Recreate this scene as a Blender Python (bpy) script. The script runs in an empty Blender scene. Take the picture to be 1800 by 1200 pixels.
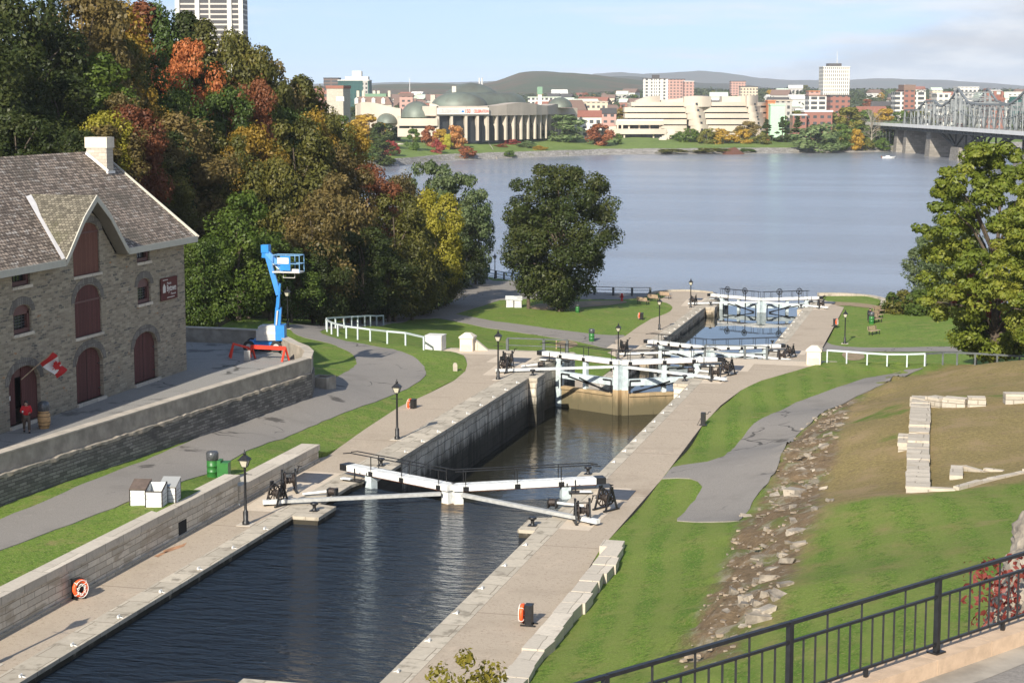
import bpy, math, random
import numpy as np
from mathutils import Vector, Matrix, noise as mnoise
from mathutils.geometry import delaunay_2d_cdt

R = math.radians
scene = bpy.context.scene
COL = scene.collection

# ------------------------------------------------------------------ camera
FPX, HOR, VPX, HC = 3200.0, 171.0, 1720.0, 27.5        # focal length in pixels of the 1800 px frame, horizon row, canal vanishing column, eye height
PITCH = math.atan((600 - HOR) / FPX)
YAW = math.atan((VPX - 900) * math.cos(PITCH) / FPX)
cd = bpy.data.cameras.new('camera')
cam = bpy.data.objects.new('camera', cd)
COL.objects.link(cam)
cam.location = (0, 0, HC)
cam.rotation_euler = (math.pi / 2 - PITCH, 0, YAW)
cd.sensor_width = 36
cd.lens = 36 * FPX / 1800
cd.clip_start = 0.5
cd.clip_end = 40000
scene.camera = cam

# ------------------------------------------------------------------ sun and sky
SUN_EL = R(29)
SUN_AZ = math.atan2(-0.090, -0.996)                    # direction towards the sun, from +Y clockwise towards +X
sd = bpy.data.lights.new('sun', 'SUN')
sd.energy = 4.6
sd.angle = R(0.53)
sd.color = (1.0, 0.93, 0.81)
sun = bpy.data.objects.new('sun', sd)
COL.objects.link(sun)
sdir = Vector((math.sin(SUN_AZ) * math.cos(SUN_EL), math.cos(SUN_AZ) * math.cos(SUN_EL), math.sin(SUN_EL)))
sun.rotation_euler = sdir.to_track_quat('Z', 'Y').to_euler()
sun.location = (0, -50, 200)

world = bpy.data.worlds.new('World')
scene.world = world
world.use_nodes = True
wn, wl = world.node_tree.nodes, world.node_tree.links
wn.clear()
def wnode(t, **k):
    n = wn.new(t)
    for a, b in k.items():
        setattr(n, a, b)
    return n
w_out = wnode('ShaderNodeOutputWorld')
w_bg = wnode('ShaderNodeBackground')
w_bg.inputs['Strength'].default_value = 0.128
w_sky = wnode('ShaderNodeTexSky', sky_type='NISHITA', sun_disc=False, sun_elevation=SUN_EL, sun_rotation=SUN_AZ % (2 * math.pi), altitude=80, air_density=1.0, dust_density=0.8, ozone_density=1.6)
w_tc = wnode('ShaderNodeTexCoord')
w_sep = wnode('ShaderNodeSeparateXYZ')
wl.new(w_tc.outputs['Generated'], w_sep.inputs[0])
def wmath(op, a, b=None, clamp=False):
    n = wnode('ShaderNodeMath', operation=op, use_clamp=clamp)
    for i, v in enumerate((a, b)):
        if v is None:
            continue
        if isinstance(v, (int, float)):
            n.inputs[i].default_value = v
        else:
            wl.new(v, n.inputs[i])
    return n.outputs[0]
# the air near the horizon is read a little higher in the sky texture, where it is blue rather than yellow
w_cs = wnode('ShaderNodeCombineXYZ')
wl.new(w_sep.outputs['X'], w_cs.inputs[0]); wl.new(w_sep.outputs['Y'], w_cs.inputs[1])
wl.new(wmath('ADD', wmath('MULTIPLY', wmath('MAXIMUM', w_sep.outputs['Z'], 0.0), 1.25), 0.17), w_cs.inputs[2])
w_nv = wnode('ShaderNodeVectorMath', operation='NORMALIZE')
wl.new(w_cs.outputs[0], w_nv.inputs[0]); wl.new(w_nv.outputs[0], w_sky.inputs['Vector'])
zz = wmath('MAXIMUM', w_sep.outputs['Z'], 0.0)
den = wmath('ADD', zz, 0.06)
cu = wmath('DIVIDE', w_sep.outputs['X'], den)
cv = wmath('DIVIDE', w_sep.outputs['Y'], den)
w_comb = wnode('ShaderNodeCombineXYZ')
wl.new(cu, w_comb.inputs[0]); wl.new(cv, w_comb.inputs[1])
w_n1 = wnode('ShaderNodeTexNoise')
w_n1.inputs['Scale'].default_value = 0.42; w_n1.inputs['Detail'].default_value = 9; w_n1.inputs['Roughness'].default_value = 0.62
wl.new(w_comb.outputs[0], w_n1.inputs['Vector'])
# clouds lie thick to the north-east (right of the view), thin veils elsewhere
ramp_r = wnode('ShaderNodeMapRange'); ramp_r.inputs[1].default_value = -0.35; ramp_r.inputs[2].default_value = 0.12
ramp_r.inputs[3].default_value = -0.16; ramp_r.inputs[4].default_value = 0.10
wl.new(w_sep.outputs['X'], ramp_r.inputs[0])
cover = wmath('ADD', w_n1.outputs[0], ramp_r.outputs[0])
w_mr = wnode('ShaderNodeMapRange', interpolation_type='SMOOTHSTEP'); w_mr.inputs[1].default_value = 0.40; w_mr.inputs[2].default_value = 0.66
wl.new(cover, w_mr.inputs[0])
# a bank of cloud low over the hills
w_n2 = wnode('ShaderNodeTexNoise'); w_n2.inputs['Scale'].default_value = 9.0; w_n2.inputs['Detail'].default_value = 6; w_n2.inputs['Roughness'].default_value = 0.6
w_map = wnode('ShaderNodeMapping'); w_map.inputs['Scale'].default_value = (1, 1, 3.0)
wl.new(w_tc.outputs['Generated'], w_map.inputs[0]); wl.new(w_map.outputs[0], w_n2.inputs['Vector'])
edge = wnode('ShaderNodeMapRange'); edge.inputs[1].default_value = -0.22; edge.inputs[2].default_value = 0.06; edge.inputs[3].default_value = -0.01; edge.inputs[4].default_value = 0.058
wl.new(w_sep.outputs['X'], edge.inputs[0])
nz = wmath('MULTIPLY', wmath('SUBTRACT', w_n2.outputs[0], 0.5), 0.035)
hgt = wmath('ADD', edge.outputs[0], nz)
bank = wnode('ShaderNodeMapRange', interpolation_type='SMOOTHSTEP'); bank.inputs[1].default_value = 0.010; bank.inputs[2].default_value = -0.008
wl.new(wmath('SUBTRACT', w_sep.outputs['Z'], hgt), bank.inputs[0])
low = wnode('ShaderNodeMapRange'); low.inputs[1].default_value = 0.06; low.inputs[2].default_value = 0.40; low.inputs[3].default_value = 1.0; low.inputs[4].default_value = 0.12
wl.new(w_sep.outputs['Z'], low.inputs[0])
cloud_amt = wmath('MULTIPLY', wmath('ADD', wmath('MULTIPLY', w_mr.outputs[0], 0.62), 0.22), low.outputs[0])
w_mix = wnode('ShaderNodeMix', data_type='RGBA')
w_mix.inputs[7].default_value = (4.7, 4.85, 5.1, 1)
wl.new(cloud_amt, w_mix.inputs[0]); wl.new(w_sky.outputs[0], w_mix.inputs[6])
w_mix2 = wnode('ShaderNodeMix', data_type='RGBA')
w_n3 = wnode('ShaderNodeTexNoise'); w_n3.inputs['Scale'].default_value = 13.0; w_n3.inputs['Detail'].default_value = 7; w_n3.inputs['Roughness'].default_value = 0.58
w_map3 = wnode('ShaderNodeMapping'); w_map3.inputs['Scale'].default_value = (1, 1, 3.6); w_map3.inputs['Location'].default_value = (3.1, 0, 0)
wl.new(w_tc.outputs['Generated'], w_map3.inputs[0]); wl.new(w_map3.outputs[0], w_n3.inputs['Vector'])
lump = wnode('ShaderNodeMapRange', interpolation_type='SMOOTHSTEP'); lump.inputs[1].default_value = 0.42; lump.inputs[2].default_value = 0.62
wl.new(w_n3.outputs[0], lump.inputs[0])
w_cl = wnode('ShaderNodeMix', data_type='RGBA'); w_cl.inputs[6].default_value = (3.1, 3.25, 3.6, 1); w_cl.inputs[7].default_value = (4.6, 4.6, 4.65, 1)
wl.new(lump.outputs[0], w_cl.inputs[0]); wl.new(w_cl.outputs[2], w_mix2.inputs[7])
wl.new(wmath('MULTIPLY', bank.outputs[0], 0.75), w_mix2.inputs[0]); wl.new(w_mix.outputs[2], w_mix2.inputs[6])
wl.new(w_mix2.outputs[2], w_bg.inputs['Color'])
wl.new(w_bg.outputs[0], w_out.inputs['Surface'])

vs = scene.view_settings
vs.view_transform = 'Standard'; vs.look = 'None'; vs.gamma = 1.0; vs.use_curve_mapping = False
vs.exposure = 0.62
cy = scene.cycles
cy.use_denoising = True
cy.max_bounces = 6; cy.diffuse_bounces = 3; cy.glossy_bounces = 3; cy.transmission_bounces = 3; cy.volume_bounces = 0
cy.caustics_reflective = False; cy.caustics_refractive = False

# ------------------------------------------------------------------ geometry of the view: pixels of the photograph to points of the place
_fw = Vector((-math.sin(YAW) * math.cos(PITCH), math.cos(YAW) * math.cos(PITCH), -math.sin(PITCH)))
_rt = Vector((math.cos(YAW), math.sin(YAW), 0))
_up = _rt.cross(_fw)
def ray(x, y):
    return (_fw * FPX + _rt * (x - 900) - _up * (y - 600)) / FPX
def at(x, y, z):                                       # on the level z
    d = ray(x, y); t = (z - HC) / d.z
    return Vector((d.x * t, d.y * t, z))
def atY(x, y, Y):
    d = ray(x, y); t = Y / d.y
    return Vector((d.x * t, Y, HC + d.z * t))
def atX(x, y, X):
    d = ray(x, y); t = X / d.x
    return Vector((X, d.y * t, HC + d.z * t))
def atD(x, y, D):                                      # at the depth D along the view
    d = ray(x, y)
    return Vector((d.x * D, d.y * D, HC + d.z * D))
def depth(p):
    return (Vector(p) - Vector((0, 0, HC))).dot(_fw)
def hit(x, y, h, d0=30, d1=420):                       # on the terrain h(X, Y)
    d = ray(x, y); t = d0; prev = None
    while t < d1:
        p = (d.x * t, d.y * t, HC + d.z * t)
        g = p[2] - h(p[0], p[1])
        if g < 0:
            if prev is not None:
                a, b = t - 0.5, t
                for _ in range(12):
                    m = (a + b) / 2
                    if HC + d.z * m - h(d.x * m, d.y * m) < 0: b = m
                    else: a = m
                t = (a + b) / 2
            return Vector((d.x * t, d.y * t, h(d.x * t, d.y * t)))
        prev = g; t += 0.5
    return at(x, y, 2.2)

# ------------------------------------------------------------------ mesh builder
class MB:
    def __init__(s):
        s.v = []; s.f = []; s.sm = []
    def add(s, vs, fs, smooth=False):
        o = len(s.v)
        s.v += [tuple(p) for p in vs]
        for f in fs:
            s.f.append([o + i for i in f]); s.sm.append(smooth)
        return s
    def box(s, x0, x1, y0, y1, z0, z1):
        s.add([(x0,y0,z0),(x1,y0,z0),(x1,y1,z0),(x0,y1,z0),(x0,y0,z1),(x1,y0,z1),(x1,y1,z1),(x0,y1,z1)],
              [(3,2,1,0),(4,5,6,7),(0,1,5,4),(1,2,6,5),(2,3,7,6),(3,0,4,7)])
        return s
    def obox(s, c, size, rz=0, M=None):                # centre, size, turn about z (or a matrix)
        hx, hy, hz = size[0]/2, size[1]/2, size[2]/2
        M = M or Matrix.Rotation(rz, 3, 'Z')
        c = Vector(c)
        pts = [c + M @ Vector(q) for q in [(-hx,-hy,-hz),(hx,-hy,-hz),(hx,hy,-hz),(-hx,hy,-hz),(-hx,-hy,hz),(hx,-hy,hz),(hx,hy,hz),(-hx,hy,hz)]]
        s.add(pts, [(3,2,1,0),(4,5,6,7),(0,1,5,4),(1,2,6,5),(2,3,7,6),(3,0,4,7)])
        return s
    def bar(s, p, q, w, h=None, up=(0,0,1)):           # a square bar from p to q, w wide, h high
        h = h or w
        p, q = Vector(p), Vector(q); d = (q - p)
        if d.length < 1e-6: return s
        d.normalize(); u = Vector(up)
        if abs(d.dot(u)) > 0.98: u = Vector((0, 1, 0))
        a = d.cross(u).normalized() * (w/2); b = a.cross(d).normalized() * (h/2)
        s.add([p-a-b, p+a-b, p+a+b, p-a+b, q-a-b, q+a-b, q+a+b, q-a+b],
              [(0,1,2,3),(7,6,5,4),(4,5,1,0),(5,6,2,1),(6,7,3,2),(7,4,0,3)])
        return s
    def cyl(s, p, q, r0, r1=None, n=10, caps=True):
        r1 = r0 if r1 is None else r1
        p, q = Vector(p), Vector(q); d = (q - p).normalized()
        u = Vector((0,0,1)) if abs(d.z) < 0.9 else Vector((1,0,0))
        a = d.cross(u).normalized(); b = d.cross(a)
        vs = []
        for i in range(n):
            t = 2*math.pi*i/n; e = a*math.cos(t) + b*math.sin(t)
            vs.append(p + e*r0); vs.append(q + e*r1)
        s.add(vs, [(2*i, 2*((i+1)%n), 2*((i+1)%n)+1, 2*i+1)[::-1] for i in range(n)], True)
        if caps:
            s.add([vs[2*i] for i in range(n)], [tuple(range(n))])
            s.add([vs[2*i+1] for i in range(n)], [tuple(range(n))[::-1]])
        return s
    def lathe(s, prof, c=(0,0,0), n=12, smooth=True):  # profile [(r, z)]
        vs = []; c = Vector(c)
        for r, z in prof:
            for i in range(n):
                t = 2*math.pi*i/n
                vs.append(c + Vector((r*math.cos(t), r*math.sin(t), z)))
        fs = []
        for k in range(len(prof)-1):
            for i in range(n):
                j = (i+1) % n
                fs.append((k*n+i, k*n+j, (k+1)*n+j, (k+1)*n+i))
        s.add(vs, fs, smooth)
        s.add([vs[(len(prof)-1)*n+i] for i in range(n)], [tuple(range(n))])
        s.add([vs[i] for i in range(n)], [tuple(range(n))[::-1]])
        return s
    def prism(s, poly, z0, z1):                        # poly ccw seen from above
        n = len(poly)
        a = sum(poly[i][0]*poly[(i+1)%n][1]-poly[(i+1)%n][0]*poly[i][1] for i in range(n))
        if a < 0: poly = poly[::-1]
        f0 = (lambda p: z0(p[0], p[1])) if callable(z0) else (lambda p: z0)
        f1 = (lambda p: z1(p[0], p[1])) if callable(z1) else (lambda p: z1)
        vs = [(p[0],p[1],f0(p)) for p in poly] + [(p[0],p[1],f1(p)) for p in poly]
        s.add(vs, [tuple(range(n))[::-1], tuple(range(n, 2*n))] + [(i,(i+1)%n,n+(i+1)%n,n+i) for i in range(n)])
        return s
    def slab(s, poly, axis_o, u, v, w, t):             # polygon [(a, b)] in the plane o + a u + b v, t thick along w
        o, u, v, w = Vector(axis_o), Vector(u), Vector(v), Vector(w)
        n = len(poly)
        ar = sum(poly[i][0]*poly[(i+1)%n][1]-poly[(i+1)%n][0]*poly[i][1] for i in range(n))
        if (ar < 0) != (u.cross(v).dot(w) < 0): poly = poly[::-1]
        A = [o + u*a + v*b for a, b in poly]; B = [p + w*t for p in A]
        s.add(A + B, [tuple(range(n))[::-1], tuple(range(n, 2*n))] + [(i,(i+1)%n,n+(i+1)%n,n+i) for i in range(n)])
        return s
    def ell(s, c, r, n=14, m=8, half=False, M=None):   # ellipsoid (upper half only with half)
        vs = []; fs = []; c = Vector(c)
        lo = 0.0 if half else -math.pi/2
        for k in range(m+1):
            ph = lo + (math.pi/2 - lo)*k/m
            for i in range(n):
                t = 2*math.pi*i/n
                q = Vector((r[0]*math.cos(ph)*math.cos(t), r[1]*math.cos(ph)*math.sin(t), r[2]*math.sin(ph)))
                vs.append(c + (M @ q if M else q))
        for k in range(m):
            for i in range(n):
                j = (i+1) % n
                fs.append((k*n+i, k*n+j, (k+1)*n+j, (k+1)*n+i))
        s.add(vs, fs, True)
        return s
    def torus(s, c, R0, r, axis=(0,0,1), n=24, m=8):
        ax = Vector(axis).normalized(); u = ax.orthogonal().normalized(); v = ax.cross(u); c = Vector(c)
        vs = []; fs = []
        for i in range(n):
            t = 2*math.pi*i/n; e = u*math.cos(t) + v*math.sin(t)
            for k in range(m):
                p = 2*math.pi*k/m
                vs.append(c + e*(R0 + r*math.cos(p)) + ax*(r*math.sin(p)))
        for i in range(n):
            for k in range(m):
                a, b = i*m, ((i+1) % n)*m
                fs.append((a+k, b+k, b+(k+1)%m, a+(k+1)%m))
        s.add(vs, fs, True)
        return s
    def tube(s, pts, r, n=6):
        for i in range(len(pts)-1):
            s.cyl(pts[i], pts[i+1], r, r, n)
        return s
    def build(s, name, m, parent=None, loc=None, uv=True):
        me = bpy.data.meshes.new(name)
        me.from_pydata(s.v, [], s.f)
        me.polygons.foreach_set('use_smooth', s.sm)
        if uv and len(s.f) < 60000:
            boxuv(me)
        if m is not None: me.materials.append(m)
        me.update()
        o = bpy.data.objects.new(name, me)
        COL.objects.link(o)
        if parent is not None: o.parent = parent
        if loc is not None: o.location = loc
        return o

def boxuv(me):                                         # box projection in metres: u along the wall, v up
    nf, nl = len(me.polygons), len(me.loops)
    if nf == 0: return
    co = np.empty(len(me.vertices)*3, np.float32); me.vertices.foreach_get('co', co); co = co.reshape(-1, 3)
    li = np.empty(nl, np.int32); me.loops.foreach_get('vertex_index', li)
    no = np.empty(nf*3, np.float32); me.polygons.foreach_get('normal', no); no = no.reshape(-1, 3)
    tot = np.empty(nf, np.int32); me.polygons.foreach_get('loop_total', tot)
    n = np.repeat(no, tot, axis=0); p = co[li]
    ver = np.abs(n[:, 2]) < 0.96
    hl = np.sqrt(n[:, 0]**2 + n[:, 1]**2) + 1e-9
    t = np.stack([-n[:, 1]/hl, n[:, 0]/hl, np.zeros(nl)], 1); s_ = np.cross(n, t)
    u = np.where(ver, (t*p).sum(1), p[:, 0])
    v = np.where(ver, (s_*p).sum(1), p[:, 1])
    lay = me.uv_layers.new(name='UVMap')
    lay.data.foreach_set('uv', np.stack([u, v], 1).astype(np.float32).ravel())

# ------------------------------------------------------------------ things, parts, copies
def tag(o, label=None, cat=None, group=None, kind=None):
    if label: o['label'] = label
    if cat: o['category'] = cat
    if group: o['group'] = group
    if kind: o['kind'] = kind
    return o
def thing(name, label, cat, loc=(0,0,0), rz=0, group=None):
    o = bpy.data.objects.new(name, None)
    o.empty_display_size = 0.3
    COL.objects.link(o); o.location = loc; o.rotation_euler = (0, 0, rz)
    return tag(o, label, cat, group)
def structure(o):
    o['kind'] = 'structure'; return o
_kids = {}
def dup(root, loc, rz=0, label=None, sc=None, _top=True, group=None):
    c = root.copy(); COL.objects.link(c)
    for ch in root.children:
        k = dup(ch, None, None, None, None, False)
        k.parent = c
    if _top:
        c.location = loc; c.rotation_euler = (0, 0, rz)
        if sc is not None: c.scale = (sc, sc, sc) if isinstance(sc, (int, float)) else sc
        if label: c['label'] = label
        if group: c['group'] = group
    return c

# ------------------------------------------------------------------ materials
MATS = {}
def nodes_of(name):
    m = bpy.data.materials.new(name); m.use_nodes = True
    nt = m.node_tree
    return m, nt, nt.nodes['Principled BSDF']
def nn(nt, t, **k):
    n = nt.nodes.new(t)
    for a, b in k.items(): setattr(n, a, b)
    return n
def c4(c): return (c[0], c[1], c[2], 1)
def mixc(nt, fac, a, b, blend='MIX'):
    n = nn(nt, 'ShaderNodeMix', data_type='RGBA', blend_type=blend)
    for i, v in ((0, fac), (6, a), (7, b)):
        if isinstance(v, (int, float)): n.inputs[i].default_value = v
        elif isinstance(v, tuple): n.inputs[i].default_value = c4(v)
        else: nt.links.new(v, n.inputs[i])
    return n.outputs[2]
def noise_out(nt, scale, detail=5, rough=0.55, vec=None, stretch=None, dist=0.0):
    n = nn(nt, 'ShaderNodeTexNoise')
    n.inputs['Scale'].default_value = scale; n.inputs['Detail'].default_value = detail
    n.inputs['Roughness'].default_value = rough; n.inputs['Distortion'].default_value = dist
    if vec is None:
        g = nn(nt, 'ShaderNodeNewGeometry'); vec = g.outputs['Position']
    if stretch:
        mp = nn(nt, 'ShaderNodeMapping'); mp.inputs['Scale'].default_value = stretch
        nt.links.new(vec, mp.inputs[0]); vec = mp.outputs[0]
    nt.links.new(vec, n.inputs['Vector'])
    return n.outputs[0]
def mapr(nt, v, a, b, c=0.0, d=1.0, smooth=True):
    n = nn(nt, 'ShaderNodeMapRange')
    if smooth: n.interpolation_type = 'SMOOTHSTEP'
    for i, q in enumerate((a, b, c, d)): n.inputs[i+1].default_value = q
    nt.links.new(v, n.inputs[0])
    return n.outputs[0]
def bump(nt, bs, h, strength=0.3, dist=0.05):
    b = nn(nt, 'ShaderNodeBump'); b.inputs['Strength'].default_value = strength; b.inputs['Distance'].default_value = dist
    nt.links.new(h, b.inputs['Height']); nt.links.new(b.outputs[0], bs.inputs['Normal'])
def plain(name, c, rough=0.6, metal=0.0, var=0.15, scale=3.0, bmp=0.0):
    if name in MATS: return MATS[name]
    m, nt, bs = nodes_of(name)
    f = noise_out(nt, scale, 6)
    lo = tuple(x*(1-var) for x in c); hi = tuple(min(1, x*(1+var)) for x in c)
    nt.links.new(mixc(nt, mapr(nt, f, 0.3, 0.7), lo, hi), bs.inputs['Base Color'])
    bs.inputs['Roughness'].default_value = rough; bs.inputs['Metallic'].default_value = metal
    if bmp: bump(nt, bs, noise_out(nt, scale*6, 4), bmp, 0.03)
    MATS[name] = m
    return m
def ground(name, cols, scales, rough=0.9, bmp=0.0, bscale=20, stripes=None, joint=None, crack=None):
    # cols: base, then (colour, noise scale, low, high) layers
    m, nt, bs = nodes_of(name)
    out = None
    base = cols[0]
    f = noise_out(nt, scales[0], 8, 0.65)
    out = mixc(nt, mapr(nt, f, 0.3, 0.7), tuple(x*0.82 for x in base), tuple(x*1.18 for x in base))
    for c, sc, lo, hi in cols[1:]:
        f = noise_out(nt, sc, 7, 0.62)
        out = mixc(nt, mapr(nt, f, lo, hi), out, c)
    if stripes:                                        # mower lines: direction, width, colour, strength
        d, wd, c, st = stripes
        g = nn(nt, 'ShaderNodeNewGeometry')
        dt = nn(nt, 'ShaderNodeVectorMath', operation='DOT_PRODUCT'); dt.inputs[1].default_value = d
        nt.links.new(g.outputs['Position'], dt.inputs[0])
        sn = nn(nt, 'ShaderNodeMath', operation='SINE'); ml = nn(nt, 'ShaderNodeMath', operation='MULTIPLY'); ml.inputs[1].default_value = 2*math.pi/wd
        nt.links.new(dt.outputs['Value'], ml.inputs[0]); nt.links.new(ml.outputs[0], sn.inputs[0])
        ff = mapr(nt, sn.outputs[0], -0.7, 0.7, 0.0, st)
        out = mixc(nt, ff, out, c)
    if joint:                                          # saw cuts across the paving
        g = nn(nt, 'ShaderNodeNewGeometry'); sp = nn(nt, 'ShaderNodeSeparateXYZ'); nt.links.new(g.outputs['Position'], sp.inputs[0])
        pp = nn(nt, 'ShaderNodeMath', operation='PINGPONG'); pp.inputs[1].default_value = joint[0]; nt.links.new(sp.outputs['Y'], pp.inputs[0])
        out = mixc(nt, mapr(nt, pp.outputs[0], .055, .02, 0, .75), out, joint[1])
    if crack:                                          # fine wandering cracks, in places
        v = nn(nt, 'ShaderNodeTexVoronoi', feature='DISTANCE_TO_EDGE'); v.inputs['Scale'].default_value = .28
        g = nn(nt, 'ShaderNodeNewGeometry'); nv = nn(nt, 'ShaderNodeTexNoise'); nv.inputs['Scale'].default_value = .8; nt.links.new(g.outputs['Position'], nv.inputs['Vector'])
        va = nn(nt, 'ShaderNodeVectorMath', operation='MULTIPLY_ADD'); va.inputs[1].default_value = (1.6, 1.6, 0); nt.links.new(nv.outputs[1], va.inputs[0]); nt.links.new(g.outputs['Position'], va.inputs[2]); nt.links.new(va.outputs[0], v.inputs['Vector'])
        a = mapr(nt, v.outputs['Distance'], .022, .008); b = mapr(nt, noise_out(nt, .12, 4), .50, .58); ml = nn(nt, 'ShaderNodeMath', operation='MULTIPLY'); nt.links.new(a, ml.inputs[0]); nt.links.new(b, ml.inputs[1])
        out = mixc(nt, ml.outputs[0], out, crack)
    nt.links.new(out, bs.inputs['Base Color'])
    bs.inputs['Roughness'].default_value = rough
    bs.inputs['Specular IOR Level'].default_value = 0.2
    if bmp: bump(nt, bs, noise_out(nt, bscale, 4, 0.7), bmp, 0.08)
    MATS[name] = m
    return m
def blocks(name, c, mortar, bw, bh, var=0.3, rough=0.85, msize=0.02, stain=None, bmp=0.4, offset=0.5, tints=(), low_dark=None, squash=1.0):
    m, nt, bs = nodes_of(name)
    tc = nn(nt, 'ShaderNodeTexCoord')
    uvv = tc.outputs['UV']
    wob = noise_out(nt, 0.9, 3, 0.5, uvv)
    vm = nn(nt, 'ShaderNodeVectorMath', operation='MULTIPLY_ADD')
    cb = nn(nt, 'ShaderNodeCombineXYZ'); nt.links.new(wob, cb.inputs[0]); nt.links.new(wob, cb.inputs[1])
    nt.links.new(cb.outputs[0], vm.inputs[0]); vm.inputs[1].default_value = (0.10*bw, 0.30*bh, 0); nt.links.new(uvv, vm.inputs[2])
    br = nn(nt, 'ShaderNodeTexBrick')
    br.offset = offset; br.squash = squash; br.squash_frequency = 2
    br.inputs['Scale'].default_value = 1.0
    br.inputs['Brick Width'].default_value = bw; br.inputs['Row Height'].default_value = bh
    br.inputs['Mortar Size'].default_value = msize; br.inputs['Mortar Smooth'].default_value = 0.3
    br.inputs['Color1'].default_value = (0, 0, 0, 1); br.inputs['Color2'].default_value = (1, 1, 1, 1); br.inputs['Mortar'].default_value = (0.5, 0.5, 0.5, 1)
    br.inputs['Bias'].default_value = 0.0
    nt.links.new(vm.outputs[0], br.inputs['Vector'])
    lo = tuple(x*(1-var) for x in c); hi = tuple(min(1, x*(1+var)) for x in c)
    col = mixc(nt, br.outputs['Color'], lo, hi)
    for tcol, sc, a, b in tints:                       # odd stones, weathering
        st = noise_out(nt, sc, 4, 0.6, uvv, (1.0/bw*0.6, 1.0/bh*0.6, 1) if sc < 0 else None) if sc > 0 else None
        if st is None:
            st = noise_out(nt, -sc, 2, 0.5, uvv, (0.55/bw, 0.55/bh, 1))
        col = mixc(nt, mapr(nt, st, a, b), col, tcol)
    g = noise_out(nt, 6.0, 6, 0.7)
    col = mixc(nt, mapr(nt, g, 0.35, 0.7, 0.0, 0.35), col, tuple(x*0.6 for x in c))
    col = mixc(nt, br.outputs['Fac'], col, mortar)
    if stain:                                          # (colour, amount) long vertical streaks
        sv = noise_out(nt, 1.0, 6, 0.6, uvv, (1.3, 0.18, 1))
        col = mixc(nt, mapr(nt, sv, stain[1], stain[1]+0.16, 0, 0.8), col, stain[0])
    if low_dark:                                       # (z low, z high, colour): wet and slimy below the usual water mark
        ge = nn(nt, 'ShaderNodeNewGeometry'); sp = nn(nt, 'ShaderNodeSeparateXYZ'); nt.links.new(ge.outputs['Position'], sp.inputs[0])
        sv = noise_out(nt, 1.0, 6, 0.65, uvv, (1.6, 0.5, 1))
        ad = nn(nt, 'ShaderNodeMath', operation='MULTIPLY_ADD'); ad.inputs[1].default_value = -2.2; nt.links.new(sv, ad.inputs[0]); nt.links.new(sp.outputs['Z'], ad.inputs[2])
        col = mixc(nt, mapr(nt, ad.outputs[0], low_dark[1]-1.1, low_dark[0]-1.1, 0, 0.93), col, low_dark[2])
    nt.links.new(col, bs.inputs['Base Color'])
    bs.inputs['Roughness'].default_value = rough
    bs.inputs['Specular IOR Level'].default_value = 0.25
    if bmp:
        hh = nn(nt, 'ShaderNodeMath', operation='MULTIPLY_ADD'); hh.inputs[1].default_value = -1.0; nt.links.new(br.outputs['Fac'], hh.inputs[0]); nt.links.new(g, hh.inputs[2])
        bump(nt, bs, hh.outputs[0], bmp, 0.03)
    MATS[name] = m
    return m
def leafmat(name, cols, trans=0.3, nscale=0.45):
    if name in MATS: return MATS[name]
    m = bpy.data.materials.new(name); m.use_nodes = True; nt = m.node_tree
    nt.nodes.clear()
    out = nn(nt, 'ShaderNodeOutputMaterial')
    g = nn(nt, 'ShaderNodeNewGeometry')
    oi = nn(nt, 'ShaderNodeObjectInfo')
    rp = nn(nt, 'ShaderNodeValToRGB'); rp.color_ramp.interpolation = 'LINEAR'
    el = rp.color_ramp.elements
    while len(el) < len(cols): el.new(0.5)
    for i, c in enumerate(cols):
        el[i].position = i/(len(cols)-1); el[i].color = c4(c)
    nz_ = noise_out(nt, nscale, 3, 0.6)
    a = nn(nt, 'ShaderNodeMath', operation='MULTIPLY_ADD'); a.inputs[1].default_value = 0.30
    nt.links.new(g.outputs['Random Per Island'], a.inputs[0])
    b = nn(nt, 'ShaderNodeMath', operation='MULTIPLY_ADD'); b.inputs[1].default_value = 1.5; b.inputs[2].default_value = -0.48
    nt.links.new(nz_, b.inputs[0]); nt.links.new(b.outputs[0], a.inputs[2])
    c_ = nn(nt, 'ShaderNodeMath', operation='MULTIPLY_ADD', use_clamp=True); c_.inputs[1].default_value = 0.22
    nt.links.new(oi.outputs['Random'], c_.inputs[0]); nt.links.new(a.outputs[0], c_.inputs[2])
    nt.links.new(c_.outputs[0], rp.inputs[0])
    df = nn(nt, 'ShaderNodeBsdfDiffuse'); tr = nn(nt, 'ShaderNodeBsdfTranslucent'); mx = nn(nt, 'ShaderNodeMixShader'); mx.inputs[0].default_value = trans
    gl = nn(nt, 'ShaderNodeBsdfGlossy'); gl.inputs['Roughness'].default_value = 0.5; mx2 = nn(nt, 'ShaderNodeMixShader'); mx2.inputs[0].default_value = 0.02
    nt.links.new(rp.outputs[0], df.inputs[0]); nt.links.new(rp.outputs[0], tr.inputs[0])
    nt.links.new(df.outputs[0], mx.inputs[1]); nt.links.new(tr.outputs[0], mx.inputs[2])
    nt.links.new(mx.outputs[0], mx2.inputs[1]); nt.links.new(gl.outputs[0], mx2.inputs[2])
    nt.links.new(mx2.outputs[0], out.inputs[0])
    MATS[name] = m
    return m
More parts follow.
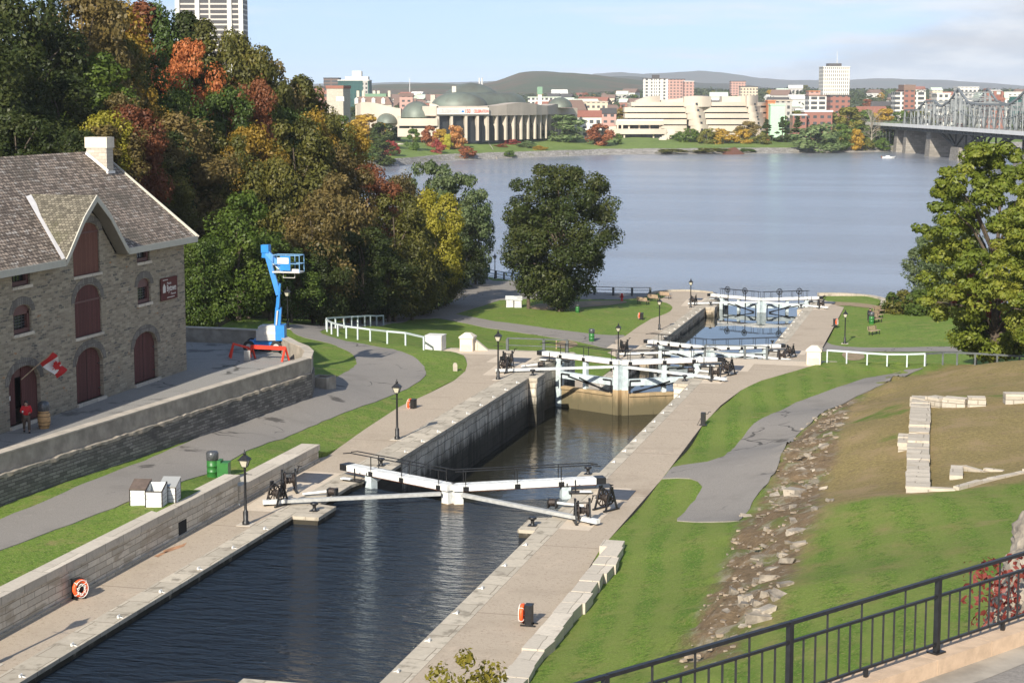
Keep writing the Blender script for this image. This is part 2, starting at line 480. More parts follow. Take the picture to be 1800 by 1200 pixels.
def watermat(name, base, s1, b1, s2=None, b2=0.0, rough=0.05, stretch=(1, 1, 1), streak=None, dist=0.1):
    m, nt, bs = nodes_of(name)
    bs.inputs['Base Color'].default_value = c4(base)
    bs.inputs['Roughness'].default_value = rough
    bs.inputs['IOR'].default_value = 1.33
    h = noise_out(nt, s1, 3, 0.5, None, stretch, 0.4)
    ml = nn(nt, 'ShaderNodeMath', operation='MULTIPLY'); ml.inputs[1].default_value = b1; nt.links.new(h, ml.inputs[0])
    o = ml.outputs[0]
    if s2:
        h2 = noise_out(nt, s2, 4, 0.6, None, stretch, 0.2)
        m2 = nn(nt, 'ShaderNodeMath', operation='MULTIPLY_ADD'); m2.inputs[1].default_value = b2; nt.links.new(h2, m2.inputs[0]); nt.links.new(o, m2.inputs[2]); o = m2.outputs[0]
    b = nn(nt, 'ShaderNodeBump'); b.inputs['Strength'].default_value = 1.0; b.inputs['Distance'].default_value = dist
    nt.links.new(o, b.inputs['Height']); nt.links.new(b.outputs[0], bs.inputs['Normal'])
    if streak:                                         # calmer and rougher lanes drawn by the wind
        sn = noise_out(nt, streak[0], 5, 0.6, None, streak[1])
        nt.links.new(mapr(nt, sn, 0.35, 0.65, streak[2], streak[3]), b.inputs['Strength'])
    MATS[name] = m
    return m
# ------------------------------------------------------------------ the materials of the place
M = MATS
ground('lawn', [(0.140, 0.218, 0.030), ((0.095, 0.175, 0.022), 0.22, 0.44, 0.68), ((0.215, 0.220, 0.062), 0.6, 0.50, 0.70), ((0.085, 0.140, 0.020), 3.4, 0.48, 0.66), ((0.26, 0.27, 0.085), 11.0, 0.52, 0.64), ((0.26, 0.20, 0.09), 0.23, 0.63, 0.76)], [8.0], bmp=0.9, bscale=7)
ground('asphalt_path', [(0.255, 0.232, 0.205), ((0.215, 0.195, 0.172), 0.35, 0.50, 0.72), ((0.10, 0.09, 0.08), 0.26, 0.62, 0.68), ((0.30, 0.275, 0.24), 1.3, 0.6, 0.8)], [18.0], bmp=0.15, bscale=30, crack=(0.085, 0.078, 0.07))
ground('asphalt_terrace', [(0.29, 0.275, 0.25), ((0.15, 0.14, 0.13), 0.27, 0.56, 0.64), ((0.34, 0.32, 0.29), 0.8, 0.55, 0.8)], [14.0], bmp=0.15, bscale=30, crack=(0.10, 0.095, 0.085))
ground('exposed_aggregate', [(0.45, 0.37, 0.28), ((0.385, 0.315, 0.235), 0.35, 0.48, 0.74), ((0.52, 0.42, 0.315), 0.9, 0.55, 0.78), ((0.29, 0.22, 0.155), 0.16, 0.62, 0.76), ((0.33, 0.26, 0.19), 7.0, 0.52, 0.70)], [30.0], bmp=0.2, bscale=40, joint=(5.6, (0.22, 0.17, 0.12)))
ground('forest_floor', [(0.055, 0.045, 0.022), ((0.035, 0.05, 0.014), 0.3, 0.48, 0.6), ((0.10, 0.06, 0.025), 0.8, 0.58, 0.7)], [2.0], bmp=0.8, bscale=4)
ground('dirt', [(0.30, 0.225, 0.14), ((0.15, 0.15, 0.05), 0.8, 0.55, 0.7)], [4.0], bmp=0.4, bscale=10)
blocks('cream_paving', (0.66, 0.55, 0.42), (0.40, 0.33, 0.25), 1.5, 0.9, var=0.10, msize=0.018, tints=(((0.50, 0.40, 0.29), 0.7, 0.55, 0.75),), bmp=0.2)
blocks('coping_stone', (0.52, 0.455, 0.355), (0.24, 0.20, 0.15), 1.6, 1.5, var=0.16, msize=0.025, tints=(((0.26, 0.225, 0.17), 1.1, 0.52, 0.68), ((0.60, 0.53, 0.42), 0.6, 0.55, 0.75)), bmp=0.3)
blocks('lock_ashlar', (0.72, 0.64, 0.52), (0.10, 0.085, 0.065), 1.35, 0.62, var=0.16, msize=0.022, stain=((0.07, 0.062, 0.05), 0.50), tints=(((0.40, 0.33, 0.24), 0.9, 0.5, 0.7),), low_dark=(5.2, 6.5, (0.026, 0.024, 0.016)), bmp=0.4)
blocks('lock_ashlar_wet', (0.30, 0.26, 0.20), (0.05, 0.045, 0.035), 1.35, 0.6, low_dark=(7.2, 7.7, (0.03, 0.026, 0.018)))
blocks('lock_ashlar_low', (0.56, 0.47, 0.355), (0.12, 0.10, 0.08), 1.35, 0.6, var=0.15, msize=0.022, stain=((0.12, 0.105, 0.08), 0.52), tints=(((0.40, 0.29, 0.17), 0.9, 0.5, 0.7),), low_dark=(1.05, 1.55, (0.035, 0.030, 0.018)), bmp=0.4)
blocks('lawn_wall_stone', (0.66, 0.59, 0.48), (0.30, 0.255, 0.195), 1.1, 0.27, var=0.18, msize=0.018, stain=((0.42, 0.33, 0.23), 0.55), tints=(((0.48, 0.41, 0.31), -1.0, 0.52, 0.6),), bmp=0.4)
blocks('wall_top_stone', (0.60, 0.53, 0.43), (0.30, 0.26, 0.20), 1.7, 3.0, var=0.12, msize=0.02, tints=(((0.40, 0.34, 0.27), 0.8, 0.55, 0.75),), bmp=0.3)
blocks('terrace_rubble', (0.225, 0.21, 0.185), (0.11, 0.10, 0.09), 0.62, 0.17, var=0.45, msize=0.02, tints=(((0.26, 0.24, 0.20), -1.0, 0.62, 0.7), ((0.09, 0.085, 0.08), 0.35, 0.5, 0.7)), bmp=1.0)
blocks('museum_stone', (0.35, 0.295, 0.215), (0.37, 0.32, 0.245), 0.48, 0.155, var=0.34, msize=0.02, tints=(((0.12, 0.112, 0.10), -1.0, 0.58, 0.64), ((0.40, 0.20, 0.09), -1.3, 0.68, 0.72), ((0.36, 0.30, 0.21), 0.5, 0.5, 0.75)), bmp=0.9)
blocks('arch_stone', (0.20, 0.18, 0.155), (0.12, 0.105, 0.09), 0.22, 0.5, var=0.25, msize=0.02, bmp=0.5)
blocks('chimney_stone', (0.52, 0.46, 0.38), (0.36, 0.31, 0.25), 0.5, 0.2, var=0.14, msize=0.015, bmp=0.5)
blocks('shingles', (0.30, 0.235, 0.18), (0.065, 0.05, 0.038), 0.30, 0.24, var=0.60, msize=0.030, tints=(((0.52, 0.46, 0.39), -1.0, 0.58, 0.63), ((0.15, 0.13, 0.095), 0.3, 0.5, 0.75)), bmp=0.8, rough=0.75)
blocks('mossy_shingles', (0.175, 0.155, 0.115), (0.07, 0.06, 0.045), 0.22, 0.19, var=0.5, msize=0.018, tints=(((0.30, 0.27, 0.20), -1.0, 0.62, 0.68), ((0.12, 0.12, 0.06), 0.4, 0.5, 0.75)), bmp=0.8, rough=0.8)
blocks('bridge_stone', (0.27, 0.245, 0.21), (0.16, 0.15, 0.135), 2.2, 0.9, var=0.25, msize=0.05, tints=(((0.20, 0.18, 0.155), 0.15, 0.5, 0.7),), bmp=0.3)
blocks('ruin_stone', (0.50, 0.45, 0.37), (0.27, 0.235, 0.185), 0.95, 0.28, var=0.15, msize=0.03, tints=(((0.46, 0.40, 0.31), 0.9, 0.5, 0.7),), bmp=0.6)
blocks('ruin_cap', (0.56, 0.49, 0.39), (0.30, 0.255, 0.195), 3.0, 0.95, var=0.14, msize=0.03, tints=(((0.45, 0.38, 0.28), 0.9, 0.5, 0.72),), bmp=0.6)
plain('concrete', (0.33, 0.29, 0.235), 0.85, var=0.25, scale=1.2, bmp=0.3)
plain('concrete_top', (0.46, 0.40, 0.32), 0.85, var=0.15, scale=1.5, bmp=0.2)
plain('pillar_stone', (0.68, 0.60, 0.48), 0.8, var=0.10, scale=2.5, bmp=0.25)
plain('white_block', (0.66, 0.64, 0.58), 0.75, var=0.10, scale=3, bmp=0.2)
plain('sandstone_kerb', (0.55, 0.40, 0.27), 0.8, var=0.12, scale=4, bmp=0.25)
plain('rock', (0.24, 0.205, 0.16), 0.9, var=0.4, scale=2.2, bmp=0.9)
plain('pale_rock', (0.33, 0.285, 0.225), 0.9, var=0.25, scale=2.5, bmp=0.8)
ground('white_paint', [(0.70, 0.70, 0.67), ((0.50, 0.49, 0.45), 1.6, 0.56, 0.78), ((0.42, 0.33, 0.24), 5.0, 0.70, 0.76)], [3.0], rough=0.55)
ground('timber_white', [(0.64, 0.65, 0.63), ((0.44, 0.43, 0.40), 1.8, 0.54, 0.76), ((0.36, 0.29, 0.21), 6.0, 0.68, 0.75)], [5.0], rough=0.65)
plain('timber_blue_grey', (0.50, 0.57, 0.58), 0.65, var=0.16, scale=3, bmp=0.2)
plain('timber_grey', (0.40, 0.40, 0.38), 0.7, var=0.14, scale=4)
plain('fence_paint', (0.50, 0.56, 0.565), 0.55, var=0.07, scale=3)
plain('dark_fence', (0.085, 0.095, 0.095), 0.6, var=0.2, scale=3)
plain('black_iron', (0.018, 0.018, 0.019), 0.42, 0.2, var=0.25, scale=8)
plain('worn_iron', (0.040, 0.030, 0.025), 0.6, 0.3, var=0.5, scale=9)
plain('rust', (0.17, 0.065, 0.03), 0.8, 0.1, var=0.4, scale=12)
plain('rust_stain', (0.40, 0.21, 0.11), 0.9, var=0.3, scale=3)
plain('plate_steel', (0.085, 0.085, 0.09), 0.5, 0.3, var=0.2, scale=4)
plain('maroon_paint', (0.118, 0.043, 0.038), 0.55, var=0.12, scale=1.5)
blocks('maroon_planks', (0.122, 0.046, 0.040), (0.05, 0.02, 0.018), 0.19, 12.0, var=0.14, msize=0.014, offset=0.0, rough=0.85, bmp=0.3)
blocks('brown_planks', (0.185, 0.080, 0.056), (0.09, 0.038, 0.03), 0.21, 12.0, var=0.12, msize=0.012, offset=0.0, rough=0.85, bmp=0.3)
plain('red_brown_paint', (0.18, 0.075, 0.052), 0.6, var=0.12, scale=1.5)
plain('sign_brown', (0.10, 0.018, 0.012), 0.85, var=0.06)
plain('cream_paint', (0.50, 0.47, 0.39), 0.55, var=0.05)
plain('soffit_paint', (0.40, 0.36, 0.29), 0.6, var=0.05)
plain('flashing', (0.78, 0.74, 0.70), 0.4, var=0.05)
plain('lift_blue', (0.025, 0.215, 0.56), 0.38, var=0.08)
plain('basket_paint', (0.16, 0.33, 0.52), 0.45, var=0.08)
plain('lift_grey', (0.50, 0.49, 0.46), 0.45, var=0.08)
plain('roof_felt', (0.13, 0.095, 0.075), 0.8, var=0.2)
plain('rubber', (0.02, 0.02, 0.02), 0.8, var=0.2)
plain('red_plastic', (0.72, 0.045, 0.02), 0.45, var=0.08)
plain('red_paint', (0.50, 0.025, 0.02), 0.45, var=0.1)
plain('orange_buoy', (0.85, 0.11, 0.025), 0.5, var=0.08)
plain('rope_white', (0.75, 0.73, 0.68), 0.8, var=0.08)
plain('bin_green', (0.028, 0.15, 0.03), 0.42, var=0.12)
plain('bin_lid', (0.10, 0.105, 0.11), 0.35, 0.4, var=0.3, scale=12)
plain('wood_plank', (0.36, 0.25, 0.15), 0.75, var=0.25, scale=6)
plain('bench_wood', (0.42, 0.30, 0.20), 0.7, var=0.2, scale=6)
plain('bark', (0.095, 0.072, 0.05), 0.9, var=0.35, scale=5, bmp=0.6)
plain('pale_bark', (0.30, 0.26, 0.21), 0.9, var=0.25, scale=3, bmp=0.4)
plain('skin', (0.50, 0.29, 0.20), 0.6, var=0.05)
plain('hair_dark', (0.02, 0.015, 0.012), 0.6, var=0.2)
plain('red_cloth', (0.58, 0.012, 0.018), 0.8, var=0.12, scale=8)
plain('brown_cloth', (0.105, 0.075, 0.055), 0.85, var=0.15, scale=8)
plain('black_cloth', (0.018, 0.018, 0.022), 0.85, var=0.2, scale=8)
plain('flag_white', (0.72, 0.70, 0.68), 0.8, var=0.04)
plain('flag_red', (0.45, 0.012, 0.014), 0.8, var=0.08)
plain('barrel_wood', (0.52, 0.31, 0.13), 0.6, var=0.15, scale=7)
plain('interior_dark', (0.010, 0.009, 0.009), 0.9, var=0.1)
plain('text_white', (0.66, 0.62, 0.56), 0.6, var=0.03)
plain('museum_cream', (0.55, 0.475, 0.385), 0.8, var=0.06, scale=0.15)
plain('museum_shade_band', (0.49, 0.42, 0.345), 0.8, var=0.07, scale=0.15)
plain('bridge_steel', (0.21, 0.225, 0.225), 0.55, 0.2, var=0.12, scale=0.5)
plain('bridge_dark', (0.035, 0.04, 0.04), 0.7, var=0.2, scale=0.5)  # dark copy of the steel, shade below the deck put into its colour
plain('bridge_white', (0.72, 0.71, 0.68), 0.6, var=0.06, scale=0.3)
def glassmat(name, c, rough=0.12):
    m, nt, bs = nodes_of(name)
    bs.inputs['Base Color'].default_value = c4(c); bs.inputs['Roughness'].default_value = rough
    bs.inputs['IOR'].default_value = 1.5; bs.inputs['Specular IOR Level'].default_value = 0.5
    MATS[name] = m
    return m
glassmat('window_glass', (0.018, 0.020, 0.022), 0.1)
glassmat('far_glass', (0.03, 0.034, 0.038), 0.2)
glassmat('lamp_glass', (0.50, 0.47, 0.36), 0.15)
glassmat('green_glass', (0.012, 0.085, 0.075), 0.15)
glassmat('clear_lid', (0.36, 0.36, 0.34), 0.15)
def copper():
    m, nt, bs = nodes_of('copper_roof')
    tc = nn(nt, 'ShaderNodeTexCoord')
    a = noise_out(nt, 0.03, 5, 0.6); b = noise_out(nt, 0.25, 4, 0.6, None, (1, 1, 0.15))
    col = mixc(nt, mapr(nt, a, 0.38, 0.62), (0.12, 0.125, 0.10), (0.175, 0.205, 0.165))
    col = mixc(nt, mapr(nt, b, 0.45, 0.75, 0, 0.5), col, (0.10, 0.09, 0.07))
    nt.links.new(col, bs.inputs['Base Color']); bs.inputs['Roughness'].default_value = 0.55; bs.inputs['Metallic'].default_value = 0.15
    MATS['copper_roof'] = m
copper()
def gateplank():                                       # planking, washed brown above and slimy near the water
    m, nt, bs = nodes_of('gate_plank')
    ge = nn(nt, 'ShaderNodeNewGeometry'); sp = nn(nt, 'ShaderNodeSeparateXYZ'); nt.links.new(ge.outputs['Position'], sp.inputs[0])
    a = noise_out(nt, 1.0, 6, 0.65, None, (1.5, 1.5, 0.5)); b = noise_out(nt, 2.2, 6, 0.7, None, (1.6, 1.6, 0.25))
    ad = nn(nt, 'ShaderNodeMath', operation='MULTIPLY_ADD'); ad.inputs[1].default_value = 1.4; nt.links.new(a, ad.inputs[0]); nt.links.new(sp.outputs['Z'], ad.inputs[2])
    col = mixc(nt, mapr(nt, ad.outputs[0], 5.2, 6.8), (0.125, 0.105, 0.055), (0.50, 0.355, 0.195))
    col = mixc(nt, mapr(nt, b, 0.56, 0.70, 0, 0.7), col, (0.075, 0.060, 0.035))
    nt.links.new(col, bs.inputs['Base Color']); bs.inputs['Roughness'].default_value = 0.8
    bump(nt, bs, b, 0.4, 0.03)
    MATS['gate_plank'] = m
gateplank()
watermat('lock_water', (0.014, 0.022, 0.034), 1.15, 1.0, 3.0, 0.50, 0.03, (0.55, 1.5, 1), dist=0.55)
watermat('lock_water_brown', (0.022, 0.021, 0.013), 0.9, 0.30, 2.6, 0.10, 0.04, (0.7, 1.3, 1), dist=0.14)
watermat('calm_water', (0.020, 0.024, 0.022), 0.25, 0.05, 1.5, 0.010, 0.02, (1, 1, 1), dist=0.12)
watermat('river_water', (0.215, 0.228, 0.252), 0.55, 0.9, 2.2, 0.5, 0.22, (0.7, 1.5, 1), streak=(0.014, (0.30, 2.2, 1), 0.12, 1.0), dist=0.24)

def slope_lawn():                                      # green lawn, dry turf and stony bank in one ground, by where the turf thins
    m, nt, bs = nodes_of('slope_lawn')
    def lay(base, layers, sc):
        f = noise_out(nt, sc, 8, 0.68); o = mixc(nt, mapr(nt, f, .28, .72), tuple(x*.72 for x in base), tuple(x*1.28 for x in base))
        for c, s_, lo, hi in layers: o = mixc(nt, mapr(nt, noise_out(nt, s_, 7, .65), lo, hi), o, c)
        return o
    g = lay(*LAWN)
    g = stripe(nt, g, (0.99, 0.13, 0), 1.7, (0.205, 0.245, 0.058), 0.55)
    d = lay((0.265, 0.205, 0.085), [((0.125, 0.180, 0.030), .12, .56, .64), ((0.33, 0.24, 0.125), .35, .48, .68), ((0.20, 0.145, 0.075), 1.4, .55, .75)], 6.0)
    r = lay((0.20, 0.14, 0.08), [((0.15, 0.17, 0.045), .45, .50, .62), ((0.31, 0.26, 0.195), .9, .50, .66), ((0.085, 0.06, 0.04), 1.1, .60, .75), ((0.38, 0.33, 0.26), 4.0, .60, .70)], 3.0)
    def mask(nm, sc, k):
        a = nn(nt, 'ShaderNodeAttribute', attribute_name=nm); f = noise_out(nt, sc, 6, .65)
        q = nn(nt, 'ShaderNodeMath', operation='MULTIPLY_ADD'); q.inputs[1].default_value = k; nt.links.new(f, q.inputs[0]); nt.links.new(a.outputs['Fac'], q.inputs[2])
        return mapr(nt, q.outputs[0], .5+k*.5-.22, .5+k*.5+.22)
    o = mixc(nt, mask('dry', .5, 1.1), g, d); o = mixc(nt, mask('rubble', .8, .9), o, r)
    nt.links.new(o, bs.inputs['Base Color']); bs.inputs['Roughness'].default_value = .9; bs.inputs['Specular IOR Level'].default_value = .15
    bump(nt, bs, noise_out(nt, 7, 6, .75), .9, .10)
    MATS['slope_lawn'] = m
def stripe(nt, out, d, wd, c, st):
    g = nn(nt, 'ShaderNodeNewGeometry'); dt = nn(nt, 'ShaderNodeVectorMath', operation='DOT_PRODUCT'); dt.inputs[1].default_value = d
    nt.links.new(g.outputs['Position'], dt.inputs[0])
    wob = nn(nt, 'ShaderNodeMath', operation='MULTIPLY_ADD'); wob.inputs[1].default_value = 1.6; nt.links.new(noise_out(nt, .3, 3), wob.inputs[0]); nt.links.new(dt.outputs['Value'], wob.inputs[2])
    ml = nn(nt, 'ShaderNodeMath', operation='MULTIPLY'); ml.inputs[1].default_value = 2*math.pi/wd; sn = nn(nt, 'ShaderNodeMath', operation='SINE')
    nt.links.new(wob.outputs[0], ml.inputs[0]); nt.links.new(ml.outputs[0], sn.inputs[0])
    return mixc(nt, mapr(nt, sn.outputs[0], -.8, .8, 0, st), out, c)
LAWN = ((0.140, 0.222, 0.030), [((0.095, 0.180, 0.022), .22, .44, .68), ((0.215, 0.220, 0.062), .6, .50, .70), ((0.085, 0.140, 0.020), 3.4, .48, .66), ((0.26, 0.27, 0.085), 11.0, .52, .64), ((0.24, 0.21, 0.08), .23, .70, .84)], 8.0)
slope_lawn()
# ------------------------------------------------------------------ terrain
class Surf:                                            # a smooth surface through spot heights
    def __init__(s, pts, c=4.0):
        P = np.array(pts, float); s.P = P[:, :2]; s.c = c
        n = len(P); d = np.sqrt(((s.P[:, None] - s.P[None])**2).sum(-1) + c*c)
        A = np.zeros((n+1, n+1)); A[:n, :n] = d; A[:n, n] = 1; A[n, :n] = 1
        s.w = np.linalg.solve(A, np.append(P[:, 2], 0))
    def arr(s, X, Y):
        out = np.full(len(X), s.w[-1])
        for k in range(len(s.P)):
            out += s.w[k]*np.sqrt((X - s.P[k, 0])**2 + (Y - s.P[k, 1])**2 + s.c**2)
        return out
    def __call__(s, x, y):
        return float(s.arr(np.array([x]), np.array([y]))[0])

ZA, ZB, ZW = 7.4, 2.2, 1.0                             # upper quay, lower quay, river
ZT = 10.0                                              # museum terrace
hL = Surf([(-35.3,30,8.8),(-35.3,55,8.78),(-35.3,68,8.78),(-35.3,81,8.75),(-35.3,86,8.1),(-35.3,93,7.95),(-35.4,97,7.5),(-36.2,104,7.42),(-36.4,112,7.42),(-35.9,118,7.42),(-35.9,124,7.42),(-37.2,132,7.42),(-39.6,137.7,7.42),(-42,139,7.4),
           (-44,30,8.7),(-44,60,8.62),(-44.2,75,8.55),(-43,90,8.55),(-41.1,109,8.5),(-42.3,114,8.4),(-38.5,90,8.35),(-38.5,102,7.95),(-38.5,118,7.6),(-38.7,126,7.5),(-44,122,8.0),(-46,130,7.8),
           (-43.2,141,7.3),(-47,142.9,7.2),(-50.2,144.6,7.2),(-52.6,146.5,7.2),(-54.9,149.7,7.1),(-53.9,144.8,7.4),(-50,138,7.7),(-58,149,7.7),(-57,158,6.4),(-55.5,165,5.7),(-61,172,5.0),(-58,180,4.0),
           (-50,160,5.4),(-45,160,3.9),(-41,160,2.9),(-46,151,5.6),(-40.5,148,3.0),(-36,146,2.2),(-32,142,2.15),(-33,160,2.15),(-33,178,2.12),(-34,205,2.12),(-34,232,2.12),(-43.5,178,2.5),(-50,172,3.8),
           (-50,194,2.6),(-47,209,2.65),(-60,203,2.6),(-66,227,2.4),(-57,234,2.25),(-70,253,2.2),(-45,230,2.15),(-63,192,3.0),(-52,186,2.7),(-76,262,2.2),(-90,285,2.3),
           (-52,90,8.7),(-52,110,8.7),(-58,122,9.0),(-52,30,8.8)], 5.0)
_edge = [(-57,30),(-57,90),(-58,118),(-60,135),(-63,150),(-67,172),(-66,188),(-64,200),(-70,222),(-78,240),(-84,262),(-104,292),(-150,330),(-240,380)]   # foot of the wooded hill
def _foot(X, Y):                                       # distance uphill from the foot of the hill (negative on the flat)
    ys = np.array([e[1] for e in _edge]); xs = np.array([e[0] for e in _edge])
    return (np.interp(Y, ys, xs) - X)
def hillarr(X, Y):
    d = np.maximum(_foot(X, Y), 0)
    gain = np.interp(Y, [30, 150, 200, 235, 270, 330], [1.0, 1.0, 0.85, 0.62, 0.45, 0.3])
    return 30*(1 - np.exp(-d/34.0))*gain
def hLarr(X, Y):
    base = hL.arr(np.clip(X, -95, 0), Y)
    return np.where(_foot(X, Y) > 0, np.clip(base, 2.0, 9.5), base) + hillarr(X, Y)
def hLf(x, y): return float(hLarr(np.array([x]), np.array([y]))[0])

hR = Surf([(-15.3,45,7.42),(-15.4,60,7.42),(-15.6,78,7.42),(-15.5,94,7.42),(-15.7,112,7.42),(-15,126,7.42),(-11,138.6,7.42),(-10.5,139.6,7.4),(-6,138.3,7.4),(-1,140.4,7.4),(6,142,7.4),
           (-13.3,84,7.5),(-10.3,85,7.75),(-10,105,7.7),(-8.6,118,7.6),(-4.1,134,7.45),(-12.3,66,7.8),(-11.2,72,7.95),(-10.2,60,8.5),(-9,50,9.0),(-13,50,7.9),
           (-6.6,62,10.3),(-6.2,77,10.0),(-6.6,98,9.5),(-5.5,110,9.2),(-3,122,8.7),(-8.9,92,8.3),(-8.9,76,8.6),
           (-2.5,80.5,10.4),(-3.2,106,10.2),(1,107,10.5),(-2,92,10.4),(3,92,10.8),(-3,66,10.8),(-4,54,11.0),(2,54,12.4),(6,60,13.0),(8,80,11.8),(6,118,10.5),(1,124,9.9),(-1,131,8.3),(4,133,8.8),(12,125,10.5),(12,100,12),(14,60,15),(-1,46,12.0),(5,46,13.6),(-8,44,9.8)], 2.5)
def hRarr(X, Y):
    z = hR.arr(X, Y)
    return z
def hRf(x, y): return hR(x, y)
hB = Surf([(-14.9,140,2.15),(-14.9,180,2.15),(-14.9,223,2.15),(-11,234,2.2),(-5,222,2.3),(-1,190,2.3),(-10,160,2.2),(5,190,3.0),(20,190,4.5),(5,225,2.8),(10,150,3.0),(25,160,6),(30,225,6)], 4.0)
def hBarr(X, Y): return hB.arr(X, Y)

def inpoly(X, Y, poly):
    ins = np.zeros(len(X), bool); n = len(poly)
    for i in range(n):
        x0, y0 = poly[i][:2]; x1, y1 = poly[(i+1) % n][:2]
        if y0 == y1: continue
        c = ((y0 > Y) != (y1 > Y)) & (X < (x1-x0)*(Y-y0)/(y1-y0) + x0)
        ins ^= c
    return ins
def smooth_poly(poly, it=2):                           # rounds the corners of an outline
    for _ in range(it):
        q = []
        n = len(poly)
        for i in range(n):
            a, b = poly[i], poly[(i+1) % n]
            q += [(a[0]*.75+b[0]*.25, a[1]*.75+b[1]*.25), (a[0]*.25+b[0]*.75, a[1]*.25+b[1]*.75)]
        poly = q
    return poly
def patch(name, poly, harr, sp, mat, dz=0.0, jit=0.0, rough=None, skirt=0.0):
    poly = [tuple(p[:2]) for p in poly]
    B = []
    n = len(poly)
    for i in range(n):
        a, b = poly[i], poly[(i+1) % n]
        L = math.hypot(b[0]-a[0], b[1]-a[1]); k = max(1, int(L/sp))
        for j in range(k):
            t = j/k; B.append((a[0]+(b[0]-a[0])*t, a[1]+(b[1]-a[1])*t))
    if jit:
        rj = random.Random(5)
        B = [(x+rj.uniform(-jit, jit), y+rj.uniform(-jit, jit)) for x, y in B]
    bx = np.array(B)
    gx, gy = np.meshgrid(np.arange(bx[:,0].min()+sp*.5, bx[:,0].max(), sp), np.arange(bx[:,1].min()+sp*.5, bx[:,1].max(), sp))
    gx = gx.ravel(); gy = gy.ravel()
    ins = inpoly(gx, gy, B)
    pts = [Vector(p) for p in B] + [Vector((x, y)) for x, y in zip(gx[ins], gy[ins])]
    nb = len(B)
    res = delaunay_2d_cdt(pts, [(i, (i+1) % nb) for i in range(nb)], [], 0, 1e-5)
    vs, fs = res[0], res[2]
    XY = np.array([(v.x, v.y) for v in vs])
    F = np.array([list(f) for f in fs])
    cen = XY[F].mean(1)
    F = F[inpoly(cen[:,0], cen[:,1], B)]
    Z = harr(XY[:,0], XY[:,1]) + dz
    if rough is not None: Z = rough(XY[:,0], XY[:,1], Z)
    a = XY[F]; ar = (a[:,1,0]-a[:,0,0])*(a[:,2,1]-a[:,0,1]) - (a[:,2,0]-a[:,0,0])*(a[:,1,1]-a[:,0,1])
    F[ar < 0] = F[ar < 0][:, ::-1]
    V = [(x, y, z) for (x, y), z in zip(XY, Z)]; FS = [tuple(int(i) for i in f) for f in F]
    mb = MB(); mb.add(V, FS, True)
    if skirt:
        zb = harr(bx[:,0], bx[:,1]) + dz
        for i in range(nb):
            j = (i+1) % nb
            mb.add([(B[i][0],B[i][1],zb[i]),(B[j][0],B[j][1],zb[j]),(B[j][0],B[j][1],zb[j]-skirt),(B[i][0],B[i][1],zb[i]-skirt)], [(0,1,2,3)])
    o = mb.build(name, mat, uv=False)
    return structure(o)
def flat(z): return lambda X, Y: np.full(len(X), z)
def pts_on(px, h): return [hit(x, y, h) for x, y in px]

# left of the locks
quayL = [(-32.6,25),(-35.0,25),(-35.0,93.4),(-36.0,93.4),(-36.0,95.2),(-35.05,95.5),(-35.7,104),(-36.15,112.2),(-35.85,118),(-35.75,124),(-36.2,128.5),(-37.0,131.9),(-38.2,135.2),(-39.5,137.7),(-39.5,139.6),(-32.6,139.6)]
quayR = [(-18.5,25),(-18.5,139.6),(-10.9,139.6),(-11.1,138.45),(-13,133.3),(-14.4,129.3),(-15.3,124.5),(-15.8,118),(-15.9,110),(-15.65,94.2),(-15.8,78.3),(-15.4,71),(-15.2,25)]
lawnL = [(-35.45,25),(-35.45,94.4)] + [(x-.0, y) for x, y in quayL[5:14]] + [(-39.5,139.9),(-32.5,139.9),(-32.5,235.6),(-33.3,236.4),(-37,237.3),(-39.4,235.2),(-40.3,231.6),(-45,230.6),(-57,240.5),(-70.5,252.6),(-76,260),(-84,262),(-64,200),(-66,188),(-67,172),(-63,150),(-60,135),(-58,118),(-57,90),(-57,30),(-57,25)]
patch('lawn', lawnL, hLarr, 1.5, M['lawn'], skirt=.6)
patch('hill', [(-57,25),(-57,90),(-58,118),(-60,135),(-63,150),(-67,172),(-66,188),(-64,200),(-84,262),(-76,260),(-100,284),(-150,322),(-240,372),(-330,372),(-330,25)], hLarr, 5.0, M['forest_floor'], 0.0)
def road(name, px, h, harr, sp, mat, dz, jit=0.06, rough=None):
    return patch(name, [tuple(p[:2]) for p in pts_on(px, h)], harr, sp, mat, dz, jit, rough, skirt=0.06)
road('path', [(-60,940),(0,913),(100,872),(200,830),(300,790),(400,748),(483,712),(560,677),(590,664),(613,652),(627,640),(626,630),(612,617),(595,610),(577,603),(556,598),(535,594),(520,588),(508,578),(500,573),
              (560,571),(620,565),(700,553),(760,545),(795,530),(800,515),(796,500),(806,490),(826,479),(838,481),(858,490),(868,494),(920,494),(980,511),(1050,515),(1140,515.5),(1143,519),(1128,523),(1095,526.5),(1000,526),(935,525),(880,527.5),(850,537),(800,552),(870,565),(960,577),(1040,587),(1075,589.5),(1097,589),(1104,600),(1098,621),(1060,611),(1010,599),(940,588.5),(850,575.5),(770,559.5),(722,561),(680,570),(640,574),(600,576.5),(573,578.5),(562,583),(565,587),(578,591),(610,600),(650,607.5),(690,614),(715,622),(735,632),(747,645),(748,658),(738,671),(715,684),(690,695),(640,713),(567,741),(483,775),(400,813),(300,854),(200,893),(100,930),(0,968),(-60,990)], hLf, hLarr, 1.0, M['asphalt_path'], 0.035)
patch('pavement', quayL, flat(ZA), 3.0, M['exposed_aggregate'], 0.0)
patch('pavement', quayR, flat(ZA), 3.0, M['exposed_aggregate'], 0.0)
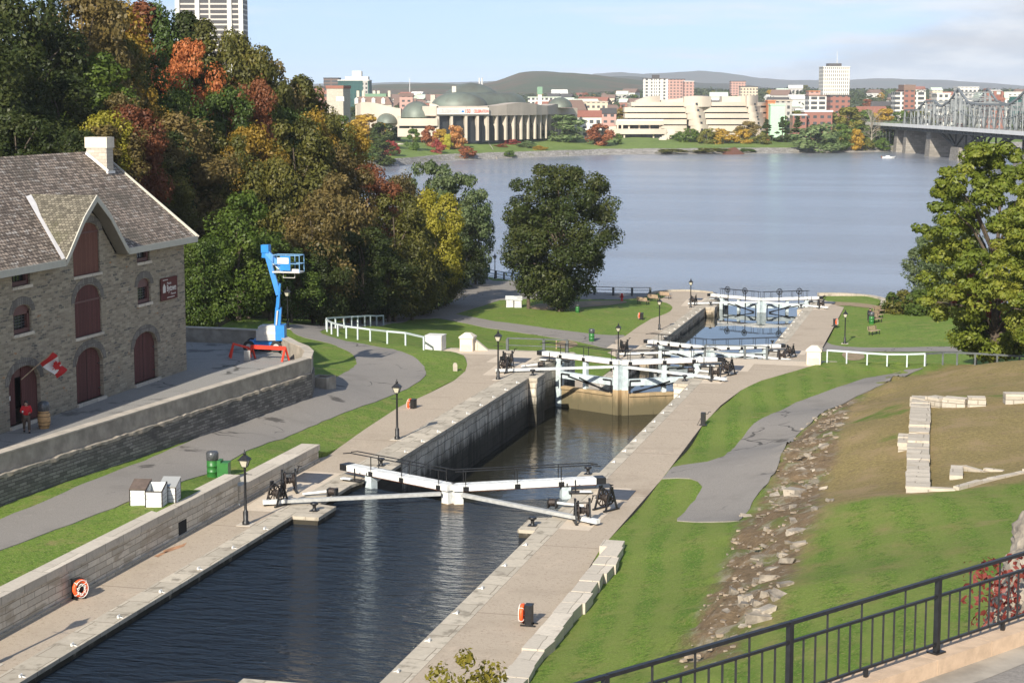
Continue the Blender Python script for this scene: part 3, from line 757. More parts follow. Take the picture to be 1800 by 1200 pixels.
patch('pavement', [(-32.4,139.9),(-36.8,139.9),(-36.8,160),(-36.3,172),(-35.0,178),(-35.4,183),(-36.2,186.5),(-35.8,190.3),(-35.9,198),(-35.75,205.8),(-38.9,206.2),(-38.6,215),(-38.2,225),(-38.0,232.5),(-39.3,234.9),(-37,236.9),(-33.3,236.0),(-32.4,233)], flat(ZB), 3.0, M['exposed_aggregate'], 0.0)
patch('pavement', [(-18.6,139.9),(-18.6,232),(-17.4,229.2),(-16.9,226.5),(-15.0,223.2),(-14.6,186.5),(-13.8,160),(-13.8,139.9)], flat(ZB), 3.0, M['exposed_aggregate'], 0.0)
# right of the locks
def crag(X, Y, Z):                                     # the broken rock of the little escarpment
    out = Z.copy()
    for i in range(len(X)):
        fx = np.interp(Y[i], [44, 60, 70, 85, 100, 112, 122], [-8.4, -8.6, -8.6, -8.2, -8.3, -7.0, -5.2])
        wdt = np.interp(Y[i], [44, 60, 85, 105, 122], [2.2, 2.8, 2.2, 1.9, 0.9])
        k = max(0.0, 1 - abs(X[i]-fx)/wdt)
        if k > 0:
            q = Vector((X[i]*0.9, Y[i]*0.9, 3.1))
            out[i] += k*(0.55*mnoise.noise(q) + 0.35*mnoise.noise(q*2.3) + 0.12*abs(mnoise.noise(q*5.1)))
        out[i] += 0.10*mnoise.noise(Vector((X[i]*0.25, Y[i]*0.25, 9)))*min(1, max(0, (X[i]+13)/4))
    return out
gR = [(-15.2,44)] + [(x, y) for x, y in quayR[::-1][1:-2]]
gR = [(-15.2,44),(-15.4,71),(-15.8,78.3),(-15.65,94.2),(-15.9,110),(-15.8,118),(-15.3,124.5),(-14.4,129.3),(-13,133.3),(-11.1,138.45),(-10.9,139.9),(24,145),(24,44)]
DRY = [tuple(p[:2]) for p in pts_on([(1318,1150),(1345,1100),(1400,1010),(1425,940),(1460,885),(1600,872),(1800,850),(1890,838),(1890,618),(1800,628),(1720,630),(1640,652),(1590,662),(1530,684),(1470,716),(1452,762),(1440,810),(1425,850),(1390,920),(1345,1010),(1310,1070)], hRf)]
RUB = [tuple(p[:2]) for p in pts_on([(1195,1180),(1215,1110),(1262,1020),(1285,960),(1300,920),(1345,868),(1360,835),(1392,775),(1432,738),(1482,706),(1530,684),(1502,712),(1478,752),(1472,800),(1448,850),(1436,905),(1408,960),(1395,1010),(1362,1060),(1325,1110),(1290,1160)], hRf)]
UPP = [tuple(p[:2]) for p in pts_on([(1330,1160),(1380,1040),(1440,890),(1600,860),(1890,820),(1890,1060),(1600,1120),(1450,1165)], hRf)]
def soft(X, Y, poly, w):                               # 0 outside, 1 inside, over a band w wide
    d = np.full(len(X), 1e9); n = len(poly)
    for i in range(n):
        x0, y0 = poly[i]; x1, y1 = poly[(i+1) % n]; dx, dy = x1-x0, y1-y0
        t = np.clip(((X-x0)*dx + (Y-y0)*dy)/(dx*dx+dy*dy+1e-9), 0, 1)
        d = np.minimum(d, np.hypot(X-x0-t*dx, Y-y0-t*dy))
    return np.clip(.5 + np.where(inpoly(X, Y, poly), d, -d)/(2*w), 0, 1)
go = patch('lawn', gR, hRarr, 0.8, M['slope_lawn'], 0.0, rough=crag, skirt=.6)
co = np.empty(len(go.data.vertices)*3, np.float32); go.data.vertices.foreach_get('co', co); co = co.reshape(-1, 3).astype(float)
for nm, pl, w in (('dry', DRY, 2.2), ('rubble', RUB, .9)):
    at_ = go.data.attributes.new(nm, 'FLOAT', 'POINT'); at_.data.foreach_set('value', (soft(co[:, 0], co[:, 1], pl, w) if nm == 'rubble' else np.maximum(soft(co[:, 0], co[:, 1], pl, w), .32*soft(co[:, 0], co[:, 1], UPP, 1.5))).astype(np.float32))
road('path', [(1163,842),(1190,841),(1212,842),(1228,846),(1233,856),(1222,880),(1190,912),(1192,916),(1260,918),(1300,916),(1312,903),(1330,875),(1362,830),(1380,790),(1400,766),(1428,742),(1470,715),(1510,695),(1560,673),(1600,657),(1625,648),(1590,652),(1540,662),(1490,676),(1450,690),(1400,708),(1350,732),(1325,745),(1308,765),(1290,787),(1272,803),(1245,812),(1200,818),(1181,822)], hRf, hRarr, 0.8, M['asphalt_path'], 0.05, rough=lambda X, Y, Z: crag(X, Y, Z - .05) + .05)
patch('lawn', [(-14.6,139.9),(-14.6,186.5),(-15,223.2),(-16.9,226.5),(-18.7,230),(-18.7,236),(-13,236.8),(-11.1,235),(-10.5,230),(-4,226),(10,228),(40,235),(40,139.9)], hBarr, 3.0, M['lawn'])
def rb(px): return [tuple(p[:2]) for p in pts_on(px, lambda x, y: hB(x, y))]
patch('path', rb([(1452,601),(1462,606),(1485,609.5),(1520,611),(1580,611),(1640,609.5),(1700,609),(1740,606),(1775,598),(1800,590),(1800,604),(1770,612),(1720,617),(1640,618),(1560,618.5),(1490,618),(1440,618)]), hBarr, 2.0, M['asphalt_path'], 0.03)
patch('dirt_path', rb([(1437,531),(1470,530.5),(1500,532),(1530,535),(1560,541),(1600,548),(1650,552),(1650,556),(1600,552.5),(1560,546.5),(1525,541),(1490,537.5),(1445,537)]), hBarr, 2.0, M['dirt'], 0.03)
patch('dirt_patch', smooth_poly(rb([(1478,623),(1486,619),(1504,618),(1518,622),(1521,630),(1506,634),(1488,633)]), 1), hBarr, 1.0, M['dirt'], 0.035)
patch('dirt_patch', smooth_poly([tuple(p[:2]) for p in pts_on([(975,606),(985,599),(1000,598),(1014,602),(1016,608),(998,613),(982,612)], hLf)], 1), hLarr, 1.0, M['dirt'], 0.035)
patch('dirt_patch', smooth_poly([tuple(p[:2]) for p in pts_on([(925,541),(950,533),(1010,530),(1070,528),(1110,530),(1080,536),(1030,540),(980,545),(945,545)], hLf)], 1), hLarr, 1.0, M['dirt'], 0.03)
# terrace of the museum
terr = [(-46.0,40),(-44.5,75.4),(-41.8,108.4),(-43.1,112.4),(-44.8,114.6),(-46.2,116.7),(-49.4,120.4),(-60,120.6),(-60,40)]
patch('terrace', terr, flat(ZT), 3.0, M['asphalt_terrace'])
# water
def sheet(name, poly, z, mat):
    mb = MB(); n = len(poly)
    a = sum(poly[i][0]*poly[(i+1)%n][1]-poly[(i+1)%n][0]*poly[i][1] for i in range(n))
    if a < 0: poly = poly[::-1]
    mb.add([(x, y, z) for x, y in poly], [tuple(range(n))])
    return structure(mb.build(name, mat, uv=False))
GY = [90.0, 135.3, 182.3, 228.0]                       # where the four pairs of gates are hung
sheet('canal_water', [(-32.2,20),(-18.9,20),(-18.9,89),(-19.9,90),(-25.25,87.3),(-30.9,90),(-32.2,89)], 7.02, M['lock_water'])
sheet('canal_water', [(-32.2,90.2),(-30.9,90.2),(-25.25,87.5),(-19.9,90.2),(-18.9,90.2),(-18.9,135.3),(-19.9,135.3),(-25.25,132.6),(-30.9,135.3),(-32.2,135.3)], 3.9, M['lock_water_brown'])
sheet('canal_water', [(-32.2,135.5),(-30.9,135.5),(-25.25,132.8),(-19.9,135.5),(-18.9,135.5),(-18.9,232.5),(-32.2,232.5)], ZW + 0.004, M['calm_water'])
sheet('river', [(-3000,150),(3000,150),(3000,1200),(-3000,1200)], ZW, M['river_water'])
# ------------------------------------------------------------------ lock walls
def offset_poly(line, back):                           # closed outline: the water edge, then the straight back
    return line + [(back, line[-1][1]), (back, line[0][1])]
WL = [-31.6, -30.88, -31.35, -31.4]; WR = [-19.4, -19.15, -19.55, -19.65]
def station(g, side, nxt):                             # the water edge through gate g on one side
    Y = GY[g]; s = 1 if side == 'L' else -1
    c = -25.25
    W = (WL if side == 'L' else WR)
    e = W[g]
    def X(a): return c - s*a
    return [(e, Y-9.0), (X(5.0), Y-9.0), (X(5.0), Y-6.5), (X(5.98), Y-6.2), (X(5.95), Y-1.5), (X(5.62), Y+0.1), (X(5.12), Y+0.45), (X(5.12), Y+4.6)] + ([(W[nxt], Y+4.8)] if nxt is not None else [])
lock_names = ['nearest, full chamber', 'drained second chamber', 'chamber just past the tall gates', 'lowest chamber by the river']
for side in 'LR':
    W = WL if side == 'L' else WR
    for k in range(4):
        zt = ZA if k < 2 else ZB
        if k == 0: line = [(W[0], 25.0)]
        elif k == 2: line = [(W[2], 139.95)]
        else: line = [st_next]
        st = station(k, side, None if k in (1, 3) else min(k+1, 3))
        if k in (1, 3): line += st; st_next = None
        else: line += st[:-1]; st_next = st[-1]
        if k == 3:
            line += [((-31.6 if side == 'L' else -19.2), GY[3]+6.0), ((-33.2 if side == 'L' else -18.2), GY[3]+8.0)]
        if k in (0, 2):                                # wall of the next chamber starts where this one ends
            line.append((line[-1][0], st[-1][1]))
        s = 1 if side == 'L' else -1
        back = -32.62 if side == 'L' else -18.48
        body = -33.4 if side == 'L' else -17.7
        word = 'left' if side == 'L' else 'right'
        t = thing('lock_wall', 'stone-coped %s wall of the %s' % (word, lock_names[k]), 'lock wall', (W[k], line[0][1], zt))
        lo = (line[0][0]*0+W[k], line[0][1], zt)
        def sh(p, dx=0.0): return (p[0]+dx-lo[0], p[1]-lo[1])
        ct = .15 if k == 0 else .36
        mb = MB(); mb.prism([sh(p) for p in offset_poly(line, body)], -lo[2]-3.0, -ct)
        mb.build('wall_face', M[('lock_ashlar_wet', 'lock_ashlar', 'lock_ashlar_low', 'lock_ashlar_low')[k]], t)
        mb = MB(); mb.prism([sh(p, 0.05*s) for p in offset_poly(line, back - 0.05*s)], -ct, 0.012)
        mb.build('coping', M['coping_stone'], t)

# stone aprons round the gates, on the gravel pavement
for g in range(4):
    z = ZA if g < 2 else ZB; Y = GY[g]
    for side in 'LR':
        s = 1 if side == 'L' else -1; x0 = -32.6 if side == 'L' else -18.5
        w = 2.2 if side == 'L' else 1.75
        pl = [(x0, Y-8.4), (x0-s*(w*0.85), Y-8.4), (x0-s*w, Y-2.2), (x0-s*w*1.5, Y-2.0), (x0-s*w*1.5, Y+1.2), (x0, Y+1.2)]
        if g == 1:
            pl = pl[:-2] + [(x0-s*w*1.5, Y+2.2), (x0, Y+2.2)]
        if g == 0 or (g == 3):
            pl = pl[:3] + [(x0-s*w, Y+1.2), (x0, Y+1.2)]
        patch('stone_paving', pl, flat(z), 4.0, M['cream_paving'], 0.008)
        hx = x0 - s*0.35
        pm = MB(); pm.box(-0.85, 0.85, -1.15, 1.15, 0, 0.02)
        hp = pm.build('hatch_plate', M['plate_steel'], None, (hx - s*0.85, Y-0.4, z+0.010))
        tag(hp, 'dark steel hatch plate in the %s quay by the %s' % ('left' if side == 'L' else 'right', ['nearest white gates', 'tall brown-stained gates', 'low gates past the tall ones', 'river gates with handwheels'][g]), 'hatch', 'hatch plates in the quays')
# the pale strip across the end of the upper quays
patch('stone_paving', [(-41.2,136.9),(-32.6,137.5),(-32.6,139.6),(-41.2,139.6)], flat(ZA), 4.0, M['cream_paving'], 0.014)
patch('stone_paving', [(-18.5,137.5),(-11.6,136.9),(-10.9,138.9),(-10.9,139.6),(-18.5,139.6)], flat(ZA), 4.0, M['cream_paving'], 0.014)
def lump_wall(name, label, poly, z0, z1, face, cap, capt=0.3, over=0.04):
    cx = sum(p[0] for p in poly)/len(poly); cy_ = sum(p[1] for p in poly)/len(poly)
    t = thing(name, label, 'wall', (cx, cy_, z0))
    q = [(x-cx, y-cy_) for x, y in poly]
    MB().prism(q, 0, z1-z0-capt).build('wall_face', face, t)
    g = [(x*1.0 + (over if x > 0 else -over), y + (over if y > 0 else -over)) for x, y in q]
    MB().prism(g, z1-z0-capt, z1-z0).build('coping', cap, t)
    return t
lump_wall('retaining_wall', 'tall grey stone end wall of the left upper quay, above the lower quay', [(-40.9,139.62),(-30.55,139.62),(-30.55,140.3),(-40.9,140.3)], 0.5, ZA-0.0, M['lock_ashlar_low'], M['coping_stone'])
lump_wall('retaining_wall', 'tall stone end wall of the right upper quay, by the big stone pillar', [(-20.2,139.62),(-9.9,139.62),(-9.9,140.3),(-20.2,140.3)], 0.5, ZA-0.0, M['lock_ashlar_low'], M['coping_stone'])
# the white lawn wall along the left quay: a tall length and a lower one
t = thing('stone_wall', 'long pale ashlar wall holding up the lawn along the left quay', 'wall', (-35.2, 25, ZA))
mb = MB(); mb.box(-0.55, 0.16, 0, 57.6, 0, 1.17); mb.build('wall_face', M['lawn_wall_stone'], t)
MB().box(-0.60, 0.22, 0, 57.8, 1.17, 1.50).build('coping', M['wall_top_stone'], t)
MB().box(0.10, 0.165, 50.6, 51.5, 0.06, 0.72).build('drain_opening', M['interior_dark'], t)
MB().box(0.16, 0.30, 0, 57.4, 0, 0.10).build('plinth', M['coping_stone'], t)
t = thing('stone_wall', 'shorter, lower end of the pale lawn wall, beyond the step in its top', 'wall', (-35.2, 82.8, ZA))
MB().box(-0.60, 0.16, 0, 11.3, 0, 0.60).build('wall_face', M['lawn_wall_stone'], t)
MB().box(-0.85, 0.22, 0.02, 11.4, 0.60, 0.92).build('coping', M['wall_top_stone'], t)
MB().box(0.16, 0.28, 0, 11.2, 0, 0.10).build('plinth', M['coping_stone'], t)
# row of rough blocks along the right quay
t = thing('stone_kerb', 'low ragged row of pale stone blocks between the right quay and the lawn', 'stone edging', (-15.5, 25, ZA))
rk = random.Random(3); y = 20.0; mb = MB()
while y < 53.0:
    L = rk.uniform(1.1, 1.9); x0 = 0.22 + 0.012*(50-y)*0 + rk.uniform(-0.03, 0.03) - (0.35 if y > 51.5 else 0); w = rk.uniform(0.72, 1.0)
    mb.prism([(x0+rk.uniform(-.03,.03), y+.02), (x0+w+rk.uniform(-.08,.08), y+.02), (x0+w+rk.uniform(-.08,.08), y+L-.02), (x0+rk.uniform(-.03,.03), y+L-.02)], -0.1, 0.42+rk.uniform(-.03,.03))
    y += L
mb.build('block', M['wall_top_stone'], t)
# river edge
def edge_wall(label, px, h, w=0.55, top=0.16):
    P = [hit(x, y, h) for x, y in px]
    t = thing('river_wall', label, 'quay edge', P[0])
    mb = MB()
    for i in range(len(P)-1):
        a, b = P[i], P[i+1]
        d = (b-a).normalized(); nrm = Vector((-d.y, d.x, 0))
        q = [a, b, b+nrm*w, a+nrm*w]
        mb.prism([(p.x-P[0].x, p.y-P[0].y) for p in q], -3.0, top - 0.001*i)
    mb.build('coping', M['coping_stone'], t)
edge_wall('pale curved stone river edge left of the last lock', [(1146,516),(1160,513.2),(1180,511.7),(1205,511.3),(1230,512.6),(1248,515)], lambda x, y: ZB)
edge_wall('pale curved stone river edge round the grass right of the last lock', [(1440,517.5),(1470,517),(1500,518.5),(1525,521),(1543,525),(1549,529),(1546,538)], lambda x, y: ZB, 0.8)

# ------------------------------------------------------------------ lock gates
def gate(g, Y, z, zw, solid, label_l, label_r, low=False, wheels=False, double_rail=True, cx=-25.25, grp='lock gates'):
    """one pair of mitre gates hung at Y on the level z: solid = top of the planking"""
    mitY = Y - 2.95
    out = []
    for s, label in ((-1, label_l), (1, label_r)):     # s = -1 the left leaf
        hx = cx + s*5.55
        t = thing('lock_gate', label, 'lock gate', (hx, Y, z), 0, grp)
        O = Vector((hx, Y, z))
        def L(x, y, zz): return Vector((x, y, zz)) - O
        foot = Vector((cx + s*0.02, mitY, 0)); piv = Vector((hx, Y, 0))
        d = (foot - piv); d.normalize(); nrm = Vector((-d.y, d.x, 0)); nrm = nrm if nrm.y < 0 else -nrm   # towards the viewer (upstream)
        # balance beam
        zb = z + 0.33
        tip = piv - d*1.75; head = foot
        mb = MB(); mb.bar(L(*(tip + d*0.5).xy, zb+.16), L(*head.xy, zb+.16), 0.64, 0.32); mb.build('balance_beam', M['white_paint'], t)
        mb = MB(); mb.bar(L(*(tip - d*0.02).xy, zb+.16), L(*(tip + d*0.5).xy, zb+.16), 0.66, 0.34); mb.build('beam_tip', M['black_iron'], t)
        mb = MB(); mb.bar(L(*(tip + d*0.5).xy, zb-.030), L(*(head - d*0.5).xy, zb-.030), 0.56, 0.035); mb.build('beam_trim', M['rust'], t)
        # posts of the leaf
        zlo = zw - 1.2
        fa = nrm*0.0
        mb = MB(); mp = foot - d*0.30
        zsp = (solid+.25) if solid is not None else zw+.02
        mb.bar(L(*mp.xy, zsp), L(*mp.xy, zb-.03), 0.38, 0.46, up=(d.x, d.y, 0)); pp_ = mb.build('mitre_post', M['timber_blue_grey'] if g != 0 else M['timber_white'], t)
        MB().bar(L(*mp.xy, zlo), L(*mp.xy, zsp), 0.40, 0.48, up=(d.x, d.y, 0)).build('post_foot', M['gate_plank'], pp_)
        qp = piv + d*0.32
        mb = MB(); mb.bar(L(*qp.xy, zlo), L(*qp.xy, z+0.30), 0.44, 0.48, up=(d.x, d.y, 0)); mb.build('heel_post', M['timber_blue_grey'], t)
        mb = MB(); mb.cyl(L(*qp.xy, z+0.30), L(*qp.xy, z+0.46), 0.33, 0.33, 12); mb.build('anchor_collar', M['black_iron'], t)
        Lf = (foot - piv).length
        def on(k, off=0.0): return piv + d*(Lf*k) + nrm*off
        if solid is not None:
            mb = MB()
            a, b = on(0.10, 0.02), on(0.905, 0.02)
            mb.bar(L(*a.xy, (solid+zlo)/2), L(*b.xy, (solid+zlo)/2), 0.30, solid-zlo); mb.build('planking', M['gate_plank'], t)
            mb = MB(); mb.bar(L(*on(0.10, .20).xy, solid-0.12), L(*on(0.905, .20).xy, solid-0.12), 0.16, 0.24); mb.build('top_waling', M['gate_plank'], t)
        if g != 0:
            zr = z - (1.0 if g == 1 else 0.36)        # middle rail
            mb = MB(); mb.bar(L(*on(0.09, .06).xy, zr), L(*on(0.91, .06).xy, zr - 0.03), 0.34, 0.50); mb.build('middle_rail', M['timber_blue_grey'], t)
            kz = solid if solid is not None else zw-0.6
            mb = MB(); mb.bar(L(*on(0.46, -.02).xy, kz), L(*on(0.46, -.02).xy, zb-.03), 0.30, 0.34, up=(d.x, d.y, 0)); mb.build('stile', M['timber_blue_grey'], t)
            mb = MB()
            for o2 in (0, 0.11):
                mb.bar(L(*on(0.22+o2*1.6, .26).xy, zr-0.02), L(*on(0.86, .24).xy, (solid if solid else zw)+0.12-o2*1.2), 0.07, 0.10)
            mb.build('brace', M['black_iron'], t)
            for k, sg in ((0.90, -1), (0.115, 1)):
                for zz in ((z-0.02, zr) if g == 1 else (zr,)):
                    mb = MB()
                    mb.bar(L(*on(k, .30).xy, zz+.12), L(*on(k + sg*0.13, .30).xy, zz+.12), 0.05, 0.10)
                    mb.bar(L(*on(k, .30).xy, zz+.12), L(*on(k, .30).xy, zz-0.85 if zz == zr else zz-.2), 0.05, 0.10, up=(d.x, d.y, 0))
                    mb.build('strap', M['black_iron'], t)
        # footbridge rails on the beam
        nP = 5 if g in (2,) else (8 if wheels else 3)
        rows = [(-0.27, 0.70), (0.30, 0.70)] if double_rail else [(0.0, 0.8)]
        if not wheels:
            ks = [0.10, 0.47, 0.90] if nP == 3 else [0.02, 0.24, 0.47, 0.70, 0.92]
            for off, hh in rows:
                for k in ks:
                    mb = MB(); p = on(k, off)
                    mb.cyl(L(*p.xy, zb+(.10 if off > 0 else .32)), L(*p.xy, zb+.32+hh), 0.028, 0.028, 6)
                    pp = mb.build('rail_post', M['black_iron'], t)
                    if off > 0:
                        MB().obox(L(*on(k, 0.335).xy, zb+.12), (0.28, 0.07, 0.22), math.atan2(d.y, d.x)).build('post_bracket', M['black_iron'], pp)
                mb = MB()
                a, b = on(-0.16, off), on(0.985, off)
                mb.cyl(L(*a.xy, zb+.32+hh), L(*b.xy, zb+.32+hh), 0.03, 0.03, 6)
                c2 = on(-0.24, off); mb.cyl(L(*a.xy, zb+.32+hh), L(*c2.xy, zb+.22+hh), 0.03, 0.03, 6)
                mb.build('handrail', M['black_iron'], t)
        else:
            for off in (-0.2, 0.25):
                for k in [0.04, 0.14, 0.36, 0.60, 0.80, 0.96]:
                    mb = MB(); p = on(k, off); mb.cyl(L(*p.xy, zb+.32), L(*p.xy, zb+1.08), 0.026, 0.026, 6); mb.build('rail_post', M['black_iron'], t)
                mb = MB(); mb.cyl(L(*on(0.0, off).xy, zb+1.08), L(*on(0.98, off).xy, zb+1.08), 0.028, 0.028, 6); mb.build('handrail', M['black_iron'], t)
            for k in (0.24, 0.66):                     # sluice stands with handwheels
                p = on(k, 0.38)
                mb = MB(); mb.cyl(L(*p.xy, zw-0.8), L(*p.xy, zb+1.12), 0.055, 0.055, 8); st_ = mb.build('sluice_rod', M['black_iron'], t)
                w = p + nrm*0.14
                mb = MB(); mb.torus(L(*w.xy, zb+1.10), 0.36, 0.05, nrm, 20, 6)
                for i in range(3):
                    a_ = math.pi*i/3; e = d*math.cos(a_) + Vector((0,0,1))*math.sin(a_)
                    mb.bar(L(*w.xy, zb+1.10) - e*0.36, L(*w.xy, zb+1.10) + e*0.36, 0.05, 0.05)
                mb.cyl(L(*p.xy, zb+1.10), L(*w.xy, zb+1.10) + nrm*0.05, 0.1, 0.1, 10)
                mb.build('handwheel', M['black_iron'], st_)
        out.append(t)
        # push bar from the quay crab to the head of the leaf
        qx = cx + s*7.6; qy = Y - 6.9
        hd = on(0.93, 0.36)
        zz0 = z + 0.22; zz1 = z + 0.16
        if low: continue
        bt = thing('opening_bar', '%s timber bar from the %s quay winch to the %s' % ('bare grey-white' if g == 0 else 'grey', 'left' if s < 0 else 'right', ['nearest white gates', 'tall brown-stained gates', 'low gates past the tall ones', 'river gates with handwheels'][g]), 'gate bar', (qx, qy, zz0), 0, 'gate opening bars')
        mb = MB(); mb.bar((0,0,0), (hd.x-qx, hd.y-qy, zz1-zz0), 0.26, 0.17); mb.build('bar', M['timber_grey'] if g == 0 else M['timber_white'], bt)
        e0 = Vector((qx-hd.x, qy-hd.y, 0)).normalized()
        mb = MB(); mb.bar((0,0,0), e0*1.0, 0.28, 0.19); mb.build('bar_end', M['white_paint'], bt)
        # small anchor stand under the beam tip
        st2 = thing('beam_rest', 'small iron-and-white rest under the %s end of the %s' % ('left' if s < 0 else 'right', ['nearest white gate beam', 'tall gate beam', 'low gate beam past the tall gates', 'river gate beam'][g]), 'support', (hx + s*0.55, Y - 0.55, z), 0, 'gate beam rests')
        MB().obox((0,0,0.05), (1.1,0.5,0.08), 0.3*s).build('base', M['black_iron'], st2)
        MB().obox((s*0.35,-0.15,0.16), (0.6,0.3,0.06), 0.2*s).build('plate', M['timber_white'], st2)
        MB().cyl((-s*0.15,-0.28,0.0), (-s*0.15,-0.28,0.75), 0.04, 0.04, 6).build('pin', M['black_iron'], st2)
    return out
gate(0, GY[0], ZA, 7.02, None, 'left white-beamed leaf of the nearest lock gates, almost awash', 'right white-beamed leaf of the nearest lock gates, almost awash')
gate(1, GY[1], ZA, 3.9, 5.55, 'left leaf of the tall brown-stained lock gates with open frame above', 'right leaf of the tall brown-stained lock gates with open frame above')
gate(2, GY[2], ZB, 1.0, 1.30, 'left leaf of the low white gates just beyond the tall brown gates', 'right leaf of the low white gates just beyond the tall brown gates')
gate(3, GY[3], ZB, 1.0, None, 'left leaf of the river gates, topped by black handwheels', 'right leaf of the river gates, topped by black handwheels', wheels=True)
# the next gates up the flight: only a beam and a rail reach into the foot of the picture
up = gate(0, 42.2, 11.0, 10.2, 10.6, 'left leaf of the gates at the very foot of the picture, black rail showing', 'right leaf of the gates at the very foot of the picture, its beam end showing', low=True)
lump_wall('lock_wall', 'stone end of the next lock up the flight, left of the canal, at the foot of the picture', [(-36,30),(-30.3,30),(-30.3,46),(-36,46)], ZA-3, 11.2, M['lock_ashlar'], M['coping_stone'])
lump_wall('lock_wall', 'stone end of the next lock up the flight, right of the canal, at the foot of the picture', [(-19.6,30),(-15,30),(-15,46.4),(-19.6,46.4)], ZA-3, 11.2, M['lock_ashlar'], M['coping_stone'])

# ------------------------------------------------------------------ winches (crabs), bollards, cleats
def make_crab(name, label, rz=0.0):
    t = thing(name, label, 'winch', (0,0,0), 0, 'cast-iron winches on the quays')
    for sx in (-0.42, 0.42):                           # two A-frames
        mb = MB()
        mb.bar((sx,-0.55,0), (sx,-0.04,1.35), 0.09, 0.10); mb.bar((sx,0.55,0), (sx,0.04,1.35), 0.09, 0.10)
        mb.bar((sx,-0.30,0.62), (sx,0.30,0.62), 0.07, 0.07); mb.bar((sx,-0.70,0.05), (sx,0.70,0.05), 0.14, 0.10); mb.bar((sx,-0.12,1.36), (sx,0.12,1.36), 0.12, 0.16)
        mb.build('side_frame', M['black_iron'], t)
    for sx, rr in ((-0.26, 0.50), (0.30, 0.36)):
        mb = MB(); mb.torus((sx,0,0.72), rr, 0.05, (1,0,0), 22, 6)
        for i in range(4):
            a = math.pi*i/4; e = Vector((0, math.cos(a), math.sin(a)))
            mb.bar(Vector((sx,0,0.72))-e*rr, Vector((sx,0,0.72))+e*rr, 0.05, 0.05)
        mb.build('gear_wheel', M['worn_iron'], t)
    mb = MB(); mb.cyl((-0.36,0,0.72), (0.36,0,0.72), 0.17, 0.17, 14); mb.torus((0.05,0,0.72), 0.17, 0.05, (1,0,0), 16, 6); mb.torus((-0.1,0,0.72), 0.17, 0.05, (1,0,0), 16, 6); mb.build('drum', M['worn_iron'], t)
    mb = MB(); mb.cyl((-0.5,0,1.18), (0.5,0,1.18), 0.035, 0.035, 8); mb.cyl((-0.3,0,1.18), (-0.2,0,1.18), 0.14, 0.14, 12); mb.build('pinion_shaft', M['black_iron'], t)
    mb = MB(); mb.bar((0.52,0,1.18), (0.60,-0.30,1.66), 0.05, 0.05); mb.cyl((0.52,-0.30,1.66), (0.80,-0.30,1.66), 0.03, 0.03, 8); mb.build('crank', M['black_iron'], t)
    return t
crab = None
names = ['nearest white gates', 'tall brown gates', 'low gates past those', 'river gates']
CR = []
for g in range(4):
    z = ZA if g < 2 else ZB
    for s in (-1, 1):
        q = -25.4 + s*7.75
        CR.append((q, GY[g]-6.9, z, 0.35*s, 'iron winch on the %s quay, the %sone by the %s' % ('left' if s < 0 else 'right', 'nearer ' if g < 3 else '', names[g])))
        if g < 3: CR.append((q + s*0.55, GY[g]-3.9, z, -0.5*s, 'iron winch on the %s quay, the farther one by the %s' % ('left' if s < 0 else 'right', names[g])))
for i, (x, y, z, r, lb) in enumerate(CR):
    if crab is None:
        crab = make_crab('quay_winch', lb); crab.location = (x, y, z+.012); crab.rotation_euler.z = r; crab.scale = (.82, .82, .82)
    else: dup(crab, (x, y, z+.012), r, lb)
def make_bollard(label):
    t = thing('bollard', label, 'bollard', (0,0,0), 0, 'mooring bollards on the lock sides')
    MB().box(-0.28, 0.28, -0.28, 0.28, 0, 0.07).build('foot_plate', M['black_iron'], t)
    MB().lathe([(0.18,0.07),(0.13,0.16),(0.12,0.34),(0.17,0.42),(0.28,0.47),(0.30,0.56),(0.24,0.62)], n=14).build('post', M['black_iron'], t)
    return t
bo = None
BO = [(-30.9,82.3,ZA+.012,'black iron bollard on the stone pier left of the nearest gates'),(-31.2,93.6,ZA+.012,'black iron bollard just past the left end of the nearest gates'),(-19.8,81.9,ZA+.012,'black iron bollard on the stone pier right of the nearest gates'),(-19.7,94.2,ZA+.012,'black iron bollard just past the right end of the nearest gates'),
      (-30.85,127.6,ZA+.012,'black iron bollard on the stone pier left of the tall gates'),(-19.7,127.7,ZA+.012,'black iron bollard on the stone pier right of the tall gates'),(-31.1,174.3,ZB+.012,'black iron bollard on the stone pier left of the low gates'),(-20.0,174.4,ZB+.012,'black iron bollard on the stone pier right of the low gates'),
      (-31.0,187.2,ZB+.012,'black iron bollard just past the left end of the low gates'),(-19.8,187.2,ZB+.012,'black iron bollard just past the right end of the low gates'),(-31.0,221.0,ZB+.012,'black iron bollard on the stone pier left of the river gates'),(-20.0,221.0,ZB+.012,'black iron bollard on the stone pier right of the river gates')]
for x, y, z, lb in BO:
    if bo is None: bo = make_bollard(lb); bo.location = (x, y, z); bo.scale = (.7, .7, .7)
    else: dup(bo, (x, y, z), 0, lb)
ro = None
for x, y, z, lb in [(-31.15,85.6,ZA+.012,'black chain roller at the water edge left of the nearest gates'),(-19.75,85.9,ZA+.012,'black chain roller at the water edge right of the nearest gates'),(-31.1,131.4,ZA+.012,'black chain roller at the water edge left of the tall gates'),(-19.8,131.4,ZA+.012,'black chain roller at the water edge right of the tall gates')]:
    if ro is None:
        ro = thing('chain_roller', lb, 'roller', (x, y, z), 0, 'chain rollers at the lock gates')
        for sx in (-0.2, 0.2): MB().box(sx-.04, sx+.04, -.22, .22, 0, .42).build('bracket', M['black_iron'], ro)
        MB().cyl((-.18,0,.26), (.18,0,.26), .19, .19, 14).build('roller', M['worn_iron'], ro)
        MB().bar((0,0.1,.3), (-1.5,-.3,.12), .10, .10).build('chain_guard', M['timber_white'], ro)
    else: dup(ro, (x, y, z), 0 if x < -25 else math.pi, lb)
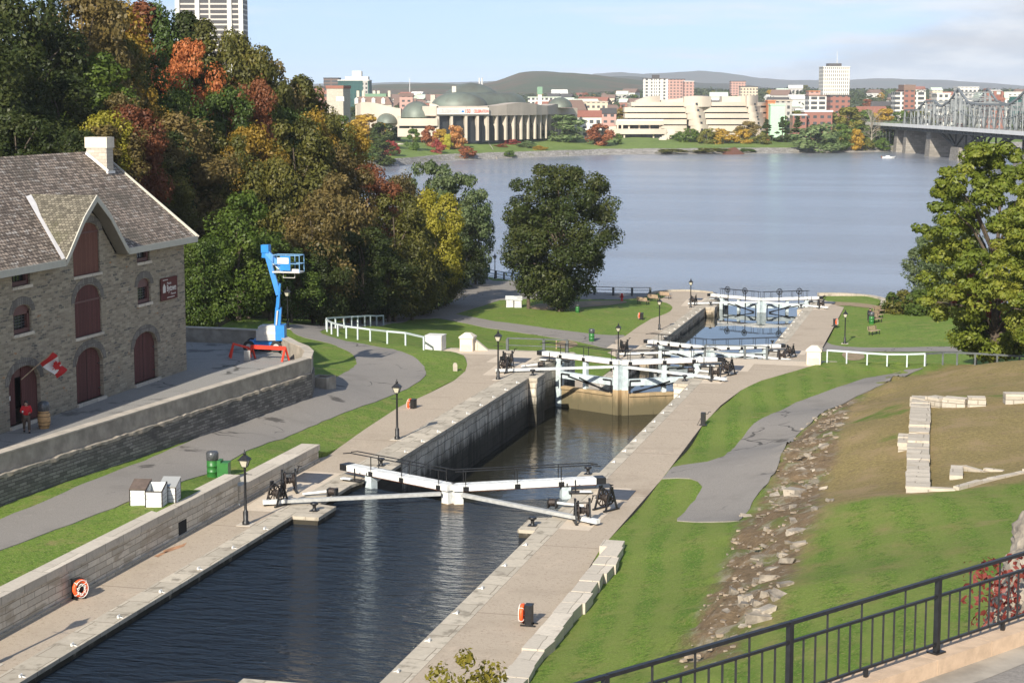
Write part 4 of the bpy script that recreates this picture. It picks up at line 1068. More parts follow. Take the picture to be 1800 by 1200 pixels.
ck = None
cl_specs = []
for k, (a, b) in enumerate([(46, 80), (96, 125.5), (146, 172), (189, 218)]):
    z = (ZA if k < 2 else ZB) + .012
    for s in (-1, 1):
        n = 9
        for i in range(n):
            y = a + (b-a)*(i+0.5)/n
            x = (WL[k]-0.22) if s < 0 else (WR[k]+0.22)
            cl_specs.append((x, y, z, s, 'small white mooring cleat on the %s coping of the %s' % ('left' if s < 0 else 'right', lock_names[k])))
for x, y, z, s, lb in cl_specs:
    if ck is None:
        ck = MB(); ck.obox((0,0,0.07), (0.14,0.20,0.14)); ck.cyl((0,-0.16,0.15),(0,0.16,0.15),0.045,0.045,8); ck.bar((0.1,0,0.06),(0.36,0,-0.02),0.05,0.05)
        ck = ck.build('mooring_cleat', M['white_paint'], None, (x, y, z)); tag(ck, lb, 'cleat', 'white mooring cleats on the lock copings')
        ck.rotation_euler.z = 0 if s < 0 else math.pi; ck.scale = (.6, .6, .6)
    else: dup(ck, (x, y, z), 0 if s < 0 else math.pi, lb)
for pl in ([(285,968),(300,962),(318,957),(330,953),(322,960),(305,966),(292,971)], [(270,977),(286,970),(296,968),(288,974),(276,979)]):
    q_ = [at(x, y, ZA) for x, y in pl]; patch('rust_stain', [(p.x, p.y) for p in q_], flat(ZA), .5, M['rust_stain'], .006, .04)
# ------------------------------------------------------------------ text and flat marks
def text_mesh(name, txt, size, m, parent, origin, u, v, w, align='LEFT', depth_=0.004, sx=1.0, bold=0.0):
    cu_ = bpy.data.curves.new(name, 'FONT'); cu_.body = txt; cu_.size = size; cu_.align_x = align; cu_.extrude = depth_; cu_.offset = bold
    cu_.resolution_u = 3
    tmp = bpy.data.objects.new(name, cu_); COL.objects.link(tmp)
    dg = bpy.context.evaluated_depsgraph_get()
    me = bpy.data.meshes.new_from_object(tmp.evaluated_get(dg))
    bpy.data.objects.remove(tmp); bpy.data.curves.remove(cu_)
    u, v, w, o = Vector(u), Vector(v), Vector(w), Vector(origin)
    for p in me.vertices:
        c = p.co.copy(); p.co = o + u*(c.x*sx) + v*c.y + w*c.z
    me.materials.clear(); me.materials.append(m)
    ob = bpy.data.objects.new(name, me); COL.objects.link(ob); ob.parent = parent
    return ob

# ------------------------------------------------------------------ the stone museum
XF = -49.15                                            # its front, facing the canal
MY0, MY1 = 66.0, 107.9
ZE = 18.35
mus = thing('stone_museum', 'grey rubble-stone warehouse with shingled roof and maroon shutters on the terrace', 'museum', (XF, MY1, ZT))
mus.location = (XF, 0, 0)                              # local: x from the front, y and z as in the place
def arch_poly(y0, y1, z0, zs, zt, n=10):               # opening with a segmental head
    c = (y0+y1)/2; h = (y1-y0)/2
    pts = [(y0, z0), (y1, z0), (y1, zs)]
    for i in range(1, n):
        a = i/n; x = y1 + (y0-y1)*a
        pts.append((x, zs + (zt-zs)*math.sqrt(max(0, 1 - ((x-c)/h)**2))))
    return pts + [(y0, zs)]
opens = []                                             # (y0, y1, z0, z spring, z top, kind)
for c, k in ((87.2, 'door_open'), (94.65, 'door'), (102.0, 'door')):
    opens.append((c-1.66, c+1.66, ZT+0.18, ZT+2.35, ZT+3.22, k))
opens += [(93.05, 96.27, 13.95, 15.95, 16.86, 'loft'), (93.05, 96.27, 17.45, 19.85, 20.4, 'loft_top')]
for y0, y1 in ((86.25, 88.15), (101.08, 102.88), (78.6, 80.5), (71.0, 72.9)):
    opens += [(y0, y1, 15.0, 16.1, 16.52, 'window'), (y0, y1, 17.55, 18.3, 18.3, 'attic_window')]
opens += [(77.9, 81.2, ZT+.18, ZT+2.35, ZT+3.22, 'door'), (70.3, 73.6, ZT+.18, ZT+2.35, ZT+3.22, 'door')]
XC = 94.6                                              # centre of the wall dormer
gab = [(90.9, ZE), (98.4, ZE)]
# the front wall is a thick sheet with real holes: constrained triangulation of its face
def wall_with_holes(outline, holes, x_out, x_in, mat, parent, name):
    pts = []; edges = []
    def addloop(lp):
        o = len(pts)
        for p in lp: pts.append(Vector(p))
        n = len(lp)
        for i in range(n): edges.append((o+i, o+(i+1) % n))
    addloop(outline)
    for h in holes: addloop(h)
    r = delaunay_2d_cdt(pts, edges, [], 0, 1e-6)
    XY = np.array([(v.x, v.y) for v in r[0]]); F = np.array([list(f) for f in r[2]]); cen = XY[F].mean(1)
    keep = inpoly(cen[:,0], cen[:,1], outline)
    for h in holes: keep &= ~inpoly(cen[:,0], cen[:,1], h)
    F = F[keep]
    mb = MB()
    V = [(x_out, a, b) for a, b in XY]; nV = len(V)
    fs = []
    for f in F:
        a, b, c = XY[f[0]], XY[f[1]], XY[f[2]]
        ar = (b[0]-a[0])*(c[1]-a[1]) - (c[0]-a[0])*(b[1]-a[1])
        f = [int(i) for i in f]
        fs.append(f if ar > 0 else f[::-1])
    mb.add(V, fs)
    mb.add([(x_in, a, b) for a, b in XY], [f[::-1] for f in fs])
    for h in [outline] + holes:
        n = len(h)
        mb.add([(x_out, a, b) for a, b in h] + [(x_in, a, b) for a, b in h], [(i, (i+1)%n, n+(i+1)%n, n+i) for i in range(n)])
    return mb.build(name, mat, parent)
outline = [(MY0, ZT-0.3), (MY1, ZT-0.3), (MY1, ZE), (98.3, ZE), (97.1, 19.5), (95.9, 20.7), (94.75, 21.3), (93.6, 20.7), (92.4, 19.5), (91.0, ZE), (MY0, ZE)]
holes = [arch_poly(a, b, c, d, e) for a, b, c, d, e, k in opens]
wall = wall_with_holes(outline, holes, 0, -0.55, M['museum_stone'], mus, 'front_wall')
mb = MB(); mb.box(-11.6, -0.56, MY1-0.55, MY1, ZT-0.3, ZE); g0 = [(-11.6, ZE), (-0.56, ZE), (-6.1, 22.9)]
mb.slab(g0, (0, MY1-0.55, 0), (1,0,0), (0,0,1), (0,1,0), 0.55); mb.build('end_wall', M['museum_stone'], mus)
MB().box(-11.6, -11.1, MY0, MY1-0.56, ZT-0.3, ZE).build('back_wall', M['museum_stone'], mus)
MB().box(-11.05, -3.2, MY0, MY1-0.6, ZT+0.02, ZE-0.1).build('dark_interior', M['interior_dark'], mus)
for y0, y1, z0, zs, zt_, k in opens:
    ap = arch_poly(y0+.01, y1-.01, z0, zs, zt_-.01)
    sill_out = 0.10
    if k == 'door':
        d = MB(); d.slab(ap, (-0.30,0,0), (0,1,0), (0,0,1), (1,0,0), 0.08); dd = d.build('door', M['maroon_planks'], mus)
        MB().box(-0.215, -0.205, (y0+y1)/2-0.012, (y0+y1)/2+0.012, z0, zt_-0.03).build('door_joint', M['interior_dark'], dd)
        for yy in (y0+0.05, y1-0.30):
            for zz2 in (z0+0.45, z0+1.9): MB().box(-0.219, -0.19, yy, yy+0.25, zz2, zz2+0.07).build('hinge', M['black_iron'], dd)
        MB().box(-0.45, 0.16, y0-.08, y1+.08, z0-0.26, z0).build('threshold', M['wall_top_stone'], mus)
    elif k == 'door_open':
        half = [p for p in ap if p[0] >= (y0+y1)/2 + 0.02]; half = half + [((y0+y1)/2+.02, zt_-.02), ((y0+y1)/2+.02, z0)]
        half = sorted(half, key=lambda p: math.atan2(p[1]-(z0+1.4), p[0]-(y0*.25+y1*.75)))
        MB().slab(half, (-0.28,0,0), (0,1,0), (0,0,1), (1,0,0), 0.08).build('door', M['maroon_planks'], mus)
        half = [(y0+.01, z0), (y0+0.95, z0), (y0+0.95, zs+0.62), (y0+.5, zs+.42), (y0+.01, zs)]
        MB().slab(half, (-0.28,0,0), (0,1,0), (0,0,1), (1,0,0), 0.08).build('door', M['maroon_planks'], mus)
        MB().slab([(y0+.9, zs+.3), (y1-1.6, zs+.3), (y1-1.6, zt_-.05), (y0+.9, zt_-.25)], (-0.32,0,0), (0,1,0), (0,0,1), (1,0,0), 0.06).build('door_head', M['maroon_paint'], mus)
        MB().box(-0.45, 0.16, y0-.08, y1+.08, z0-0.26, z0).build('threshold', M['wall_top_stone'], mus)
        MB().box(-0.21, -0.19, y0+.15, y0+.45, z0+1.35, z0+1.60).build('notice', M['text_white'], mus)
    elif k in ('loft', 'loft_top'):
        d = MB(); d.slab(ap, (-0.16,0,0), (0,1,0), (0,0,1), (1,0,0), 0.08); dd = d.build('shutter', M['brown_planks'] if k == 'loft_top' else M['maroon_planks'], mus)
        MB().box(-0.075, -0.045, y0+.02, y1-.02, zs-.06, zs+.04).build('ledge', M['maroon_paint'], dd)
        MB().box(-0.3, sill_out, y0-.12, y1+.12, z0-0.16, z0).build('sill', M['wall_top_stone'], mus)
    else:
        w = MB(); w.box(-0.34, -0.30, y0+.05, y1-.05, z0+.05, zt_-.02); win = w.build('window', M['window_glass'], mus)
        fr = MB()
        fr.box(-0.30, -0.12, y0+.005, y0+.24, z0+.005, zs); fr.box(-0.30, -0.12, y1-.24, y1-.005, z0+.005, zs)
        fr.box(-0.30, -0.12, y0+.24, y1-.24, z0+.005, z0+.22)
        if k == 'window':
            fr.slab([p for p in arch_poly(y0+.005, y1-.005, zs-0.12, zs, zt_-.01)], (-0.30,0,0), (0,1,0), (0,0,1), (1,0,0), 0.18)
        fr.build('frame', M['maroon_paint'], win)
        gb = MB()
        if k == 'window':
            for q in range(1, 5): gb.box(-0.29, -0.26, y0+.22, y1-.22, z0+.2+(zs-z0-.3)*q/5-.02, z0+.2+(zs-z0-.3)*q/5+.02)
        for q in range(1, 4): gb.box(-0.29, -0.26, y0+.24+(y1-y0-.48)*q/4-.012, y0+.24+(y1-y0-.48)*q/4+.012, z0+.2, zs-.1)
        gb.build('glazing_bars', M['plate_steel'], win)
        MB().box(-0.3, sill_out, y0-.12, y1+.12, z0-0.17, z0).build('sill', M['wall_top_stone'], win)
    if zt_ > zs + 0.1:                                 # voussoirs
        n = 10; c = (y0+y1)/2; h = (y1-y0)/2; vo = []
        top = []; bot = []
        for i in range(n+1):
            a = math.pi*(1 - i/n)
            bot.append((c + (h+.03)*math.cos(a), zs + (zt_-zs+.03)*math.sin(a)))
            top.append((c + (h+.42)*math.cos(a), zs + (zt_-zs+.46)*math.sin(a)))
        MB().slab(bot + top[::-1], (0.002,0,0), (0,1,0), (0,0,1), (1,0,0), 0.02).build('arch', M['arch_stone'], mus)
# roof: two slopes with the wall dormer breaking the front eave
XR_, ZR_ = -6.1, 24.05
xe, ze = 0.62, 18.62
def roof_z(x): return ze + (ZR_-ze)*(xe - x)/(xe - XR_)
rf = MB()
YA, YB = MY0-1, MY1+0.55
T_ = 0.16
# dormer valley on the main slope: from the eave points up to a point on the slope
dA, dB = 90.9, 98.5
apx = (0.62, 94.75, 21.9)                              # tip of the dormer ridge over the front
zr_d = 21.95; xv = xe - (zr_d - ze)*(xe - XR_)/(ZR_-ze)
def swoop(y): # height of the dormer roof at y (front)
    a = abs(y - 94.75)/3.8
    return 21.95 - 1.45*min(a, .42)/.42*0.78 - max(0, a-.42)/.58*2.2 if a <= 1 else ze
top = [(xe, YA, ze)]
for i in range(25):
    y = 94.75 - 3.85 + 7.7*i/24; z = max(ze, swoop(y)); top.append((xe - (z-ze)*(xe - XR_)/(ZR_-ze), y, z))
top += [(xe, YB, ze), (XR_, YB, ZR_), (XR_, YA, ZR_)]
rf.add(top, [tuple(range(len(top)))]); rf.add([(x, y, z-T_) for x, y, z in top], [tuple(range(len(top)))[::-1]])
rf.add([top[-3], top[-2], (top[-2][0],top[-2][1],top[-2][2]-T_), (top[-3][0],top[-3][1],top[-3][2]-T_)], [(0,3,2,1)])
xb = XR_*2 - xe
rf.add([(XR_, YA, ZR_), (XR_, YB, ZR_), (xb, YB, ze), (xb, YA, ze)], [(0,1,2,3)])
rf.add([(XR_, YA, ZR_-T_), (XR_, YB, ZR_-T_), (xb, YB, ze-T_), (xb, YA, ze-T_)], [(3,2,1,0)])
roof = rf.build('roof', M['shingles'], mus)
# dormer slopes, sweeping out at the eaves
def swoop(y): # height of the dormer roof at y (front)
    a = abs(y - 94.75)/3.8
    return 21.95 - 1.45*min(a, .42)/.42*0.78 - max(0, a-.42)/.58*2.2 if a <= 1 else ze
dr = MB(); N = 12
for sgn in (-1, 1):
    prev = None
    for i in range(N+1):
        y = 94.75 + sgn*3.85*i/N; z = swoop(y)
        xb_ = xe - (z - ze)*(xe - XR_)/(ZR_-ze) - 0.02
        cur = ((xe+.10, y, z+.03), (xb_, y, z+.03))
        if prev:
            q = [prev[0], cur[0], cur[1], prev[1]]
            dr.add(q if sgn > 0 else q[::-1], [(0,1,2,3)])
            dr.add([(x, y_, z_-.14) for x, y_, z_ in (q if sgn > 0 else q[::-1])], [(3,2,1,0)])
        prev = cur
dr.build('dormer_roof', M['mossy_shingles'], roof)
fz = MB()
def fascia(a, b, hh=0.34):
    fz.add([(xe+.13, a[0], a[1]-hh), (xe+.13, b[0], b[1]-hh), (xe+.13, b[0], b[1]+.04), (xe+.13, a[0], a[1]+.04), (xe+.06, a[0], a[1]-hh), (xe+.06, b[0], b[1]-hh), (xe+.06, b[0], b[1]+.04), (xe+.06, a[0], a[1]+.04)],
           [(0,1,2,3), (7,6,5,4), (4,5,1,0), (3,2,6,7)])
fascia((YA, ze), (dA-.05, ze))
pv = None
for i in range(2*N+1):
    y = 94.75 - 3.85 + 7.7*i/(2*N)
    if pv is not None: fascia((pv, swoop(pv)), (y, swoop(y)))
    pv = y
fascia((dB+.05, ze), (YB, ze))
fz.build('fascia', M['cream_paint'], roof)
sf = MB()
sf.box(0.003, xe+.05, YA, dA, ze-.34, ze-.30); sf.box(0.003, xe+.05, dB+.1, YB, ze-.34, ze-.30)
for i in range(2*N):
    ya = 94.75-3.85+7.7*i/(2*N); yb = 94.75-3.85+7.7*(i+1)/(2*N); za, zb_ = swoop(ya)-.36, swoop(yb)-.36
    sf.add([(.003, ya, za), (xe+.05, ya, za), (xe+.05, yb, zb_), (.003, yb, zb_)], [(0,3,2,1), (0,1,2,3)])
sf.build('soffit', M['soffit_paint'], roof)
mb = MB()                                              # barge board along the far gable, and the white valley flashing
mb.bar((xe+.1, YB+.05, ze-.1), (XR_, YB+.05, ZR_-.1), 0.08, 0.34); mb.build('barge_board', M['cream_paint'], roof)
mb = MB(); a_, b_ = Vector((xe+.02, dA-.35, ze+.06)), Vector((xv-.1, 94.4, zr_d+.10))
dv = b_ - a_
b2 = a_ + dv*0.93
side = Vector((0, -1, 0))
mb.add([a_ + side*.0, a_ + Vector((0,.75,.04)), b2 + Vector((0,.42,.16)), b2 - Vector((0,.2,-.08))], [(0,1,2,3), (3,2,1,0)]); mb.build('valley_flashing', M['flashing'], roof)
# chimney
ch = MB(); cx0, cx1, cy0, cy1 = -5.85, -4.45, 106.35, 107.25
ch.box(cx0, cx1, cy0, cy1, 21.9, 24.3); chim = ch.build('chimney', M['chimney_stone'], roof)
MB().box(cx0-.07, cx1+.07, cy0-.07, cy1+.07, 24.3, 24.98).build('chimney_cap', M['pillar_stone'], chim)
fl = MB(); fl.add([(cx0-.02, cy0-.14, roof_z(cx0)+.06), (cx1+.12, cy0-.14, roof_z(cx1)+.06), (cx1+.12, cy0-.02, roof_z(cx1)+.20), (cx0-.02, cy0-.02, roof_z(cx0)+.22)], [(0,1,2,3), (3,2,1,0)])
fl.bar((cx1+.06, cy0-.1, roof_z(cx1)+.04), (cx1+.06, cy1, roof_z(cx1)+.04), .12, .16)
fl.build('chimney_flashing', M['flashing'], chim)
# sign board on the wall
sg = thing('museum_sign', 'dark red banner with pale building emblem and lettering, on the museum corner', 'sign', (XF+.05, 105.37, 15.57))
MB().box(0, .05, -1.2, 1.2, -0.70, 0.70).build('panel', M['sign_brown'], sg)
def tx(s_, size, y, z, sx=1.0, b=0.0): return text_mesh('lettering', s_, size, M['text_white'], sg, (.052, y, z), (0,1,0), (0,0,1), (1,0,0), sx=sx, bold=b)
tx('Bytown', 0.56, -0.38, -0.16, 0.80, .012); tx('Musée', 0.24, -0.34, .26); tx('Museum', 0.22, 0.20, -.42); 
for y0_, y1_, z_ in ((-.92, -.2, .55), (-.35, .75, -.58)): MB().box(.052, .056, y0_, y1_, z_, z_+.045).build('small_print', M['text_white'], sg)

MB().slab([(-.95,-.22), (-.55,-.22), (-.55,.16), (-.75,.36), (-.95,.16)], (.052,0,0), (0,1,0), (0,0,1), (1,0,0), .006).build('emblem', M['text_white'], sg)
# flag leaning out over the open door
fg = thing('flag', 'red and white maple-leaf flag on a pole slanting from the open door', 'flag', (XF, 87.4, 12.9))
a_ = Vector((0.05, -0.65, -0.35)); b_ = Vector((1.15, 0.95, 1.02))
MB().cyl(a_, b_, .035, .03, 8).build('pole', M['wood_plank'], fg)
e1 = (b_-a_).normalized(); drop = Vector((0.05, 0.82, -0.72)).normalized()
top_ = b_ - e1*0.08
def cloth(u0, u1, name, m, n=8):
    mb = MB(); P_ = []
    for i in range(n+1):
        u = u0 + (u1-u0)*i/n
        row = []
        for j in range(6):
            v = j/5
            p = top_ - e1*(v*0.95*(1-.30*u)) + drop*(u*1.75) + Vector((0.10*math.sin(u*7+v*3), 0.04*math.sin(u*9), -0.06*u*u*v))
            row.append(p)
        P_.append(row)
    vs_ = [p for r_ in P_ for p in r_]; fs_ = []
    for i in range(n):
        for j in range(5): fs_.append((i*6+j, (i+1)*6+j, (i+1)*6+j+1, i*6+j+1))
    mb.add(vs_, fs_, True); return mb.build(name, m, fg)
cloth(0, .25, 'red_band', M['flag_red'], 4); cloth(.25, .75, 'white_field', M['flag_white'], 6); cloth(.75, 1.0, 'red_band', M['flag_red'], 4)
leaf = [(0,.42),(.07,.28),(.16,.33),(.13,.12),(.25,.22),(.28,.16),(.42,.18),(.36,.06),(.42,0),(.22,-.16),(.24,-.24),(.02,-.20),(.02,-.40),(-.02,-.40),(-.02,-.20),(-.24,-.24),(-.22,-.16),(-.42,0),(-.36,.06),(-.42,.18),(-.28,.16),(-.25,.22),(-.13,.12),(-.16,.33),(-.07,.28)]
ctr = top_ - e1*0.40 + drop*0.87 + Vector((0.13,0,0)); lw = e1.cross(drop).normalized()
if lw.x < 0: lw = -lw
MB().slab([(x*.85, y*.85) for x, y in leaf], ctr + lw*0.03, drop, e1, lw, 0.01).build('maple_leaf', M['flag_red'], fg)

# ------------------------------------------------------------------ terrace walls
Pw = [(-46.1,40),(-44.3,74.0),(-41.25,108.4)]
t = thing('retaining_wall', 'long dark rubble retaining wall with concrete parapet below the museum terrace', 'wall', (-44.3, 74, 8))
def strip(line, w0, w1, z0, z1, mb):                   # band to the canal side of a line: offsets w0..w1
    n = len(line); nn_ = []
    for i in range(n):
        a = Vector(line[max(0, i-1)]); b = Vector(line[min(n-1, i+1)])
        d = (b-a).normalized(); nn_.append(Vector((d.y, -d.x)))
    A = [Vector(p) + nn_[i]*w0 for i, p in enumerate(line)]; B = [Vector(p) + nn_[i]*w1 for i, p in enumerate(line)]
    for i in range(n-1):
        q = [A[i], B[i], B[i+1], A[i+1]]
        mb.prism([(p.x, p.y) for p in q], z0, z1)
    return A, B
loc = (-44.3, 74)
Lw = [(x-loc[0], y-loc[1]) for x, y in Pw]
mb = MB(); strip(Lw, -0.2, 0.55, -1.0, 2.02, mb); mb.build('rubble_face', M['terrace_rubble'], t)
mb = MB(); strip(Lw, -0.1, 0.40, 2.02, 2.94, mb); mb.build('parapet', M['concrete'], t)
mb = MB(); strip(Lw, -0.16, 0.46, 2.94, 3.02, mb); mb.build('coping', M['concrete_top'], t)
mb = MB(); rk = random.Random(8); ny = 150
for i in range(ny+1):                                  # ragged mortar ledge under the parapet
    y = -33.5 + 67*i/ny; x = np.interp(y, [-34, 0, 34.4], [Lw[0][0], 0, Lw[2][0]]); o_ = .56 + rk.uniform(.0, .13); z0 = 1.90 + rk.uniform(-.10, .04); z1 = 2.03 + rk.uniform(-.01, .07)
    mb.v += [(x+.3, y, z1), (x+o_, y, z1-.02), (x+o_-.01, y, z0), (x+.3, y, z0)]
    if i:
        k = len(mb.v)-8
        for a_, b_ in ((0,1),(1,2),(2,3)): mb.f.append([k+a_, k+4+a_, k+4+b_, k+b_][::-1]); mb.sm.append(False)
mb.build('mortar_ledge', M['pale_rock'], t)
Pe = [(-41.25,108.4),(-42.2,111.4),(-43.3,113.4),(-44.6,115.0),(-45.9,116.9),(-47.6,119.2),(-49.4,120.7),(-52.5,121.0),(-59.5,121.1)]
t = thing('terrace_wall', 'curved concrete parapet round the far end of the museum terrace', 'wall', (-44.6, 115, 8))
Lw = [(x+44.6, y-115) for x, y in Pe]
mb = MB(); strip(Lw, -0.1, 0.42, 1.9, 2.94, mb); mb.build('parapet', M['concrete'], t)
mb = MB(); strip(Lw, -0.15, 0.47, 2.94, 3.02, mb); mb.build('coping', M['concrete_top'], t)
mb = MB(); strip(Lw, -0.2, 0.50, -1.5, 1.9, mb); mb.build('rubble_face', M['terrace_rubble'], t)
tr = thing('stone_trough', 'small open stone trough in the grass at the terrace wall end', 'trough', (-41.6, 112.7, hLf(-41.6, 112.7)), -0.15)
mb = MB(); mb.box(-.65,.65,-.65,-.48,-.3,.75); mb.box(-.65,.65,.48,.65,-.3,.75); mb.box(-.65,-.48,-.48,.48,-.3,.75); mb.box(.48,.65,-.48,.48,-.3,.75); mb.build('basin', M['concrete'], tr)
MB().box(-.48,.48,-.48,.48,-.3,.5).build('fill', M['interior_dark'], tr)

# ------------------------------------------------------------------ boom lift on the terrace
LX, LY = -47.7, 117.6
bl = thing('boom_lift', 'blue articulated boom lift with raised basket at the end of the terrace', 'boom lift', (LX, LY, ZT))
def lp(px, py, Y=LY):                                  # point of the lift in its own space, from where it shows
    p = atY(px, py, Y); return p - Vector((LX, LY, ZT))
ax = Vector((math.cos(YAW), math.sin(YAW), 0)); ay = Vector((-math.sin(YAW), math.cos(YAW), 0))
mb = MB(); mb.obox((0,0,.48), (2.1,1.4,.42), YAW); mb.obox((0,0,.75), (1.3,1.1,.16), YAW); mb.build('chassis', M['lift_blue'], bl)
for sx in (-1, 1):
    for sy in (-1, 1):
        c = ax*(sx*.95) + ay*(sy*.78) + Vector((0,0,.40))
        mb = MB(); mb.cyl(c - ay*(.15*1), c + ay*.15, .40, .40, 18); w = mb.build('wheel', M['rubber'], bl)
        MB().cyl(c - ay*.165, c + ay*.165, .20, .20, 12).build('rim', M['lift_grey'], w)
mb = MB(); c = lp(474, 592); c.z = 1.35
mb.obox(c - Vector((0,0,.18)), (1.70,1.35,.72), YAW); mb.obox(c + Vector((0,0,.28)), (1.45,1.15,.22), YAW); mb.obox(c + Vector((0,0,.42)), (1.1,.9,.10), YAW); mb.build('engine_cover', M['lift_grey'], bl)
c2 = lp(494, 592); c2.z = 1.35
MB().obox(c2, (.62,1.3,1.05), YAW).build('turret_cover', M['lift_blue'], bl)
MB().obox(c - ay*.685 + ax*.15 + Vector((0,0,-.02)), (.9,.02,.22), YAW).build('label_plate', M['text_white'], bl)
k0, k1, k2, k3 = lp(486, 598), lp(490, 540), lp(492, 512), lp(470, 448)
mb = MB(); mb.bar(k0, k1, .42, .46, up=ay); mb.build('lower_boom', M['lift_blue'], bl)
mb = MB(); mb.bar(k1 + ay*.25, lp(489, 498) + ay*.25, .12, .34, up=ay); mb.bar(k1 - ay*.25, lp(493, 498) - ay*.25, .12, .34, up=ay); mb.bar(lp(486,540), lp(489,505), .10, .10, up=ay)
mb.build('knuckle', M['lift_blue'], bl)
mb = MB(); mb.bar(lp(490, 518), k3, .34, .40, up=ay); mb.build('upper_boom', M['lift_blue'], bl)
mb = MB(); mb.bar(lp(484.5, 600)-ay*.3, lp(489, 545)-ay*.3, .10, .10); mb.build('hydraulic_ram', M['lift_grey'], bl)
mb = MB(); mb.bar(lp(461, 437), lp(474, 437), .5, .55); mb.bar(lp(462,446), lp(472,447), .4, .5); mb.build('boom_head', M['lift_blue'], bl)
mb = MB(); mb.bar(lp(470, 444), lp(489, 464), .34, .42, up=ay); mb.bar(lp(486, 462), lp(498, 476), .26, .30, up=ay); mb.build('jib', M['lift_blue'], bl)
mb = MB(); mb.bar(lp(481, 462), lp(492, 472), .2, .2, up=ay); mb.build('jib_ram', M['timber_white'], bl)
# basket
c0, c1 = lp(483, 479), lp(530.5, 476); zb_ = c0.z
bk = MB(); o_ = (c0+c1)/2; wv = (c1-c0); wv.z = 0; W_ = wv.length; ud = wv.normalized(); vd = Vector((-ud.y, ud.x, 0))
MB().obox(o_ + Vector((0,0,.0)), (W_, .95, .10), math.atan2(ud.y, ud.x)).build('basket_floor', M['lift_grey'], bl)
mb = MB(); hgt_ = 1.16
cor = [o_ + ud*(W_/2*a) + vd*(.45*b) for a, b in ((-1,-1),(1,-1),(1,1),(-1,1))]
for hh in (hgt_, .58):
    for i in range(4): mb.cyl(cor[i]+Vector((0,0,hh)), cor[(i+1)%4]+Vector((0,0,hh)), .032, .032, 6)
for i in range(4): mb.cyl(cor[i], cor[i]+Vector((0,0,hgt_)), .032, .032, 6)
for a in (-.33, .33):
    for b in (-1, 1):
        p = o_ + ud*(W_/2*a) + vd*(.45*b); mb.cyl(p, p+Vector((0,0,hgt_)), .028, .028, 6)
mb.build('basket_rails', M['basket_paint'], bl)
MB().obox(o_ - ud*.02 - vd*.50 + Vector((0,0,.62)), (W_*.36, .06, 1.0), math.atan2(ud.y, ud.x)).build('basket_panel', M['lift_blue'], bl)
MB().obox(o_ - ud*.16 - vd*.55 + Vector((0,0,.80)), (W_*.42, .05, .42), math.atan2(ud.y, ud.x)).build('notice_panel', M['timber_white'], bl)
mb = MB(); mb.obox(o_ + ud*W_*.36 - vd*.47 + Vector((0,0,.14)), (W_*.26,.04,.2), math.atan2(ud.y, ud.x)); mb.build('kick_plate', M['timber_white'], bl)
q = o_ + ud*.05; mb = MB()
for a in (-.42, .42): mb.cyl(q + ud*a, q + ud*a - Vector((0,0,.42)), .028, .028, 6)
mb.cyl(q - ud*.42 - Vector((0,0,.42)), q + ud*.42 - Vector((0,0,.42)), .028, .028, 6); mb.build('foot_hoop', M['lift_grey'], bl)
# red barrier in front of it
rb_ = thing('barrier', 'red plastic sawhorse barrier standing before the blue boom lift', 'barrier', (-45.9, 114.3, ZT))
def bp(px, py, Y=114.6): return atY(px, py, Y) - Vector((-45.9, 114.3, ZT))
A_, B_ = at(440, 622, ZT+.1), at(505, 618, ZT+.1)
A_ = Vector((-46.9, 113.4, ZT)) - Vector((-45.9,114.3,ZT)); B_ = Vector((-44.4, 113.2, ZT)) - Vector((-45.9,114.3,ZT))
mb = MB(); mb.bar(A_+Vector((0,0,.86)), B_+Vector((0,0,.86)), .06, .26); mb.build('board', M['red_plastic'], rb_)
for i, P_ in enumerate((A_, B_)):
    for q in (-1, 1):
        mb = MB(); mb.bar(P_+Vector((0,0,.95)), P_+Vector((.1*q, .38*q, 0.0)), .14, .06); mb.build('leg', M['red_plastic'], rb_)
r2 = thing('sawhorse', 'red sawhorse standing askew left of the boom lift barrier', 'barrier', (-48.0, 114.2, ZT), 0.5)
for q in (-1, 1):
    mb = MB(); mb.bar((-.5,0,.95), (-.75,.4*q,0), .14, .06); mb.build('leg', M['red_plastic'], r2)
mb = MB(); mb.bar((-.55,0,.95), (.55,-.0,.62), .16, .14); mb.build('beam', M['red_plastic'], r2)
for q in (-1, 1):
    mb = MB(); mb.bar((.5,0,.64), (.62,.3*q,0), .14, .06); mb.build('leg', M['red_plastic'], r2)
bd = MB(); bd.bar((0,0,.02), (.12,-.3,.75), .42, .06); bd = bd.build('leaning_board', M['lift_grey'], None, (-46.9, 112.6, ZT)); tag(bd, 'small grey board leaning on the end of the red barrier', 'board')
# barrel with a dark lid, by the open door
br_ = thing('wooden_barrel', 'pale wooden barrel bin with dark grey lid beside the open museum door', 'barrel', (-47.75, 86.6, ZT))
MB().lathe([(.25,0),(.33,.3),(.345,.5),(.33,.72),(.28,.95)], n=16).build('staves', M['barrel_wood'], br_)
for z_ in (.16, .36, .66, .86):
    MB().torus((0,0,z_), .335 if .3 < z_ < .7 else .305, .014, (0,0,1), 20, 5).build('hoop', M['worn_iron'], br_)
MB().lathe([(.30,.95),(.32,1.0),(.32,1.28),(.26,1.42),(.12,1.48)], n=16).build('lid', M['bin_lid'], br_)

